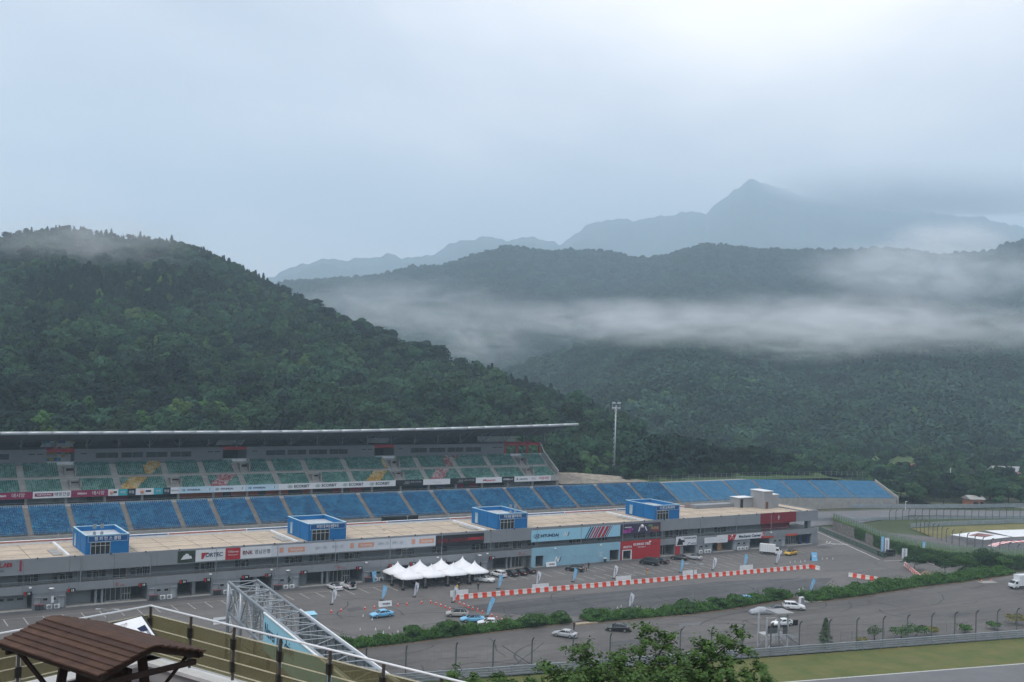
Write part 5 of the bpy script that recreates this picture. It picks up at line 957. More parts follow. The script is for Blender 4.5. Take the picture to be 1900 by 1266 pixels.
def aboard(lab, x, y, rz):
    p = G(x, y); t = thing('sandwich_board', lab, 'board', (p.x, p.y, 0), rz); MB().hexa([(-.8, -.5, 0), (.8, -.5, 0), (.8, -.45, 0), (-.8, -.45, 0), (-.8, -.04, 2.2), (.8, -.04, 2.2), (.8, 0.0, 2.2), (-.8, 0.0, 2.2)]).build('front_panel', M_FB, t); MB().hexa([(-.8, .45, 0), (.8, .45, 0), (.8, .5, 0), (-.8, .5, 0), (-.8, .01, 2.2), (.8, .01, 2.2), (.8, .05, 2.2), (-.8, .05, 2.2)]).build('back_panel', M_NAVY, t); letters('N', .8, M_WHITE, t, 0, -.36, 1.2, rot=(R(78), 0, 0), bold=.03)
aboard('blue sandwich board standing alone right of the barrier end', 1510, 1040.5, R(-20)); aboard('blue sandwich board beside the red pillar', 1260, 1029, R(-20)); aboard('blue sandwich board near bins by garage nineteen', 693, 1079, R(30))
kb = thing('blue_booth', 'small pale blue booth partly behind the truss', 'booth', gp(575, 1152), R(0)); kb.scale = (.62,) * 3; MB().box(-1.6, 1.6, -1.2, 1.2, 0, 2.0).build('wall', flat('booth_blue', (.3, .5, .58), .6), kb); MB().hexa([(-1.8, -1.5, 2.0), (1.8, -1.5, 2.0), (1.8, 1.4, 2.5), (-1.8, 1.4, 2.5), (-1.8, -1.5, 2.1), (1.8, -1.5, 2.1), (1.8, 1.4, 2.6), (-1.8, 1.4, 2.6)]).build('roof', MATS['sky_blue_print'], kb)
# ------------------------------------------------------------------ bins and air units by the piers
for k, u in enumerate([39.1, 60.4, 73.3, 86.3, 107.3, 133.7]):
    t = thing('litter_bins', f'pair of dark bins with red lids against the {ordinal(k)} grey pier', 'bin', (u - .9, V0 - .7, 0), group='bins by the garage piers')
    for x in (-.4, .4): q = MB().hexa([(x - .3, -.3, 0), (x + .3, -.3, 0), (x + .3, .3, 0), (x - .3, .3, 0), (x - .36, -.36, 1.0), (x + .36, -.36, 1.0), (x + .36, .36, 1.0), (x - .36, .36, 1.0)]).build('bin', flat('bin_dark', (.05, .055, .06), .6), t); MB().box(x - .38, x + .38, -.38, .38, 1.0, 1.1).build('lid', flat('lid_red', (.24, .08, .09), .5), q)
    for s_, w in ((1.5, 'left'), (3.0, 'right')):
        t = thing('air_unit', f'white outdoor air unit, {w} of two on the {ordinal(k)} grey pier', 'air unit', (u - .4 + s_ * .9, V0 - .55, 0), group='air units by the garage piers'); MB().box(-.5, .5, -.2, .2, .08, .85).build('casing', M_WHITE, t); MB().lathe([(.02, 0), (.3, .0), (.32, .03)], n=12).build('fan', MATS['grey_shutter'], t, loc=(-.1, -.21, .47)).rotation_euler = (R(90), 0, 0); MB().box(-.45, -.35, -.18, .18, 0, .08).box(.35, .45, -.18, .18, 0, .08).build('foot', M_TRIM, t)
for k, u in enumerate([204.4, 206.3, 207.4, 218.4, 219.6, 221.2]):
    t = thing('air_unit', f'white outdoor air unit near the blank signs, {ordinal(k)} from the left', 'air unit', (u, V0 - .6, 0), group='air units at the far piers'); MB().box(-.5, .5, -.22, .22, .1, 1.0).build('casing', M_WHITE, t); MB().lathe([(.02, 0), (.33, .0), (.35, .03)], n=12).build('fan', MATS['grey_shutter'], t, loc=(-.08, -.23, .55)).rotation_euler = (R(90), 0, 0); MB().box(-.45, -.35, -.18, .18, 0, .1).box(.35, .45, -.18, .18, 0, .1).build('foot', M_TRIM, t)
t = thing('litter_bin', 'dark litter bin with pale lid before the pale blue wall', 'bin', (171.8, V0 - 1.2, 0)); MB().lathe([(.0, 0), (.35, 0), (.38, 1.0), (.0, 1.0)], n=12).build('bin', MATS['bin_dark'], t); MB().lathe([(.42, 1.0), (.42, 1.15), (.0, 1.2)], n=12).build('lid', M_WHITE, t)
# ------------------------------------------------------------------ lamp posts
def lamp(lab, x, y, h, arms=2):
    p = G(x, y); t = thing('lamp_post', lab, 'lamp post', (p.x, p.y, 0), R(-30)); MB().tube((0, 0, 0), (0, 0, h), .14, 8, .08).build('post', M_STEEL, t)
    for s in ((-1, 1) if arms == 2 else (1,)):
        a = MB().path([(0, 0, h - .2), (s * .9, 0, h + .15), (s * 1.6, 0, h + .1)], .045, 5).build('arm', M_STEEL, t); MB().hexa([(s * 1.2, -.16, h), (s * 2.0, -.16, h), (s * 2.0, .16, h), (s * 1.2, .16, h), (s * 1.25, -.1, h + .16), (s * 1.95, -.1, h + .14), (s * 1.95, .1, h + .14), (s * 1.25, .1, h + .16)]).build('lamp_head', M_STEEL, a)
    MB().lathe([(.3, 0), (.3, .35), (.16, .4)], n=8).build('base', M_CONC, t)
def post_h(x, y0, y1): p = G(x, y0); d = (Vector((p.x, p.y)) .dot(Vector((CM[2][0], CM[2][1])))); return DP(x, y1, d).z
lamp('tall grey twin arm lamp post standing in the hedge at centre', 1285, 1126, post_h(1285, 1126, 1046))
lamp('twin arm lamp post behind the terrace railing at left', 197, 1190, post_h(197, 1190, 1129))
for lab, x, y, y1 in [('slim lamp with white head by the bins of pier one', 94, 1131, 1090), ('slim lamp with white head by garage eighteen', 533, 1092, 1057), ('slim lamp with white head at garage twenty-four', 889, 1063, 1029), ('slim lamp with white head by the far box truck', 1450, 1013, 988)]:
    p = G(x, y); t = thing('slim_lamp', lab, 'lamp post', (p.x, p.y, 0)); h = post_h(x, y, y1); MB().tube((0, 0, 0), (0, 0, h), .07, 6, .05).build('post', M_STEEL, t); MB().lathe([(.0, .12), (.45, .05), (.5, -.02), (.05, -.06)], (0, 0, h), 10).build('lamp_head', M_WHITE, t); MB().hexa([(-.02, -.05, 1.2), (.5, -.05, 1.3), (.5, -.02, 1.3), (-.02, -.02, 1.2), (-.02, -.05, 2.4), (.4, -.05, 2.6), (.4, -.02, 2.6), (-.02, -.02, 2.4)]).build('pennant', M_WHITE if 'one' in lab else M_TRIM, t)
# ------------------------------------------------------------------ people
def person_mesh(pose):
    me = bpy.data.meshes.new('person'); J = {'pel': (0, 0, .95), 'ch': (.02, 0, 1.3), 'nk': (.03, 0, 1.48), 'hd': (.05, 0, 1.56), 'ht': (.05, 0, 1.73)}
    w = pose.get('walk', .1); arm = pose.get('arm', .1)
    for s, n in ((1, 'l'), (-1, 'r')):
        J['hip' + n] = (0, s * .1, .9); J['kn' + n] = (s * w * .5 + .03, s * .11, .5); J['an' + n] = (s * w - .03, s * .11, .08); J['to' + n] = (s * w + .14, s * .13, .04)
        J['sh' + n] = (.02, s * .19, 1.42); J['el' + n] = (-s * arm * .5, s * .25, 1.14); J['wr' + n] = (.12 + pose.get('lift', 0) * .2 - s * arm * .6, s * .24, .92 + pose.get('lift', 0)); J['hn' + n] = (.17 + pose.get('lift', 0) * .25 - s * arm * .6, s * .23, .84 + pose.get('lift', 0) * 1.1)
    E_ = [('pel', 'ch'), ('ch', 'nk'), ('nk', 'hd'), ('hd', 'ht')] + [(a + n, b + n) for n in 'lr' for a, b in (('hip', 'kn'), ('kn', 'an'), ('an', 'to'), ('sh', 'el'), ('el', 'wr'), ('wr', 'hn'))] + [('pel', 'hip' + n) for n in 'lr'] + [('ch', 'sh' + n) for n in 'lr']
    rad = dict(pel=.14, ch=.15, nk=.06, hd=.085, ht=.07, hip=.095, kn=.065, an=.048, to=.04, sh=.075, el=.048, wr=.036, hn=.035); ks = list(J)
    bend = pose.get('bend', 0)
    co = []
    for k in ks:
        x, y, z = J[k]
        if bend and z > .9 and not k.startswith(('hip', 'kn', 'an', 'to')): dx = (z - .95) * math.sin(bend) + x * math.cos(bend); z = .95 + (z - .95) * math.cos(bend) - x * math.sin(bend); x = dx
        co.append((x, y, z))
    me.from_pydata(co, [(ks.index(a), ks.index(b)) for a, b in E_], []); o = bpy.data.objects.new('person', me); SC.collection.objects.link(o)
    md = o.modifiers.new('skin', 'SKIN'); sv = me.skin_vertices[0].data
    for i, k in enumerate(ks): r = rad[k if k in rad else k[:-1]]; sv[i].radius = (r, r)
    sv[0].use_root = True; o.modifiers.new('sub', 'SUBSURF').levels = 1
    return o
POSES = [dict(walk=.12), dict(walk=.28, arm=.25), dict(walk=.06, lift=.25), dict(walk=.1, bend=.5, lift=.1)]
def cloth(top, leg): return [flat(f'trouser_{leg}', {'k': (.02, .02, .025), 'g': (.25, .25, .26), 'y': (.55, .38, .03)}[leg], .8), flat(f'shirt_{top}', {'k': (.018, .018, .02), 'g': (.3, .3, .31), 'y': (.62, .42, .03), 'w': (.6, .6, .6), 'r': (.3, .06, .05)}[top], .8), flat('skin_tone', (.42, .26, .18), .6), flat('hair_dark', (.012, .01, .009), .7)]
PE = [('person in dark clothes walking by the flag, left of two', 851, 1094, 0, 'k', 'k', 60), ('person in dark clothes walking by the flag, right of two', 887, 1095, 1, 'k', 'k', 50), ('marshal in yellow suit standing before the tents', 848, 1099, 2, 'y', 'y', 20), ('person in grey shirt crouching at the black SUV tail', 1083, 1062, 3, 'w', 'g', 150), ('person in pale shirt at the black SUV tail', 1088, 1061, 2, 'g', 'k', 170), ('person in black right of the black SUV', 1092, 1056, 0, 'k', 'k', 190), ('person in yellow trousers squatting near the barrier', 1201, 1067, 3, 'r', 'y', 40), ('person in black beside the silver sedan', 1065, 1170, 0, 'k', 'k', 200), ('person in dark jacket by the two tall banners', 1629, 1032, 0, 'k', 'k', 230), ('person in black walking near the tall white banner', 1638, 1034, 1, 'k', 'k', 100)]
PMESH = {}
for lab, x, y, ps, tp_, lg, hd in PE:
    if ps not in PMESH:
        o = person_mesh(POSES[ps]); dg = bpy.context.evaluated_depsgraph_get(); PMESH[ps] = bpy.data.meshes.new_from_object(o.evaluated_get(dg)); bpy.data.objects.remove(o)
    me = PMESH[ps].copy(); me.materials.clear()
    for m in cloth(tp_, lg): me.materials.append(m)
    zmax = max(v.co.z for v in me.vertices)
    for p in me.polygons:
        z = p.center.z; p.material_index = 3 if (z > zmax - .1 or z < .07) else 2 if z > zmax - .28 else 1 if z > .93 and not (abs(p.center.y) > .2 and z < .98) else 0 if z < .93 and abs(p.center.y) < .2 else 2; p.use_smooth = True
    p = G(x, y); o = link('person', me, None, (p.x, p.y, 0), R(hd)); o.scale = (1.02,) * 3; tag(o, lab, 'person')
# ------------------------------------------------------------------ planting strip, hedges and shrubs
M_HEDGE = mat('hedge_leaf', (.060, .135, .028), .75, .35, .6, trans=.15, spec=.15, detail=6); M_SHRUB = mat('shrub_leaf', (.048, .105, .026), .75, .35, .8, trans=.12, spec=.15); M_SHRUBD = mat('dark_shrub_leaf', (.028, .062, .022), .8, .3, .8, trans=.1, spec=.12)
M_EARTH = mat('bare_earth', (.16, .11, .07), .95, .3, .8, detail=8, bump=.4)
def along(pts, t):
    d = [0]
    for a, b in zip(pts[:-1], pts[1:]): d.append(d[-1] + (b - a).length)
    s = t * d[-1]
    for k in range(len(pts) - 1):
        if s <= d[k + 1] + 1e-6: return pts[k].lerp(pts[k + 1], (s - d[k]) / (d[k + 1] - d[k]))
    return pts[-1]
def hedge(label, px, w, h, n, seed):
    pts = [G(*q) for q in px]; r = np.random.default_rng(seed); L = sum((b - a).length for a, b in zip(pts[:-1], pts[1:])); t = thing('hedge', label, 'hedge', pts[0]); o0 = pts[0]
    T = r.random(n); C_ = np.array([along(pts, q) for q in T]); off = r.uniform(-1, 1, n)
    dx = np.array([(along(pts, min(1, q + .01)) - along(pts, max(0, q - .01))) for q in T]); dx /= np.linalg.norm(dx, axis=1, keepdims=True); nx_ = np.stack([-dx[:, 1], dx[:, 0], 0 * T], 1)
    hh_ = h * (.75 + .3 * np.sin(T * L * .55 + seed) * np.sin(T * L * .21 + 2 * seed) + .2 * np.sin(T * L * 1.7)); z = hh_ * np.sqrt(np.clip(1 - off ** 2 * .8, 0, 1)) * r.random(n) ** .35 * (1 + (r.random(n) < .12) * r.random(n) * .7) + .05
    P_ = C_ + nx_ * (w / 2 + w / 2 * off)[:, None] * 1.0 + np.stack([0 * T, 0 * T, z], 1) + r.normal(size=(n, 3)) * .12
    V, F = cards(P_ - np.array(o0), np.stack([r.normal(size=n) * .9, r.normal(size=n) * .9 - .4, np.ones(n) * .8], 1), .22, r, 2.6); link('foliage', np_mesh('foliage', V, F, M_HEDGE), t)
    b = MB()
    for k in range(40):
        a_, c_ = along(pts, k / 40), along(pts, (k + 1) / 40); d = (c_ - a_).normalized(); nn = Vector((-d.y, d.x, 0)); b.quad(a_ - nn * .5 - o0 + Vector((0, 0, .02)), c_ - nn * .5 - o0 + Vector((0, 0, .02)), c_ + nn * (w + .4) - o0 + Vector((0, 0, .02)), a_ + nn * (w + .4) - o0 + Vector((0, 0, .02)))
    b.build('soil', M_EARTH, t)
    hv = MB()
    for k in range(30):
        a_, c_ = along(pts, k / 30) - o0, along(pts, (k + 1) / 30) - o0; d = (c_ - a_).normalized(); nn = Vector((-d.y, d.x, 0)); z1 = Vector((0, 0, h * .45)); hv.quad(a_ + nn * w * .15, c_ + nn * w * .15, c_ + nn * w * .35 + z1, a_ + nn * w * .35 + z1); hv.quad(a_ + nn * w * .35 + z1, c_ + nn * w * .35 + z1, c_ + nn * w * .75 + z1, a_ + nn * w * .75 + z1)
    hv.build('twigs', M_SHRUBD, t)
hedge('long dense green hedge between the paddock and the lower lot, left stretch', [(636, 1208), (760, 1193), (900, 1175), (1062, 1156)], 3.4, 1.5, 14000, 1); hedge('dense green hedge between the paddock and the lower lot, middle stretch', [(1094, 1157), (1285, 1140), (1380, 1127), (1474, 1110)], 4.2, 1.5, 14000, 2); hedge('dense green hedge between the paddock and the lower lot, right stretch', [(1506, 1119), (1600, 1107), (1700, 1091), (1790, 1080), (1886, 1066)], 5.0, 2.0, 20000, 3)
def shrub(label, x, y, h, rad, seed, kind='b', n=900, leaf=.32, m=None, z=0.0, group=None):
    p = G(x, y, z); t = thing('shrub', label, 'shrub', p, group=group); link('foliage', crown_mesh('foliage', kind, h, rad, n, seed, leaf, m or M_SHRUB), t); trunk_mesh(h * .9, .06 + h * .012, seed, 4, .15, rad).build('stem', M_BARK, t); return t
for k, (x, y, h, rd, kd_, lab) in enumerate([(763, 1187, 4.2, 1.5, 'c', 'feathery young tree rising from the left hedge, left one'), (832, 1180, 4.4, 1.8, 'c', 'feathery young tree rising from the left hedge, right one'), (985, 1163, 3.6, 2.2, 'b', 'round shrub in the hedge behind the white sedan'), (1040, 1157, 3.4, 2.0, 'b', 'round shrub at the right end of the left hedge'), (1104, 1150, 3.2, 2.0, 'b', 'bushy shrub at the left end of the middle hedge'), (1166, 1146, 2.8, 1.8, 'b', 'bushy shrub below the white flag in the middle hedge'), (1266, 1135, 3.8, 2.0, 'c', 'spiky young pine left of the lamp post in the hedge'), (1330, 1128, 3.6, 2.0, 'c', 'spiky young pine right of the lamp post in the hedge'), (1366, 1124, 3.8, 2.0, 'c', 'spiky young pine left of the blue car roof'), (1437, 1113, 4.0, 2.2, 'c', 'spiky young pine at the right end of the middle hedge'), (1590, 1098, 3.2, 2.2, 'c', 'low spiky bush near the short barrier line'), (1648, 1090, 3.6, 2.4, 'b', 'bush at the end of the short barrier line'), (1697, 1058, 4.2, 2.9, 'b', 'dark rounded shrub beside the slanting barrier'), (1752, 1068, 5.2, 3.6, 'b', 'big dark bush right of the gravel heap'), (1790, 1058, 4.4, 3.2, 'b', 'bush in the middle of the green clump on the right'), (1835, 1052, 5.0, 3.6, 'b', 'large dark bush of the clump on the right'), (1862, 1056, 3.6, 2.6, 'b', 'lighter bush at the right end of the clump'), (1780, 1040, 3.0, 2.6, 'b', 'yellowish bush at the foot of the ivy wall'), (1725, 1044, 2.6, 1.9, 'b', 'low bush below the tall blue banner')]):
    shrub(lab.replace('spiky young pine', 'bushy sapling'), x, y, h * (.62 if k < 12 else .95), rd * 1.15, 100 + k, 'b', 2200, .24, M_SHRUBD if 'dark' in lab else M_SHRUB)
gh = thing('gravel_heap', 'brown gravel heap beside the slanting barrier', 'gravel heap', gp(1718, 1072)); r_ = np.random.default_rng(2); rings = []
for k in range(6): f = k / 5; rings.append([((3.4 * (1 - f) + .3) * math.cos(a) * (1 + .1 * math.sin(3 * a + k)), (2.6 * (1 - f) + .2) * math.sin(a), 1.7 * f ** .9 + .02) for a in np.linspace(0, 6.28, 15)[:-1]])
MB().loft(rings).build('heap', mat('brown_gravel', (.20, .15, .105), .95, .4, 3, detail=9, bump=.7), gh, smooth=True)
t = thing('timber_kerb', 'pale timber kerb in the gap between two hedges', 'kerb', gp(1085, 1158), math.atan2((G(1110, 1159) - G(1066, 1164)).y, (G(1110, 1159) - G(1066, 1164)).x)); MB().box(-2.6, 2.6, -.7, .7, 0, .22).build('slab', mat('pale_timber', (.36, .29, .21), .8, .2, 2), t); MB().box(-2.6, 2.6, -.78, -.7, 0, .3).build('edge', MATS['pale_timber'], t)
for lab, x, y in [('concrete pad with cones near the right edge', 1832, 1081), ('concrete pad behind the white SUV', 1505, 1116)]: t = thing('concrete_pad', lab, 'pad', gp(x, y), R(-12)); MB().box(-2.2, 2.2, -1, 1, 0, .14).build('slab', M_CONC, t); MB().box(-2.25, 2.25, -1.06, -1.0, 0, .1).build('kerb', M_CONC, t)
t = thing('service_cabinet', 'grey service cabinet by the white SUV', 'cabinet', gp(1487, 1121)); MB().box(-.5, .5, -.35, .35, 0, 1.5).build('body', M_WHITE, t); MB().box(-.45, .45, -.37, -.35, .1, 1.4).build('door', M_STEEL, t)
# ------------------------------------------------------------------ guard rail and debris fence beside the near track
ga, gb_ = G(850, 1262), G(1880, 1186); gd_ = (gb_ - ga).normalized(); gn = Vector((-gd_.y, gd_.x, 0)); A0, A1 = ga - gd_ * 95, gb_ + gd_ * 90
gr = thing('guard_rail', 'four tier galvanised guard rail along the grass verge', 'guard rail', A0, math.atan2(gd_.y, gd_.x)); LG = (A1 - A0).length
M_GR = mat('guard_rail_zinc', (.33, .36, .39), .45, .15, .6, metal=.4, spec=.5)
for k in range(4):
    z = .16 + k * .40; b = MB(); pr = [(0, z), (-.12, z + .05), (-.12, z + .10), (-.02, z + .15), (-.12, z + .20), (-.12, z + .25), (0, z + .3), (.02, z + .15)]
    b.loft([[(0, y, q) for y, q in pr], [(LG, y, q) for y, q in pr]]).build('beam', M_GR, gr)
pm = None
for x in np.arange(0, LG, 4.0):
    if pm is None: pm = MB().box(-.08, .08, .03, .18, 0, 1.7).build('post', M_GR, gr, loc=(x, 0, 0)); me_ = pm.data
    else: link('post', me_, gr, (x, 0, 0))
fnc = thing('debris_fence', 'tall debris fence with inward curved posts along the track', 'fence', A0 + gn * 1.2, math.atan2(gd_.y, gd_.x)); M_POST = flat('fence_post_grey', (.11, .12, .125), .5)
def curved_post(h, side=1.0):
    pts = [(0, 0, 0), (0, 0, h - 1.3)] + [(0, -side * (1.0 - math.cos(a) * 1.0), h - 1.3 + 1.1 * math.sin(a)) for a in np.linspace(.25, 1.35, 5)]
    return MB().path(pts, .125, 6)
def on_line(x, y):     # where the sight line of a column meets the fence plane
    d = sight(x, y); o = A0 + gn * 1.2; den = d[0] * gn.x + d[1] * gn.y; s = (o.x * gn.x + o.y * gn.y) / den; q = Vector((d[0] * s, d[1] * s, 0)); return (q - o).dot(gd_), CAMH + d[2] * s
pm = None
for x, y in [(685, 1170), (759, 1172), (852, 1159), (921, 1155), (993, 1150), (1069, 1146), (1138, 1141), (1204, 1138), (1268, 1135), (1326, 1131), (1383, 1127), (1436, 1125), (1489, 1123), (1544, 1119), (1595, 1117), (1644, 1113), (1689, 1110), (1734, 1108), (1777, 1106), (1816, 1104), (1856, 1102), (1892, 1100)]:
    s, z = on_line(x - 4, y)
    if pm is None: pm = curved_post(6.0).build('post', M_POST, fnc, loc=(s, 0, 0)); me_ = pm.data
    else: link('post', me_, fnc, (s, 0, 0))
w_ = MB(); s0, s1 = on_line(680, 1170)[0], LG
for z in (1.8, 2.4, 3.0, 3.6, 4.2, 4.8): w_.tube((s0, 0, z), (s1, 0, z), .014, 4)
for x in np.arange(s0, s1, 1.1): w_.tube((x, 0, 1.3), (x, 0, 4.9), .008, 3)
tag(w_.build('wire', flat('wire_grey', (.2, .21, .22), .5), fnc), kind='stuff')
for a, b in ((933, 1000), (1010, 940)):
    s, _ = on_line(a, 1160); e_, _ = on_line(b, 1230); MB().tube((s, .1, 4.6), (e_, .1, .4), .06, 5).build('brace', M_POST, fnc)
# small wire fence at the edge of the lower lot
q0, q1 = G(1560, 1190), G(1900, 1160); lf_ = thing('low_fence', 'low dark wire fence at the lower lot edge', 'fence', q0, math.atan2((q1 - q0).y, (q1 - q0).x)); Lf = (q1 - q0).length + 40
for x in np.arange(0, Lf, 2.6): MB().tube((x, 0, 0), (x, 0, 1.7), .03, 5).build('post', M_POST, lf_)
w_ = MB()
for z in (.5, 1.0, 1.6): w_.tube((0, 0, z), (Lf, 0, z), .014, 4)
w_.build('wire', M_POST, lf_)
# marshal tower
mtp = G(1441, 1206); mt = thing('marshal_tower', 'open grey steel marshal tower with flat roof', 'tower', mtp, math.atan2(gd_.y, gd_.x)); M_MT = flat('pale_grey_steel', (.42, .43, .44), .5, var=.15)
for x in (-2.2, 2.2):
    for y in (0, 2.6): MB().box(x - .12, x + .12, y - .12, y + .12, 0, 6.3 if x > 0 or y > 0 else 5.9).build('leg', M_MT, mt)
MB().box(-2.3, 2.3, -.2, 2.8, 2.5, 2.65).build('floor', M_MT, mt); MB().box(-.3, 3.1, -.6, 3.2, 6.3, 6.6).build('roof', flat('tower_roof', (.30, .30, .30), .7), mt); MB().box(.2, .45, -.15, .1, 2.6, 6.3).build('mullion', M_MT, mt)
for z in np.arange(2.75, 3.9, .18): MB().box(-2.25, 2.25, -.2, -.16, z, z + .06).build('rail_slat', M_STEEL, mt)
MB().box(-2.1, .0, -.12, -.08, 3.0, 4.3).box(1.1, 2.1, -.12, -.08, 2.8, 4.2).build('dark_screen', M_BLK, mt); MB().bar((-2.2, 0, .1), (0, 0, 2.4), .12, .12).bar((2.2, 0, .1), (0, 0, 2.4), .12, .12).bar((-2.2, 2.6, .1), (-2.2, 0, 2.4), .1, .1).build('brace', M_MT, mt); MB().tube((-2.2, 0, 5.7), (2.2, 0, 5.9), .08).build('top_rail', M_MT, mt)
st = MB()
for k in range(9): st.box(2.5 + k * .38, 2.8 + k * .38, .6, 1.5, 2.3 - k * .27, 2.36 - k * .27)
st.bar((2.4, .6, 2.4), (5.9, .6, .0), .06, .16).bar((2.4, 1.5, 2.4), (5.9, 1.5, .0), .06, .16).tube((2.4, .6, 3.4), (5.9, .6, 1.0), .03).build('stair', M_STEEL, mt); MB().box(3.2, 4.2, -.25, -.1, 4.2, 5.2).tube((2.2, -.15, 5.0), (3.3, -.15, 5.0), .05).build('signal_panel', M_BLK, mt)
shrub('slender pale green young tree in front of the lower lot fence', 1531, 1203, 5.4, 1.5, 301, 'c', 1300, .26, mat('pale_leaf', (.08, .12, .055), .8, .3, 1, trans=.15)); shrub('small grey green sapling right of the young tree', 1622, 1190, 3.0, 1.5, 302, 'b', 500, .2, MATS['pale_leaf'])
for k, (x, y, h) in enumerate([(1600, 1196, 1.2), (1672, 1185, 2.2), (1700, 1182, 2.4), (1728, 1180, 1.8), (1790, 1174, 1.5), (1845, 1168, 1.6), (1885, 1160, 2.2)]): shrub(f'weedy clump along the guard rail, {ordinal(k)} from the left', x, y, h, h * 1.1, 310 + k, 'b', 600, .24, M_HEDGE if k % 3 else mat('yellow_weed', (.16, .15, .03), .8, .4, 1.5), group='weeds along the guard rail')
# ------------------------------------------------------------------ far right: track loop, ramp, ivy wall
sheet('race_track_straight', [(-80, 252), (300, 252), tuple(G(1690, 956)[:2]), tuple(G(1900, 957.5)[:2]), (460, 235), (480, 245), tuple(G(1900, 948)[:2]), tuple(G(1690, 944.5)[:2]), (300, 279), (-80, 279)], -.1, M_TRACK)
sheet('track_verge', [(-80, 279), (300, 279), tuple(G(1690, 944.5)[:2]), (480, 245), (500, 270), (372, 290), (300, 288), (-80, 288)], -.12, mat('dull_verge', (.085, .09, .055), .95, .3, .1))
def rail2(label, px, h, z=0.0, n=30, m=None):
    pts = [G(x, y, z) for x, y in px]; t = thing('track_guard_rail', label, 'guard rail', pts[0]); o0 = pts[0]
    for k in range(3):
        b = MB()
        for a_, c_ in zip(pts[:-1], pts[1:]):
            a2, c2 = a_ - o0, c_ - o0; b.hexa([a2 + Vector((0, -.06, h * (k + .08) / 3)), c2 + Vector((0, -.06, h * (k + .08) / 3)), c2 + Vector((0, .06, h * (k + .08) / 3)), a2 + Vector((0, .06, h * (k + .08) / 3)), a2 + Vector((0, -.06, h * (k + .92) / 3)), c2 + Vector((0, -.06, h * (k + .92) / 3)), c2 + Vector((0, .06, h * (k + .92) / 3)), a2 + Vector((0, .06, h * (k + .92) / 3))])
        b.build('beam', m or M_GR, t)
    for j in range(n): q = along(pts, j / (n - 1)) - o0; MB().box(q.x - .08, q.x + .08, q.y + .06, q.y + .2, 0, h).build('post', M_GR, t)
rail2('grey guard rail along the far edge of the track below the bleachers', [(1500, 942.5), (1700, 943.5), (1800, 943), (1905, 941)], 1.5); rail2('grey guard rail in the infield right of the ramp', [(1690, 979), (1760, 975), (1905, 970)], 1.4)
rail2('grey guard rail between the ramp and the track', [(1500, 966), (1600, 966), (1700, 964), (1905, 962)], 1.0)
sheet('infield_grass', gpts([(1690, 980), (1905, 971), (1905, 983), (1830, 984), (1780, 990), (1740, 1000)]), -.1, mat('dry_grass', (.16, .145, .05), .95, .25, .2, detail=8)); sheet('infield_asphalt', gpts([(1735, 998), (1780, 989), (1830, 983), (1905, 981), (1905, 1050), (1850, 1040)]), -.11, M_DARK)
sheet('painted_runoff', gpts([(1763, 992), (1812, 986), (1876, 996), (1827, 1001.6)]), -.08, M_WHITE); sheet('painted_runoff', gpts([(1827, 984), (1905, 982), (1905, 995), (1880, 996)]), -.08, M_WHITE)
t = thing('painted_emblem', 'faded red and black emblem painted on the white run-off', 'marking', G(1819, 993, -.07)); a_ = [G(x, y, -.06) - G(1819, 993, -.07) for x, y in [(1795, 994), (1815, 989), (1846, 993), (1828, 997)]]; MB().quad(*a_).build('print', mat('emblem_print', (.08, .06, .06), .7, .5, .5, col2=(.4, .2, .18)), t); MB().quad(*[(v * .3) + Vector((0, 0, .02)) for v in a_]).build('mark', MATS['dull_red_letter'], t)
kb_ = [G(x, y) for x, y in [(1833, 1013), (1840, 1009), (1856, 1006), (1878, 1004.5), (1905, 1003.5)]]; t = thing('track_kerb', 'red and white striped track kerb at the right edge', 'kerb', kb_[0])
for k in range(16): p, q = along(kb_, k / 16) - kb_[0], along(kb_, (k + 1) / 16) - kb_[0]; d = (q - p).normalized() if (q - p).length else Vector((1, 0, 0)); nn = Vector((d.y, -d.x, 0)) * 2.2; MB().hexa([p, q, q + nn, p + nn, p + Vector((0, 0, .1)), q + Vector((0, 0, .1)), q + nn + Vector((0, 0, .04)), p + nn + Vector((0, 0, .04))]).build('kerb_stone', M_BR if k % 2 else M_WHITE, t)
def cfence(label, px, h, n, side, zt=0.0):
    pts = [G(x, y, zt) for x, y in px]; t = thing('curved_post_fence', label, 'fence', pts[0]); me_ = None
    for j in range(n):
        q = along(pts, j / (n - 1)) - pts[0]
        if me_ is None: o = curved_post(h, side).build('post', M_POST, t, loc=q); me_ = o.data
        else: link('post', me_, t, q)
    w_ = MB()
    for z in (h * .3, h * .5, h * .7):
        for a_, c_ in zip(pts[:-1], pts[1:]): w_.tube(a_ - pts[0] + Vector((0, 0, z)), c_ - pts[0] + Vector((0, 0, z)), .015, 3)
    tag(w_.build('wire', M_POST, t), kind='stuff')
cfence('curved post fence along the far track on the right', [(1650, 966), (1700, 964), (1800, 963), (1905, 962)], 4.0, 21, 1); cfence('curved post fence stepping down beside the painted run-off', [(1700, 985), (1760, 1008), (1830, 1025), (1905, 1042)], 4.6, 18, 1)
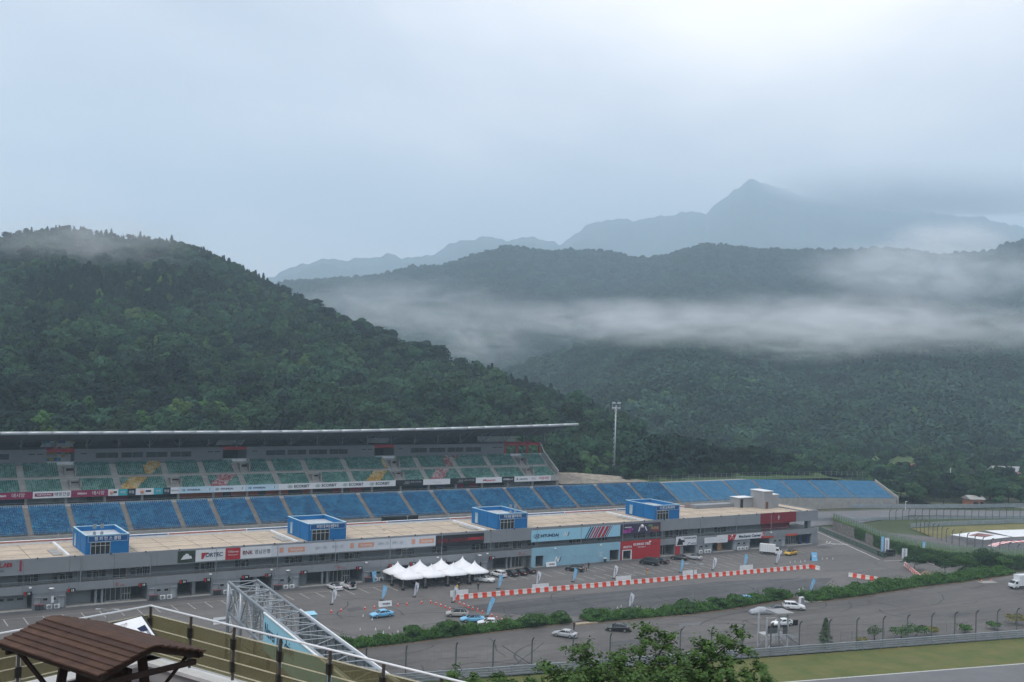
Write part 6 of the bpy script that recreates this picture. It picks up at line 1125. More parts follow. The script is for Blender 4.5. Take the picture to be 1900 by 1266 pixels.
# ramp wall with ivy
RZ = 3.0; base_px = [(1545, 983), (1590, 1000), (1640, 1022), (1700, 1037), (1760, 1048), (1830, 1052), (1910, 1056)]; wpts = [G(x, y) for x, y in base_px]; rw = thing('retaining_wall', 'stone retaining wall of the ramp partly covered by ivy', 'wall', wpts[0]); o0 = wpts[0]
for a_, c_ in zip(wpts[:-1], wpts[1:]):
    d = (c_ - a_).normalized(); nn = Vector((-d.y, d.x, 0)) * .5; nn = nn if nn.dot(a_) > 0 else -nn; a2, c2 = a_ - o0, c_ - o0; zt = Vector((0, 0, RZ)); MB().hexa([a2, c2, c2 + nn, a2 + nn, a2 + zt, c2 + zt, c2 + nn + zt, a2 + nn + zt]).build('wall_section', mat('block_wall', (.20, .19, .18), .9, .35, .9, detail=6, bump=.5), rw)
r_ = np.random.default_rng(9); sb_ = MB()
for row in range(5):
    for k in range(34):
        p = along(wpts[:4], (k + .5 * (row % 2)) / 35) - o0; d = (along(wpts[:4], min(1, k / 35 + .02)) - along(wpts[:4], k / 35)).normalized(); ww = Vector((d.y, -d.x, 0)); ww = ww if ww.dot(p + o0) < 0 else -ww
        if row == 0 and k == 0: st_o = MB().hexa([(-.42, -.06, 0), (.42, -.06, 0), (.42, .02, 0), (-.42, .02, 0), (-.36, -.1, .46), (.36, -.1, .46), (.36, .02, .46), (-.36, .02, .46)]).build('stone', mat('wall_stone', (.24, .225, .2), .9, .3, 1.2, rand=.2), rw); st_m = st_o.data; o = st_o
        else: o = link('stone', st_m, rw)
        o.location = p + Vector((0, 0, .1 + row * .55)); o.rotation_euler = (0, 0, math.atan2(d.y, d.x))
n = 7000; T = np.concatenate([r_.uniform(.2, .3, 900), r_.uniform(.38, 1, n - 900)]); P_ = np.array([along(wpts, q) - o0 for q in T]); P_[:, 2] += r_.random(n) ** .7 * (RZ + .3); P_ += r_.normal(size=(n, 3)) * .15; tv = np.array([-o0.x, -o0.y, 0.]); tv /= np.linalg.norm(tv); P_ += tv * .25
V, F = cards(P_, np.tile(tv + np.array([0, 0, .5]), (n, 1)) + r_.normal(size=(n, 3)) * .3, .34, r_, 1.2); link('ivy', np_mesh('ivy', V, F, mat('ivy_leaf', (.03, .075, .02), .7, .35, .7, trans=.1)), rw)
pb = MB(); top = [w + Vector((0, 0, RZ)) for w in wpts]
for a_, c_ in zip(top[:-1], top[1:]):
    f_ = lambda p, k: Vector((p.x * k, p.y * k, 0)); pb.quad(a_, c_, f_(c_, 1.03) + Vector((0, 0, RZ)), f_(a_, 1.03) + Vector((0, 0, RZ))); pb.quad(f_(a_, 1.03) + Vector((0, 0, RZ)), f_(c_, 1.03) + Vector((0, 0, RZ)), f_(c_, 1.12) + Vector((0, 0, -.3)), f_(a_, 1.12) + Vector((0, 0, -.3)))
tag(pb.build('embankment', M_GRASS2), kind='structure')
gf = thing('ramp_fence', 'green mesh fence along the ramp by the pit building end', 'fence', G(1519, 985)); p0, p1 = G(1519, 985), G(1640, 1036); d = p1 - p0
for k in range(18): q = d * (k / 17); MB().tube(q, q + Vector((0, 0, 1.5)), .04, 5).build('post', flat('fence_green', (.06, .12, .09), .6), gf)
MB().hexa([Vector((0, 0, .1)), d + Vector((0, 0, .1)), d + Vector((0, .02, .1)), Vector((0, .02, .1)), Vector((0, 0, 1.45)), d + Vector((0, 0, 1.45)), d + Vector((0, .02, 1.45)), Vector((0, .02, 1.45))]).build('mesh_panel', glass('green_mesh', (.85, .9, .87), (.09, .15, .12), .55, .7), gf)
gf = thing('upper_fence', 'pale grey mesh fence on top of the ivy wall', 'fence', top[0]); tt = [Vector((w.x * 1.015, w.y * 1.015, RZ)) for w in wpts]
for k in range(46): q = along(tt, k / 45) - top[0]; MB().tube(q, q + Vector((0, 0, 1.8)), .045, 5).build('post', M_STEEL, gf)
mp_ = MB()
for a_, c_ in zip(tt[:-1], tt[1:]): mp_.quad(a_ - top[0] + Vector((0, 0, .1)), c_ - top[0] + Vector((0, 0, .1)), c_ - top[0] + Vector((0, 0, 1.75)), a_ - top[0] + Vector((0, 0, 1.75)))
mp_.build('mesh_panel', glass('grey_mesh', (.9, .92, .92), (.3, .33, .33), .4, .7), gf)
lw = MB()
for a_, b_ in (((1517, 987), (1632, 1039)), ((1517, 1012), (1536, 1009)), ((1536, 1009), (1542, 1005)), ((1536, 1008), (1578, 1011)), ((1690, 1036), (1735, 1048)), ((1640, 1041), (1690, 1040))):
    p, q = G(*a_, .012), G(*b_, .012); d = (q - p).normalized(); nn = Vector((-d.y, d.x, 0)) * .14; lw.quad(p - nn, q - nn, q + nn, p + nn)
tag(lw.build('ramp_edge_lines', M_WPAINT), kind='structure')
t = thing('road_lettering', 'worn white lettering and arrow painted on the ramp road', 'marking', G(1558, 1010, .014)); letters('정비고', 2.0, M_WPAINT, t, 0, 0, 0, 5.5, rot=(0, 0, R(-30))); MB().quad((-2, 3.4, .0), (-1.6, 3.4, 0), (1.2, 5.6, 0), (.8, 5.6, 0)).build('arrow', M_WPAINT, t)
# ------------------------------------------------------------------ trees one can tell apart near the stands, and the valley's trees
def tree(lab, base, h, rad, kind, seed, m, n=1600, leaf=.7, name='pine_tree', group=None):
    t = thing(name, lab, 'tree', base, random.uniform(0, 6.28), group); link('crown', crown_mesh('crown', kind, h, rad, n, seed, leaf, m), t); trunk_mesh(h, .16 + h * .008, seed, 6, .4, rad).build('trunk', M_BARK, t); return t
r_ = random.Random(4); MC = [crown_mesh('crown', 'p', 11, 4.0, 1900, 400 + s, .62, M_LEAF[1]) for s in range(4)]; MT = [trunk_mesh(11, .22, 400 + s, 7, .4, 4.0) for s in range(4)]; MTm = []
xs_ = np.linspace(1196, 1478, 34)
for k, x in enumerate(xs_):
    top_y = np.interp(x, [1190, 1215, 1260, 1330, 1370, 1420, 1478], [822, 812, 806, 832, 836, 832, 852]) + r_.uniform(-5, 10); v = r_.uniform(312, 340); tp_ = WV(x + r_.uniform(-4, 4), top_y, v); zb = 6.5; h = max(6, tp_.z - zb); i = k % 4
    t = thing('pine_tree', f'dark pine behind the blue bleachers, {ordinal(k)} from the mast rightwards', 'tree', (tp_.x, v, zb), r_.uniform(0, 6), 'pines behind the blue bleachers'); s = h / 11; link('crown', MC[i], t).scale = (s * .9, s * .9, s)
    if len(MTm) <= i: o = MT[i].build('trunk', M_BARK, t); MTm.append(o.data)
    else: o = link('trunk', MTm[i], t)
    o.scale = (1, 1, s)
MB3 = [crown_mesh('crown', 'b', 9, 4.2, 1500, 420 + s, .75, M_LEAF[0]) for s in range(3)]; T3 = trunk_mesh(9, .2, 420, 5, .25, 4); T3m = None
for k, (x, ty, D, lab) in enumerate([(1672, 898, 452, 'first'), (1684, 900, 448, 'second'), (1700, 905, 445, 'third'), (1694, 914, 438, 'lowest'), (1712, 893, 440, 'fourth'), (1735, 888, 445, 'fifth'), (1752, 906, 430, 'sixth'), (1772, 890, 450, 'seventh'), (1800, 884, 450, 'eighth'), (1818, 878, 460, 'ninth'), (1838, 874, 455, 'tallest'), (1856, 884, 450, 'eleventh'), (1872, 900, 440, 'twelfth'), (1895, 892, 450, 'last')]):
    tp_ = DP(x, ty, D); h = max(5, tp_.z + .3); t = thing('roadside_tree', f'dark leafy tree beyond the far track fence, {lab} from the left', 'tree', (tp_.x, tp_.y, -.3), r_.uniform(0, 6), 'leafy trees beyond the far track'); s = h / 9; link('crown', MB3[k % 3], t).scale = (s * .85, s * .85, s)
    if T3m is None: o = T3.build('trunk', M_BARK, t); T3m = o.data
    else: o = link('trunk', T3m, t)
    o.scale = (1, 1, s)
for k, (x, y, v, h, kd_, m) in enumerate([(1046, 850, 335, 9, 'b', 0), (1075, 845, 338, 10, 'p', 1), (1100, 850, 332, 8, 'b', 0), (1120, 862, 326, 5, 'b', 2), (1160, 866, 330, 6, 'b', 0), (1180, 868, 332, 6, 'c', 3), (1062, 866, 326, 5, 'b', 0), (1090, 868, 325, 5, 'b', 2)]):
    p = WV(x, y, v); tree(f'leafy tree beside the stony path, {ordinal(k)} along it', (p.x, v, p.z - h), h, h * .42, kd_, 440 + k, M_LEAF[m], 1400, .6, 'path_tree', 'trees beside the stony path')
rr = np.random.default_rng(77); pts = []
while len(pts) < 2300:
    x = rr.uniform(1000, 2050); D = rr.uniform(430, 830)
    if 1600 < x < 1710 and 540 < D < 690 and rr.random() < .9: continue
    if rr.random() < np.interp(D, [430, 520, 560, 700, 830], [.45, .5, .25, .05, 0]): continue
    if D < 500 and x < 1500: continue
    b = bearing(x); pts.append((b[0] * D, b[1] * D, -.3))
pts = np.array(pts); kd = rr.choice([0, 1, 2, 0, 1, 2, 8, 3, 4], len(pts)); wood('valley_trees', 'scattered trees and copses on the valley floor beyond the track', pts, kd, rr.uniform(.45, .95, len(pts)), 8)
ub = []
for k in range(330):
    u = rr.uniform(240, 352); v = rr.uniform(303, 322) - max(0, u - 290) * .1; ub.append((u, v, 9.6 if u < 335 else 9.6 - (u - 335) * .3))
wood('undergrowth', 'dark bushes crowding the bank behind the blue bleachers', np.array(ub), rr.choice([0, 1, 2, 3, 4], len(ub)), rr.uniform(.18, .42, len(ub)), 10)
pp = []
for k in range(420):
    x = rr.uniform(900, 1235); v = rr.uniform(330, 420); p = WV(x, 870, v); pp.append((p.x, v, rr.uniform(3, 9)))
wood('forest_edge', 'dense mixed trees at the foot of the near hill', np.array(pp), rr.choice([0, 1, 2, 3, 4, 6, 7, 8], len(pp)), rr.uniform(.6, 1.0, len(pp)), 9)
# far houses and poles
def house(lab, x, y, D, w, d_, h, wallm, roofm, rz):
    p = DP(x, y, D); t = thing('house', lab, 'house', (p.x, p.y, -.3), rz); MB().box(-w / 2, w / 2, -d_ / 2, d_ / 2, 0, h).build('wall', wallm, t); MB().extrude([(-w / 2 - .5, -d_ / 2 - .5, h), (-w / 2 - .5, d_ / 2 + .5, h), (-w / 2 - .5, 0, h + d_ * .28)], (w + 1, 0, 0)).build('roof', roofm, t)
    for q in (-w * .28, w * .22): MB().box(q, q + 1.4, -d_ / 2 - .05, -d_ / 2, 1, 2.3).build('window', M_WIN, t)
    MB().box(-.5, .5, -d_ / 2 - .06, -d_ / 2, 0, 2.1).build('door', M_WIN, t)
RRF = flat('red_tile_roof', (.33, .09, .07), .8, var=.2)
house('red roofed house among trees at the right edge', 1880, 890, 520, 18, 10, 3.6, M_CONC, RRF, R(-32)); house('grey roofed hall behind the red roofed house', 1865, 880, 545, 13, 9, 4.6, M_CONC, flat('pale_metal_roof', (.30, .30, .31), .6), R(-32)); house('small orange walled building by the roadside trees', 1806, 928, 430, 6, 5, 3.2, flat('orange_render', (.34, .15, .09), .8), M_CONC, R(-20)); house('small red roofed house far in the fields', 1517, 862, 650, 9, 7, 3.2, M_WHITE, RRF, R(-10))
house('red roofed house between the valley poles', 1695, 883, 560, 14, 8, 3.4, flat('brown_render', (.22, .15, .11), .8), flat('brown_roof', (.2, .1, .07), .8), R(-25))
for k, (x, y0, y1, D) in enumerate([(1487, 870, 850, 600), (1585, 868, 855, 620), (1703, 888, 864, 560), (1763, 902, 868, 500), (1722, 895, 882, 520), (1840, 882, 868, 560), (1888, 906, 878, 480)]):
    p, q = DP(x, y0, D), DP(x, y1, D); t = thing('utility_pole', f'thin utility pole on the valley floor, {ordinal(k)} of seven', 'pole', (p.x, p.y, -.3), group='valley utility poles'); MB().tube((0, 0, 0), (0, 0, q.z + .3), .22, 6, .14).build('pole', M_WHITE, t); MB().box(-1, 1, -.07, .07, q.z - .8, q.z - .6).build('crossarm', M_STEEL, t)
for k, (x, y0, y1) in enumerate([(1541, 934, 901), (1680, 946, 931)]): p = G(x, y0); t = thing('track_lamp', ['slim white lamp before the bleachers', 'slim white lamp on the far guard rail'][k], 'lamp post', (p.x, p.y, 0)); h = post_h(x, y0, y1); MB().tube((0, 0, 0), (0, 0, h), .12, 6, .07).build('post', M_WHITE, t); MB().box(-.1, .8, -.2, .2, h, h + .18).build('lamp_head', M_WHITE, t)
sheet('valley_road', [tuple(DP(1720, 925, 440)[:2]), tuple(DP(1800, 930, 440)[:2]), tuple(DP(1905, 932, 430)[:2]), tuple(DP(1905, 925, 450)[:2]), tuple(DP(1800, 922, 460)[:2])], -.25, M_CONC)
sheet('terraced_field', [tuple(DP(1600, 850, 690)[:2]), tuple(DP(1700, 850, 690)[:2]), tuple(DP(1710, 870, 540)[:2]), tuple(DP(1600, 870, 540)[:2])], -.25, mat('field_green', (.10, .15, .05), .95, .3, .08))
# ------------------------------------------------------------------ truss gantry over the track
gx = Vector((59.15, 178.0, 0)); gdv = Vector((-.083, -1, 0)).normalized(); gwv = Vector((1, -.083, 0)).normalized(); GZ, GH, GW = 12.4, 4.85, 4.7; gt = thing('truss_gantry', 'large silver steel truss gantry spanning the track with a billboard', 'gantry', (0, 0, 0)); M_TR = mat('silver_truss_steel', (.31, .335, .36), .4, .1, .8, metal=.45, spec=.5)
def gpnt(s, side, z): return gx + gdv * s + gwv * (GW * side) + Vector((0, 0, z))
LB = 72.0; N_ = 18; st_ = LB / N_
for nm, sd, z in (('chord', 0, GZ), ('chord', 1, GZ), ('chord', 0, GZ - GH), ('chord', 1, GZ - GH)): MB().tube(gpnt(0, sd, z), gpnt(LB, sd, z), .24, 8).build(nm, M_TR, gt, smooth=True)
for k in range(N_ + 1):
    s = k * st_
    MB().tube(gpnt(s, 0, GZ), gpnt(s, 1, GZ), .11, 6).build('top_strut', M_TR, gt); MB().tube(gpnt(s, 0, GZ - GH), gpnt(s, 1, GZ - GH), .11, 6).build('bottom_strut', M_TR, gt)
    for sd in (0, 1): MB().tube(gpnt(s, sd, GZ), gpnt(s, sd, GZ - GH), .11, 6).build('vertical_strut', M_TR, gt)
    if k < N_:
        a, b = (0, 1) if k % 2 else (1, 0); MB().tube(gpnt(s, a, GZ), gpnt(s + st_, b, GZ), .09, 6).build('top_diagonal', M_TR, gt); MB().tube(gpnt(s, a, GZ - GH), gpnt(s + st_, b, GZ - GH), .09, 6).build('bottom_diagonal', M_TR, gt)
        for sd in (0, 1): MB().tube(gpnt(s, sd, GZ if k % 2 else GZ - GH), gpnt(s + st_, sd, GZ - GH if k % 2 else GZ), .09, 6).build('side_diagonal', M_TR, gt)
for s in (0, 8.2, LB - 8, LB):
    for sd in (0, 1): MB().tube(gpnt(s, sd, 0), gpnt(s, sd, GZ), .30, 10).build('column', M_TR, gt, smooth=True)
for s0_, s1_ in ((0, 8.2), (LB - 8, LB)):
    for z0, z1 in ((.3, 3.8), (3.8, 7.4), (7.4, 12.2)):
        for sd in (0, 1): MB().tube(gpnt(s0_, sd, z0), gpnt(s1_, sd, z1), .1, 6).tube(gpnt(s0_, sd, z1), gpnt(s1_, sd, z0), .1, 6).build('tower_brace', M_TR, gt)
        for s in (s0_, s1_): MB().tube(gpnt(s, 0, z0), gpnt(s, 1, z1), .1, 6).tube(gpnt(s, 1, z0), gpnt(s, 0, z1), .1, 6).build('tower_brace', M_TR, gt)
gb2 = thing('billboard', 'pale blue billboard reading Never just drive on the truss gantry', 'billboard', (0, 0, 0)); a0, a1 = 23.0, 62.0; o1 = -gwv * .32
MB().hexa([gpnt(a0, 0, 7.0) + o1, gpnt(a1, 0, 7.0) + o1, gpnt(a1, 0, 7.0) + o1 * .6, gpnt(a0, 0, 7.0) + o1 * .6, gpnt(a0, 0, GZ - .1) + o1, gpnt(a1, 0, GZ - .1) + o1, gpnt(a1, 0, GZ - .1) + o1 * .6, gpnt(a0, 0, GZ - .1) + o1 * .6]).build('panel', MATS['sky_blue_print'], gb2); MB().tube(gpnt(a0, 0, GZ) + o1, gpnt(a1, 0, GZ) + o1, .16, 6).build('white_trim', M_WHITE, gb2)
c_ = gpnt(a0 + 8.0, 0, GZ - 2.2) + o1 * 1.12; lt = letters('Never just drive', 2.7, M_NAVY, gb2, c_.x, c_.y, c_.z, 14.5, rot=(math.pi / 2, 0, math.atan2(gdv.y, gdv.x)), bold=.01)
gb3 = thing('billboard', 'white backed billboard on the far side of the truss gantry', 'billboard', (0, 0, 0)); o2 = gwv * .32; MB().hexa([gpnt(a0, 1, 7.0) + o2, gpnt(a1, 1, 7.0) + o2, gpnt(a1, 1, 7.0) + o2 * .6, gpnt(a0, 1, 7.0) + o2 * .6, gpnt(a0, 1, GZ - .1) + o2, gpnt(a1, 1, GZ - .1) + o2, gpnt(a1, 1, GZ - .1) + o2 * .6, gpnt(a0, 1, GZ - .1) + o2 * .6]).build('panel', flat('board_back_grey', (.2, .21, .22), .6), gb3)
MB().tube(gpnt(a0, 1, GZ) + o2, gpnt(a1, 1, GZ) + o2, .2, 6).build('white_trim', M_WHITE, gb3); fr = MB()
for s in np.arange(a0 + 1, a1, 1.7): fr.bar(gpnt(s, 1, 7.1) + o2 * .5, gpnt(s, 1, GZ - .2) + o2 * .5, .12, .12)
fr.build('back_frame', M_TR, gb3)
# ------------------------------------------------------------------ terrace, glass railing, shelter, guide panel
ZT = DP(280, 1124, 28).z; ZB = ZT - 1.27; c0 = G(280, 1124, ZT); rdir = (G(862, 1267, ZT) - c0).normalized(); ldir = (G(0, 1176, ZT) - c0).normalized(); M_TERR = mat('terrace_paving', (.20, .10, .07), .9, .2, 1.2); M_CAP = flat('white_cap_stone', (.62, .62, .62), .7, var=.1)
inn = (rdir + ldir).normalized(); ter = thing('terrace', 'viewing terrace with white capped parapet kerb', 'terrace', (0, 0, 0)); LR, LL = 18.0, 12.0
fl_ = [c0 + inn * .5, c0 + rdir * LR, c0 + rdir * LR - Vector((fw[0], fw[1], 0)) * 12 - Vector((rt[0], rt[1], 0)) * 6, c0 + ldir * LL - Vector((fw[0], fw[1], 0)) * 14, c0 + ldir * LL]
MB().extrude([(p.x, p.y, ZB - .45) for p in fl_], (0, 0, -3)).build('floor', M_TERR, ter)
def kerb(d, L):
    n_ = Vector((-d.y, d.x, 0)); n_ = n_ if n_.dot(inn) > 0 else -n_
    a, b = c0 + d * -.12, c0 + d * L; q = lambda p, o, z: Vector((p.x, p.y, 0)) + n_ * o + Vector((0, 0, z)); MB().hexa([q(a, -.15, ZB - 4), q(b, -.15, ZB - 4), q(b, .3, ZB - 4), q(a, .3, ZB - 4), q(a, -.15, ZB - .09), q(b, -.15, ZB - .09), q(b, .3, ZB - .09), q(a, .3, ZB - .09)]).build('parapet_wall', mat('parapet_grey', (.36, .36, .37), .8, .1, 1), ter)
    MB().hexa([q(a, -.22, ZB - .09), q(b, -.22, ZB - .09), q(b, .38, ZB - .09), q(a, .38, ZB - .09), q(a, -.22, ZB), q(b, -.22, ZB), q(b, .38, ZB), q(a, .38, ZB)]).build('cap', M_CAP, ter)
kerb(rdir, LR); kerb(ldir, LL)
rg = thing('glass_railing', 'terrace railing with olive tinted glass panels and white handrail', 'railing', (0, 0, 0)); M_GL = glass('olive_film_glass', (.66, .64, .50), (.27, .25, .15), .34, .3); M_RP = flat('brown_grey_post', (.075, .06, .052), .5); M_CL = flat('black_clamp', (.015, .014, .013), .5); M_LN = flat('pale_glass_line', (.62, .58, .45), .6)
for d, L, first in ((rdir, LR, 0), (ldir, LL, 1)):
    sp_ = 1.57 if first == 0 else 1.75; n = int(L / sp_)
    MB().tube(Vector((c0.x, c0.y, ZT)), Vector((c0.x, c0.y, ZT)) + d * L, .026, 8).build('handrail', M_WHITE, rg, smooth=True)
    for k in range(first, n + 1):
        p = Vector((c0.x, c0.y, 0)) + d * (k * sp_); po = MB().bar(p + Vector((0, 0, ZB)), p + Vector((0, 0, ZT - .03)), .045, .06).build('post', M_RP, rg)
        for z in (ZT - .42, ZB + .32): MB().box(p.x - .065, p.x + .065, p.y - .065, p.y + .065, z - .12, z + .12).build('clamp', M_CL, po)
    for k in range(n):
        p = Vector((c0.x, c0.y, 0)) + d * (k * sp_ + .07); q = p + d * (sp_ - .14); n_ = Vector((-d.y, d.x, 0)) * .008; za, zb2 = Vector((0, 0, ZB + .06)), Vector((0, 0, ZT - .2))
        gl = MB().hexa([p - n_ + za, q - n_ + za, q + n_ + za, p + n_ + za, p - n_ + zb2, q - n_ + zb2, q + n_ + zb2, p + n_ + zb2]).build('glass_panel', M_GL, rg)
        for f in (.08, .36, .64, .985): z = ZB + .06 + (1.01) * f; MB().tube(p + Vector((0, 0, z)), q + Vector((0, 0, z)), .017, 5).build('glass_line', M_LN, gl)
# wooden roofed shelter
A_ = DP(97, 1142, 23.0); D_r = G(288, 1197, A_.z); rv = (D_r - A_); LRf = rv.length; rv.normalize(); pv_ = Vector((-rv.y, rv.x, 0)); pv_ = pv_ if pv_.dot(A_) < 0 else -pv_; ROOFH, ROOFW = .34, 1.16
sh = thing('wooden_shelter', 'brown wooden gable roofed sign shelter on the terrace', 'shelter', (0, 0, 0)); WD = [mat('brown_board_%d' % k, c, .8, .35, 2.2, detail=8, bump=.5, stretch=(1, 1, 4)) for k, c in enumerate([(.060, .030, .019), (.072, .037, .024), (.052, .026, .018)])]; M_BEAM = mat('dark_beam', (.026, .016, .012), .85, .3, 3)
for sgn in (1, -1):
    nb = 7
    for k in range(nb):
        f0, f1 = k / nb, (k + 1) / nb + .03; up = Vector((0, 0, .035)); o = lambda f, e: A_ + rv * e + pv_ * (sgn * ROOFW * f) - Vector((0, 0, ROOFH * f)); th = Vector((0, 0, -.03)); jj = random.uniform(-.02, .02)
        a, b, c, d = o(f0, -.0 + jj), o(f0, LRf + jj), o(f1, LRf + jj), o(f1, jj); MB().hexa([d + th + up * .9, c + th + up * .9, b + th + up * -.1, a + th + up * -.1, d + up * .95, c + up * .95, b + up * .0, a + up * .0]).build('roof_board', WD[(k + (sgn > 0)) % 3], sh)
for e in (.12, LRf - .12):
    for sgn in (1, -1): MB().bar(A_ + rv * e - Vector((0, 0, .09)), A_ + rv * e + pv_ * (sgn * ROOFW * .98) - Vector((0, 0, ROOFH + .09)), .07, .12).build('rafter', M_BEAM, sh)
    MB().bar(A_ + rv * e + pv_ * ROOFW * .9 - Vector((0, 0, ROOFH + .2)), A_ + rv * e - pv_ * ROOFW * .9 - Vector((0, 0, ROOFH + .2)), .08, .1).build('tie_beam', M_BEAM, sh)
for sgn in (1, -1): MB().bar(A_ + pv_ * sgn * ROOFW * .96 - Vector((0, 0, ROOFH + .06)), A_ + rv * LRf + pv_ * sgn * ROOFW * .96 - Vector((0, 0, ROOFH + .06)), .06, .09).build('eave_beam', M_BEAM, sh)
for e in (1.0, LRf - .75):
    base = A_ + rv * e; fz = ZB - .45
    for sgn in (1, -1):
        ft = Vector((base.x, base.y, fz)) + pv_ * sgn * .62; tp_ = base + pv_ * sgn * .22 - Vector((0, 0, .18)); MB().bar(ft, tp_, .16, .16).build('leg', M_BEAM, sh)
        bo = A_ + rv * (.25 if e < LRf / 2 else LRf - .25) + pv_ * sgn * ROOFW * .8 - Vector((0, 0, ROOFH + .1)); MB().bar(base + pv_ * sgn * .5 - Vector((0, 0, 1.35)), bo, .07, .07).build('brace', M_BEAM, sh)
    MB().bar(base + pv_ * .55 - Vector((0, 0, 1.2)), base - pv_ * .55 - Vector((0, 0, 1.2)), .1, .12).build('cross_beam', M_BEAM, sh)
MB().bar(A_ + rv * 1.0 - Vector((0, 0, 1.1)), A_ + rv * (LRf - .75) - Vector((0, 0, 1.1)), .1, 1.0).build('board_panel', M_BEAM, sh)
# guide panel
gpn = thing('guide_panel', 'tilted white guide panel with a landscape photo by the railing', 'sign', (0, 0, 0)); q = [DP(181, 1166, 26.0), DP(263, 1144, 25.8), DP(292, 1186, 24.9), DP(215, 1215, 25.1)]; nrm = (q[1] - q[0]).cross(q[3] - q[0]).normalized(); nrm = nrm if nrm.z > 0 else -nrm
def onp(u, v, h=0): return (q[0].lerp(q[1], u)).lerp(q[3].lerp(q[2], u), v) + nrm * h
MB().hexa([onp(-.04, -.04, -.04), onp(1.04, -.04, -.04), onp(1.04, 1.04, -.04), onp(-.04, 1.04, -.04), onp(-.04, -.04, 0), onp(1.04, -.04, 0), onp(1.04, 1.04, 0), onp(-.04, 1.04, 0)]).build('frame', M_CL, gpn); MB().quad(onp(0, 0, .006), onp(1, 0, .006), onp(1, 1, .006), onp(0, 1, .006)).build('panel', M_WHITE, gpn)
MB().quad(onp(.12, .12, .012), onp(.62, .12, .012), onp(.62, .27, .012), onp(.12, .27, .012)).build('printed_title', M_RED, gpn); MB().quad(onp(.05, .45, .012), onp(.95, .4, .012), onp(.95, .93, .012), onp(.05, .93, .012)).build('printed_photo', mat('printed_landscape', (.03, .04, .06), .5, .6, 3, col2=(.35, .38, .42)), gpn); MB().add([onp(.05, .52, .016), onp(.3, .45, .016), onp(.5, .36, .016), onp(.7, .42, .016), onp(.95, .36, .016), onp(.95, .6, .016), onp(.05, .62, .016)], [(0, 1, 2, 3, 4, 5, 6)]).build('printed_hills', M_NAVY, gpn)
lt = letters('인제스피디움', .16, M_WHITE, gpn, *onp(.37, .195, .02), width=.55); ex = (q[1] - q[0]).normalized(); ey = nrm.cross(ex); lt.rotation_euler = Matrix((ex, ey, nrm)).transposed().to_euler()
ftp = [Vector((onp(u, .6).x, onp(u, .6).y, ZB - .4)) for u in (.2, .8)]
for u, f in zip((.2, .8), ftp): MB().bar(f, onp(u, .6, -.05), .06, .06).build('stand_leg', M_CL, gpn)
# ------------------------------------------------------------------ cherry tree in the foreground
TD = 46.0; ct = thing('cherry_tree', 'leafy cherry tree rising from below in the foreground', 'tree', (0, 0, 0)); r = np.random.default_rng(12); crotch = DP(1150, 1400, TD); root = Vector((crotch.x, crotch.y, 30)); tips = [(848, 1252, 47), (890, 1270, 44), (930, 1262, 45), (985, 1270, 44), (1020, 1240, 46), (1078, 1207, 46), (1105, 1240, 45), (1150, 1222, 46), (1172, 1252, 44), (1200, 1172, 46.5), (1238, 1184, 46), (1262, 1225, 45), (1300, 1200, 46), (1335, 1188, 46.5), (1370, 1179, 47), (1376, 1210, 46), (1405, 1240, 46), (1345, 1246, 45), (1240, 1256, 44), (1300, 1258, 45), (1060, 1262, 44), (1418, 1262, 45)]
br = MB(); br.path([root, root.lerp(crotch, .5) + Vector((.2, .1, 0)), crotch], .32, 8, taper=.2); LP, LNn = [], []
for k, (x, y, D) in enumerate(tips):
    tp_ = DP(x, y, D + TD - 46); n = 10; mid = crotch.lerp(tp_, .5) + Vector((0, 0, r.uniform(.2, .9))); pts = [(crotch * (1 - f) ** 2 + mid * (2 * f * (1 - f)) + tp_ * f * f) for f in np.linspace(0, 1, n)]; br.path(pts, .10, 5, taper=.018)
    for j in range(4, n):
        f = j / (n - 1); p = pts[j]; dirb = (pts[j] - pts[j - 1]).normalized()
        for m in range(7):
            sd_ = Vector(r.normal(size=3)); sd_ = (sd_ - dirb * sd_.dot(dirb)).normalized(); sd_.z *= .3; L = r.uniform(.45, 1.5) * (1.2 - .6 * f); e = p + sd_ * L + dirb * .25; br.tube(p, e, .012, 4, .006)
            for _ in range(34):
                u = r.random() ** .6; LP.append(p.lerp(e, u) + Vector(r.normal(size=3)) * .09 + Vector((0, 0, -.04 * u))); LNn.append((sd_.x * .5 + r.normal() * .4, sd_.y * .5 + r.normal() * .4, 1.0))
br.build('branches', M_BARK, ct); V, F = cards(np.array(LP), np.array(LNn), .095, r, 1.8); link('leaves', np_mesh('leaves', V, F, mat('cherry_leaf', (.068, .135, .028), .6, .35, 2.5, trans=.25, spec=.3)), ct)
HAZE = 2.4e-4
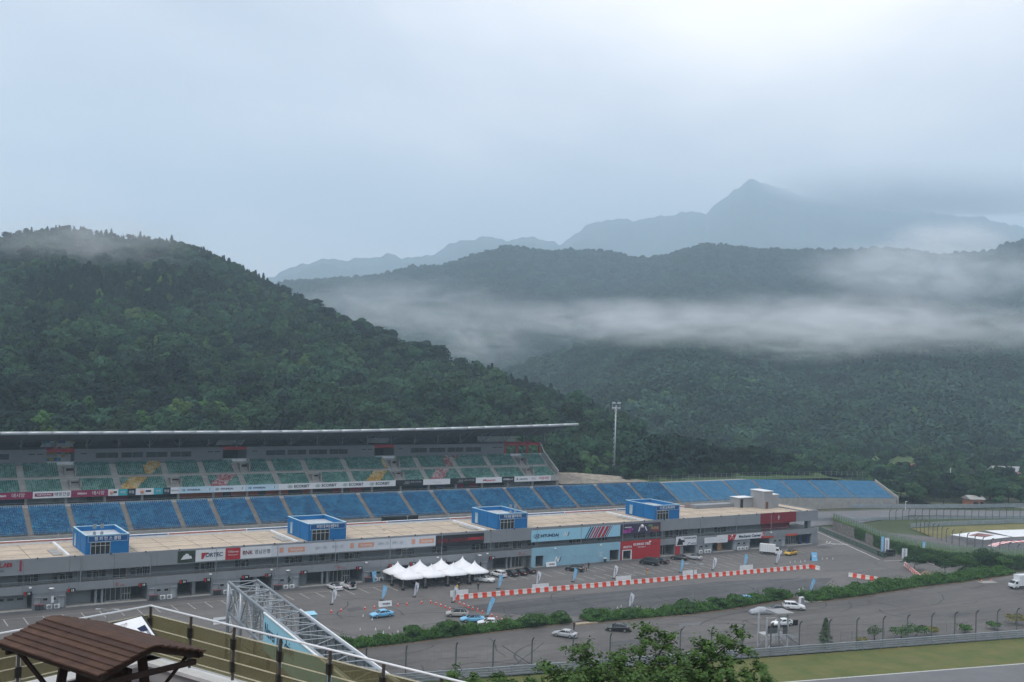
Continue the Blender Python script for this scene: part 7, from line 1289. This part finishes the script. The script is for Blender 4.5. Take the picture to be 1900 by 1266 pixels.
MISTS = [('long white mist band lying across the valley below the ridge', 1610, 600, 1010, 500, 66, 150, .030, 1, 3.2, .46, (1.2, 1, .55)),
 ('soft mist patch in the middle of the valley', 1180, 598, 1030, 340, 56, 140, .026, 6, 3.0, .45, (1.1, 1, .6)),
 ('ragged mist tongue hanging below the long mist band', 1490, 636, 960, 230, 46, 100, .014, 8, 2.6, .46, (1.2, 1, .8)),
 ('thin mist drifting at the left end of the valley', 760, 575, 1500, 460, 110, 220, .009, 2, 2.8, .46, (1.1, 1, .8)),
 ('wisp of mist rising from the left valley behind the near hill', 890, 635, 1150, 160, 70, 110, .013, 9, 2.4, .46, (1, 1, 1)),
 ('grey cloud veil hanging over the right end of the ridge', 1720, 505, 1850, 520, 140, 200, .018, 3, 2.8, .45, (1.0, 1, .7)),
 ('small cloud puff rising above the right end of the ridge', 1770, 448, 2600, 380, 120, 200, .020, 7, 2.2, .42, (1, 1, 1)),
 ('faint cloud wisp brushing the top of the near hill', 170, 450, 760, 200, 46, 110, .011, 4, 2.4, .44, (1.2, 1, .8)),
 ('pale cloud covering the far summit', 1760, 352, 6700, 2500, 330, 900, .03, 5, 2.0, .38, (1.2, 1, .8))]
# ------------------------------------------------------------------ air: even haze and the drifting mist banks
hz = MB().box(-9100, 9100, -9100, 9100, -3, 1480); ho = hz.build('haze', [])
hm = bpy.data.materials.new('haze_air'); hm.use_nodes = True; t = hm.node_tree; t.nodes.clear()
o_ = N(t, 'ShaderNodeOutputMaterial'); pv = N(t, 'ShaderNodeVolumePrincipled'); pv.inputs['Color'].default_value = (.68, .85, 1.0, 1)
pv.inputs['Density'].default_value = HAZE; pv.inputs['Anisotropy'].default_value = 0.15; t.links.new(pv.outputs[0], o_.inputs['Volume'])
ho.data.materials.append(hm); tag(ho, 'thin blue grey haze filling the valley air', 'haze', kind='stuff')
def mist(label, cx, cy, D, w, h, d, dens, seed, scale=2.2, thr=.46, sz=(1, 1, 1)):
    c = DP(cx, cy, D); b = MB()
    n = 24; prof = [(math.sin(math.pi * k / 10), -math.cos(math.pi * k / 10)) for k in range(11)]
    b.lathe([(max(1e-3, p) , z) for p, z in prof], n=n); o = b.build('mist_bank', [], smooth=True)
    o.location = c; o.scale = (w / 2, d / 2, h / 2); o.rotation_euler = (0, 0, -(math.pi / 2 - YAW))
    m = bpy.data.materials.new('mist'); m.use_nodes = True; t = m.node_tree; t.nodes.clear(); out = N(t, 'ShaderNodeOutputMaterial')
    pv = N(t, 'ShaderNodeVolumePrincipled'); pv.inputs['Color'].default_value = (.985, .99, 1, 1); pv.inputs['Anisotropy'].default_value = .1
    tcn = N(t, 'ShaderNodeTexCoord'); mpn = N(t, 'ShaderNodeMapping'); mpn.inputs['Location'].default_value = (seed * 3.1, seed * 1.7, seed * .9); mpn.inputs['Scale'].default_value = sz
    t.links.new(tcn.outputs['Object'], mpn.inputs[0]); no = N(t, 'ShaderNodeTexNoise'); no.inputs['Scale'].default_value = scale; no.inputs['Detail'].default_value = 6; no.inputs['Roughness'].default_value = .58
    no.inputs['Distortion'].default_value = 1.0
    t.links.new(mpn.outputs[0], no.inputs['Vector']); ln = N(t, 'ShaderNodeVectorMath', operation='LENGTH'); t.links.new(tcn.outputs['Object'], ln.inputs[0])
    fo = N(t, 'ShaderNodeMapRange', interpolation_type='SMOOTHSTEP'); fo.inputs['From Min'].default_value = 1.0; fo.inputs['From Max'].default_value = .25; t.links.new(ln.outputs['Value'], fo.inputs[0])
    nr = N(t, 'ShaderNodeMapRange', interpolation_type='SMOOTHSTEP'); nr.inputs['From Min'].default_value = thr - .1; nr.inputs['From Max'].default_value = thr + .22; t.links.new(no.outputs[0], nr.inputs[0])
    a = N(t, 'ShaderNodeMath', operation='MULTIPLY'); t.links.new(fo.outputs[0], a.inputs[0]); t.links.new(nr.outputs[0], a.inputs[1])
    a2 = N(t, 'ShaderNodeMath', operation='MULTIPLY'); t.links.new(a.outputs[0], a2.inputs[0]); a2.inputs[1].default_value = dens; t.links.new(a2.outputs[0], pv.inputs['Density'])
    t.links.new(pv.outputs[0], out.inputs['Volume']); o.data.materials.append(m); tag(o, label, 'mist', kind='stuff')
for args in MISTS: mist(*args)
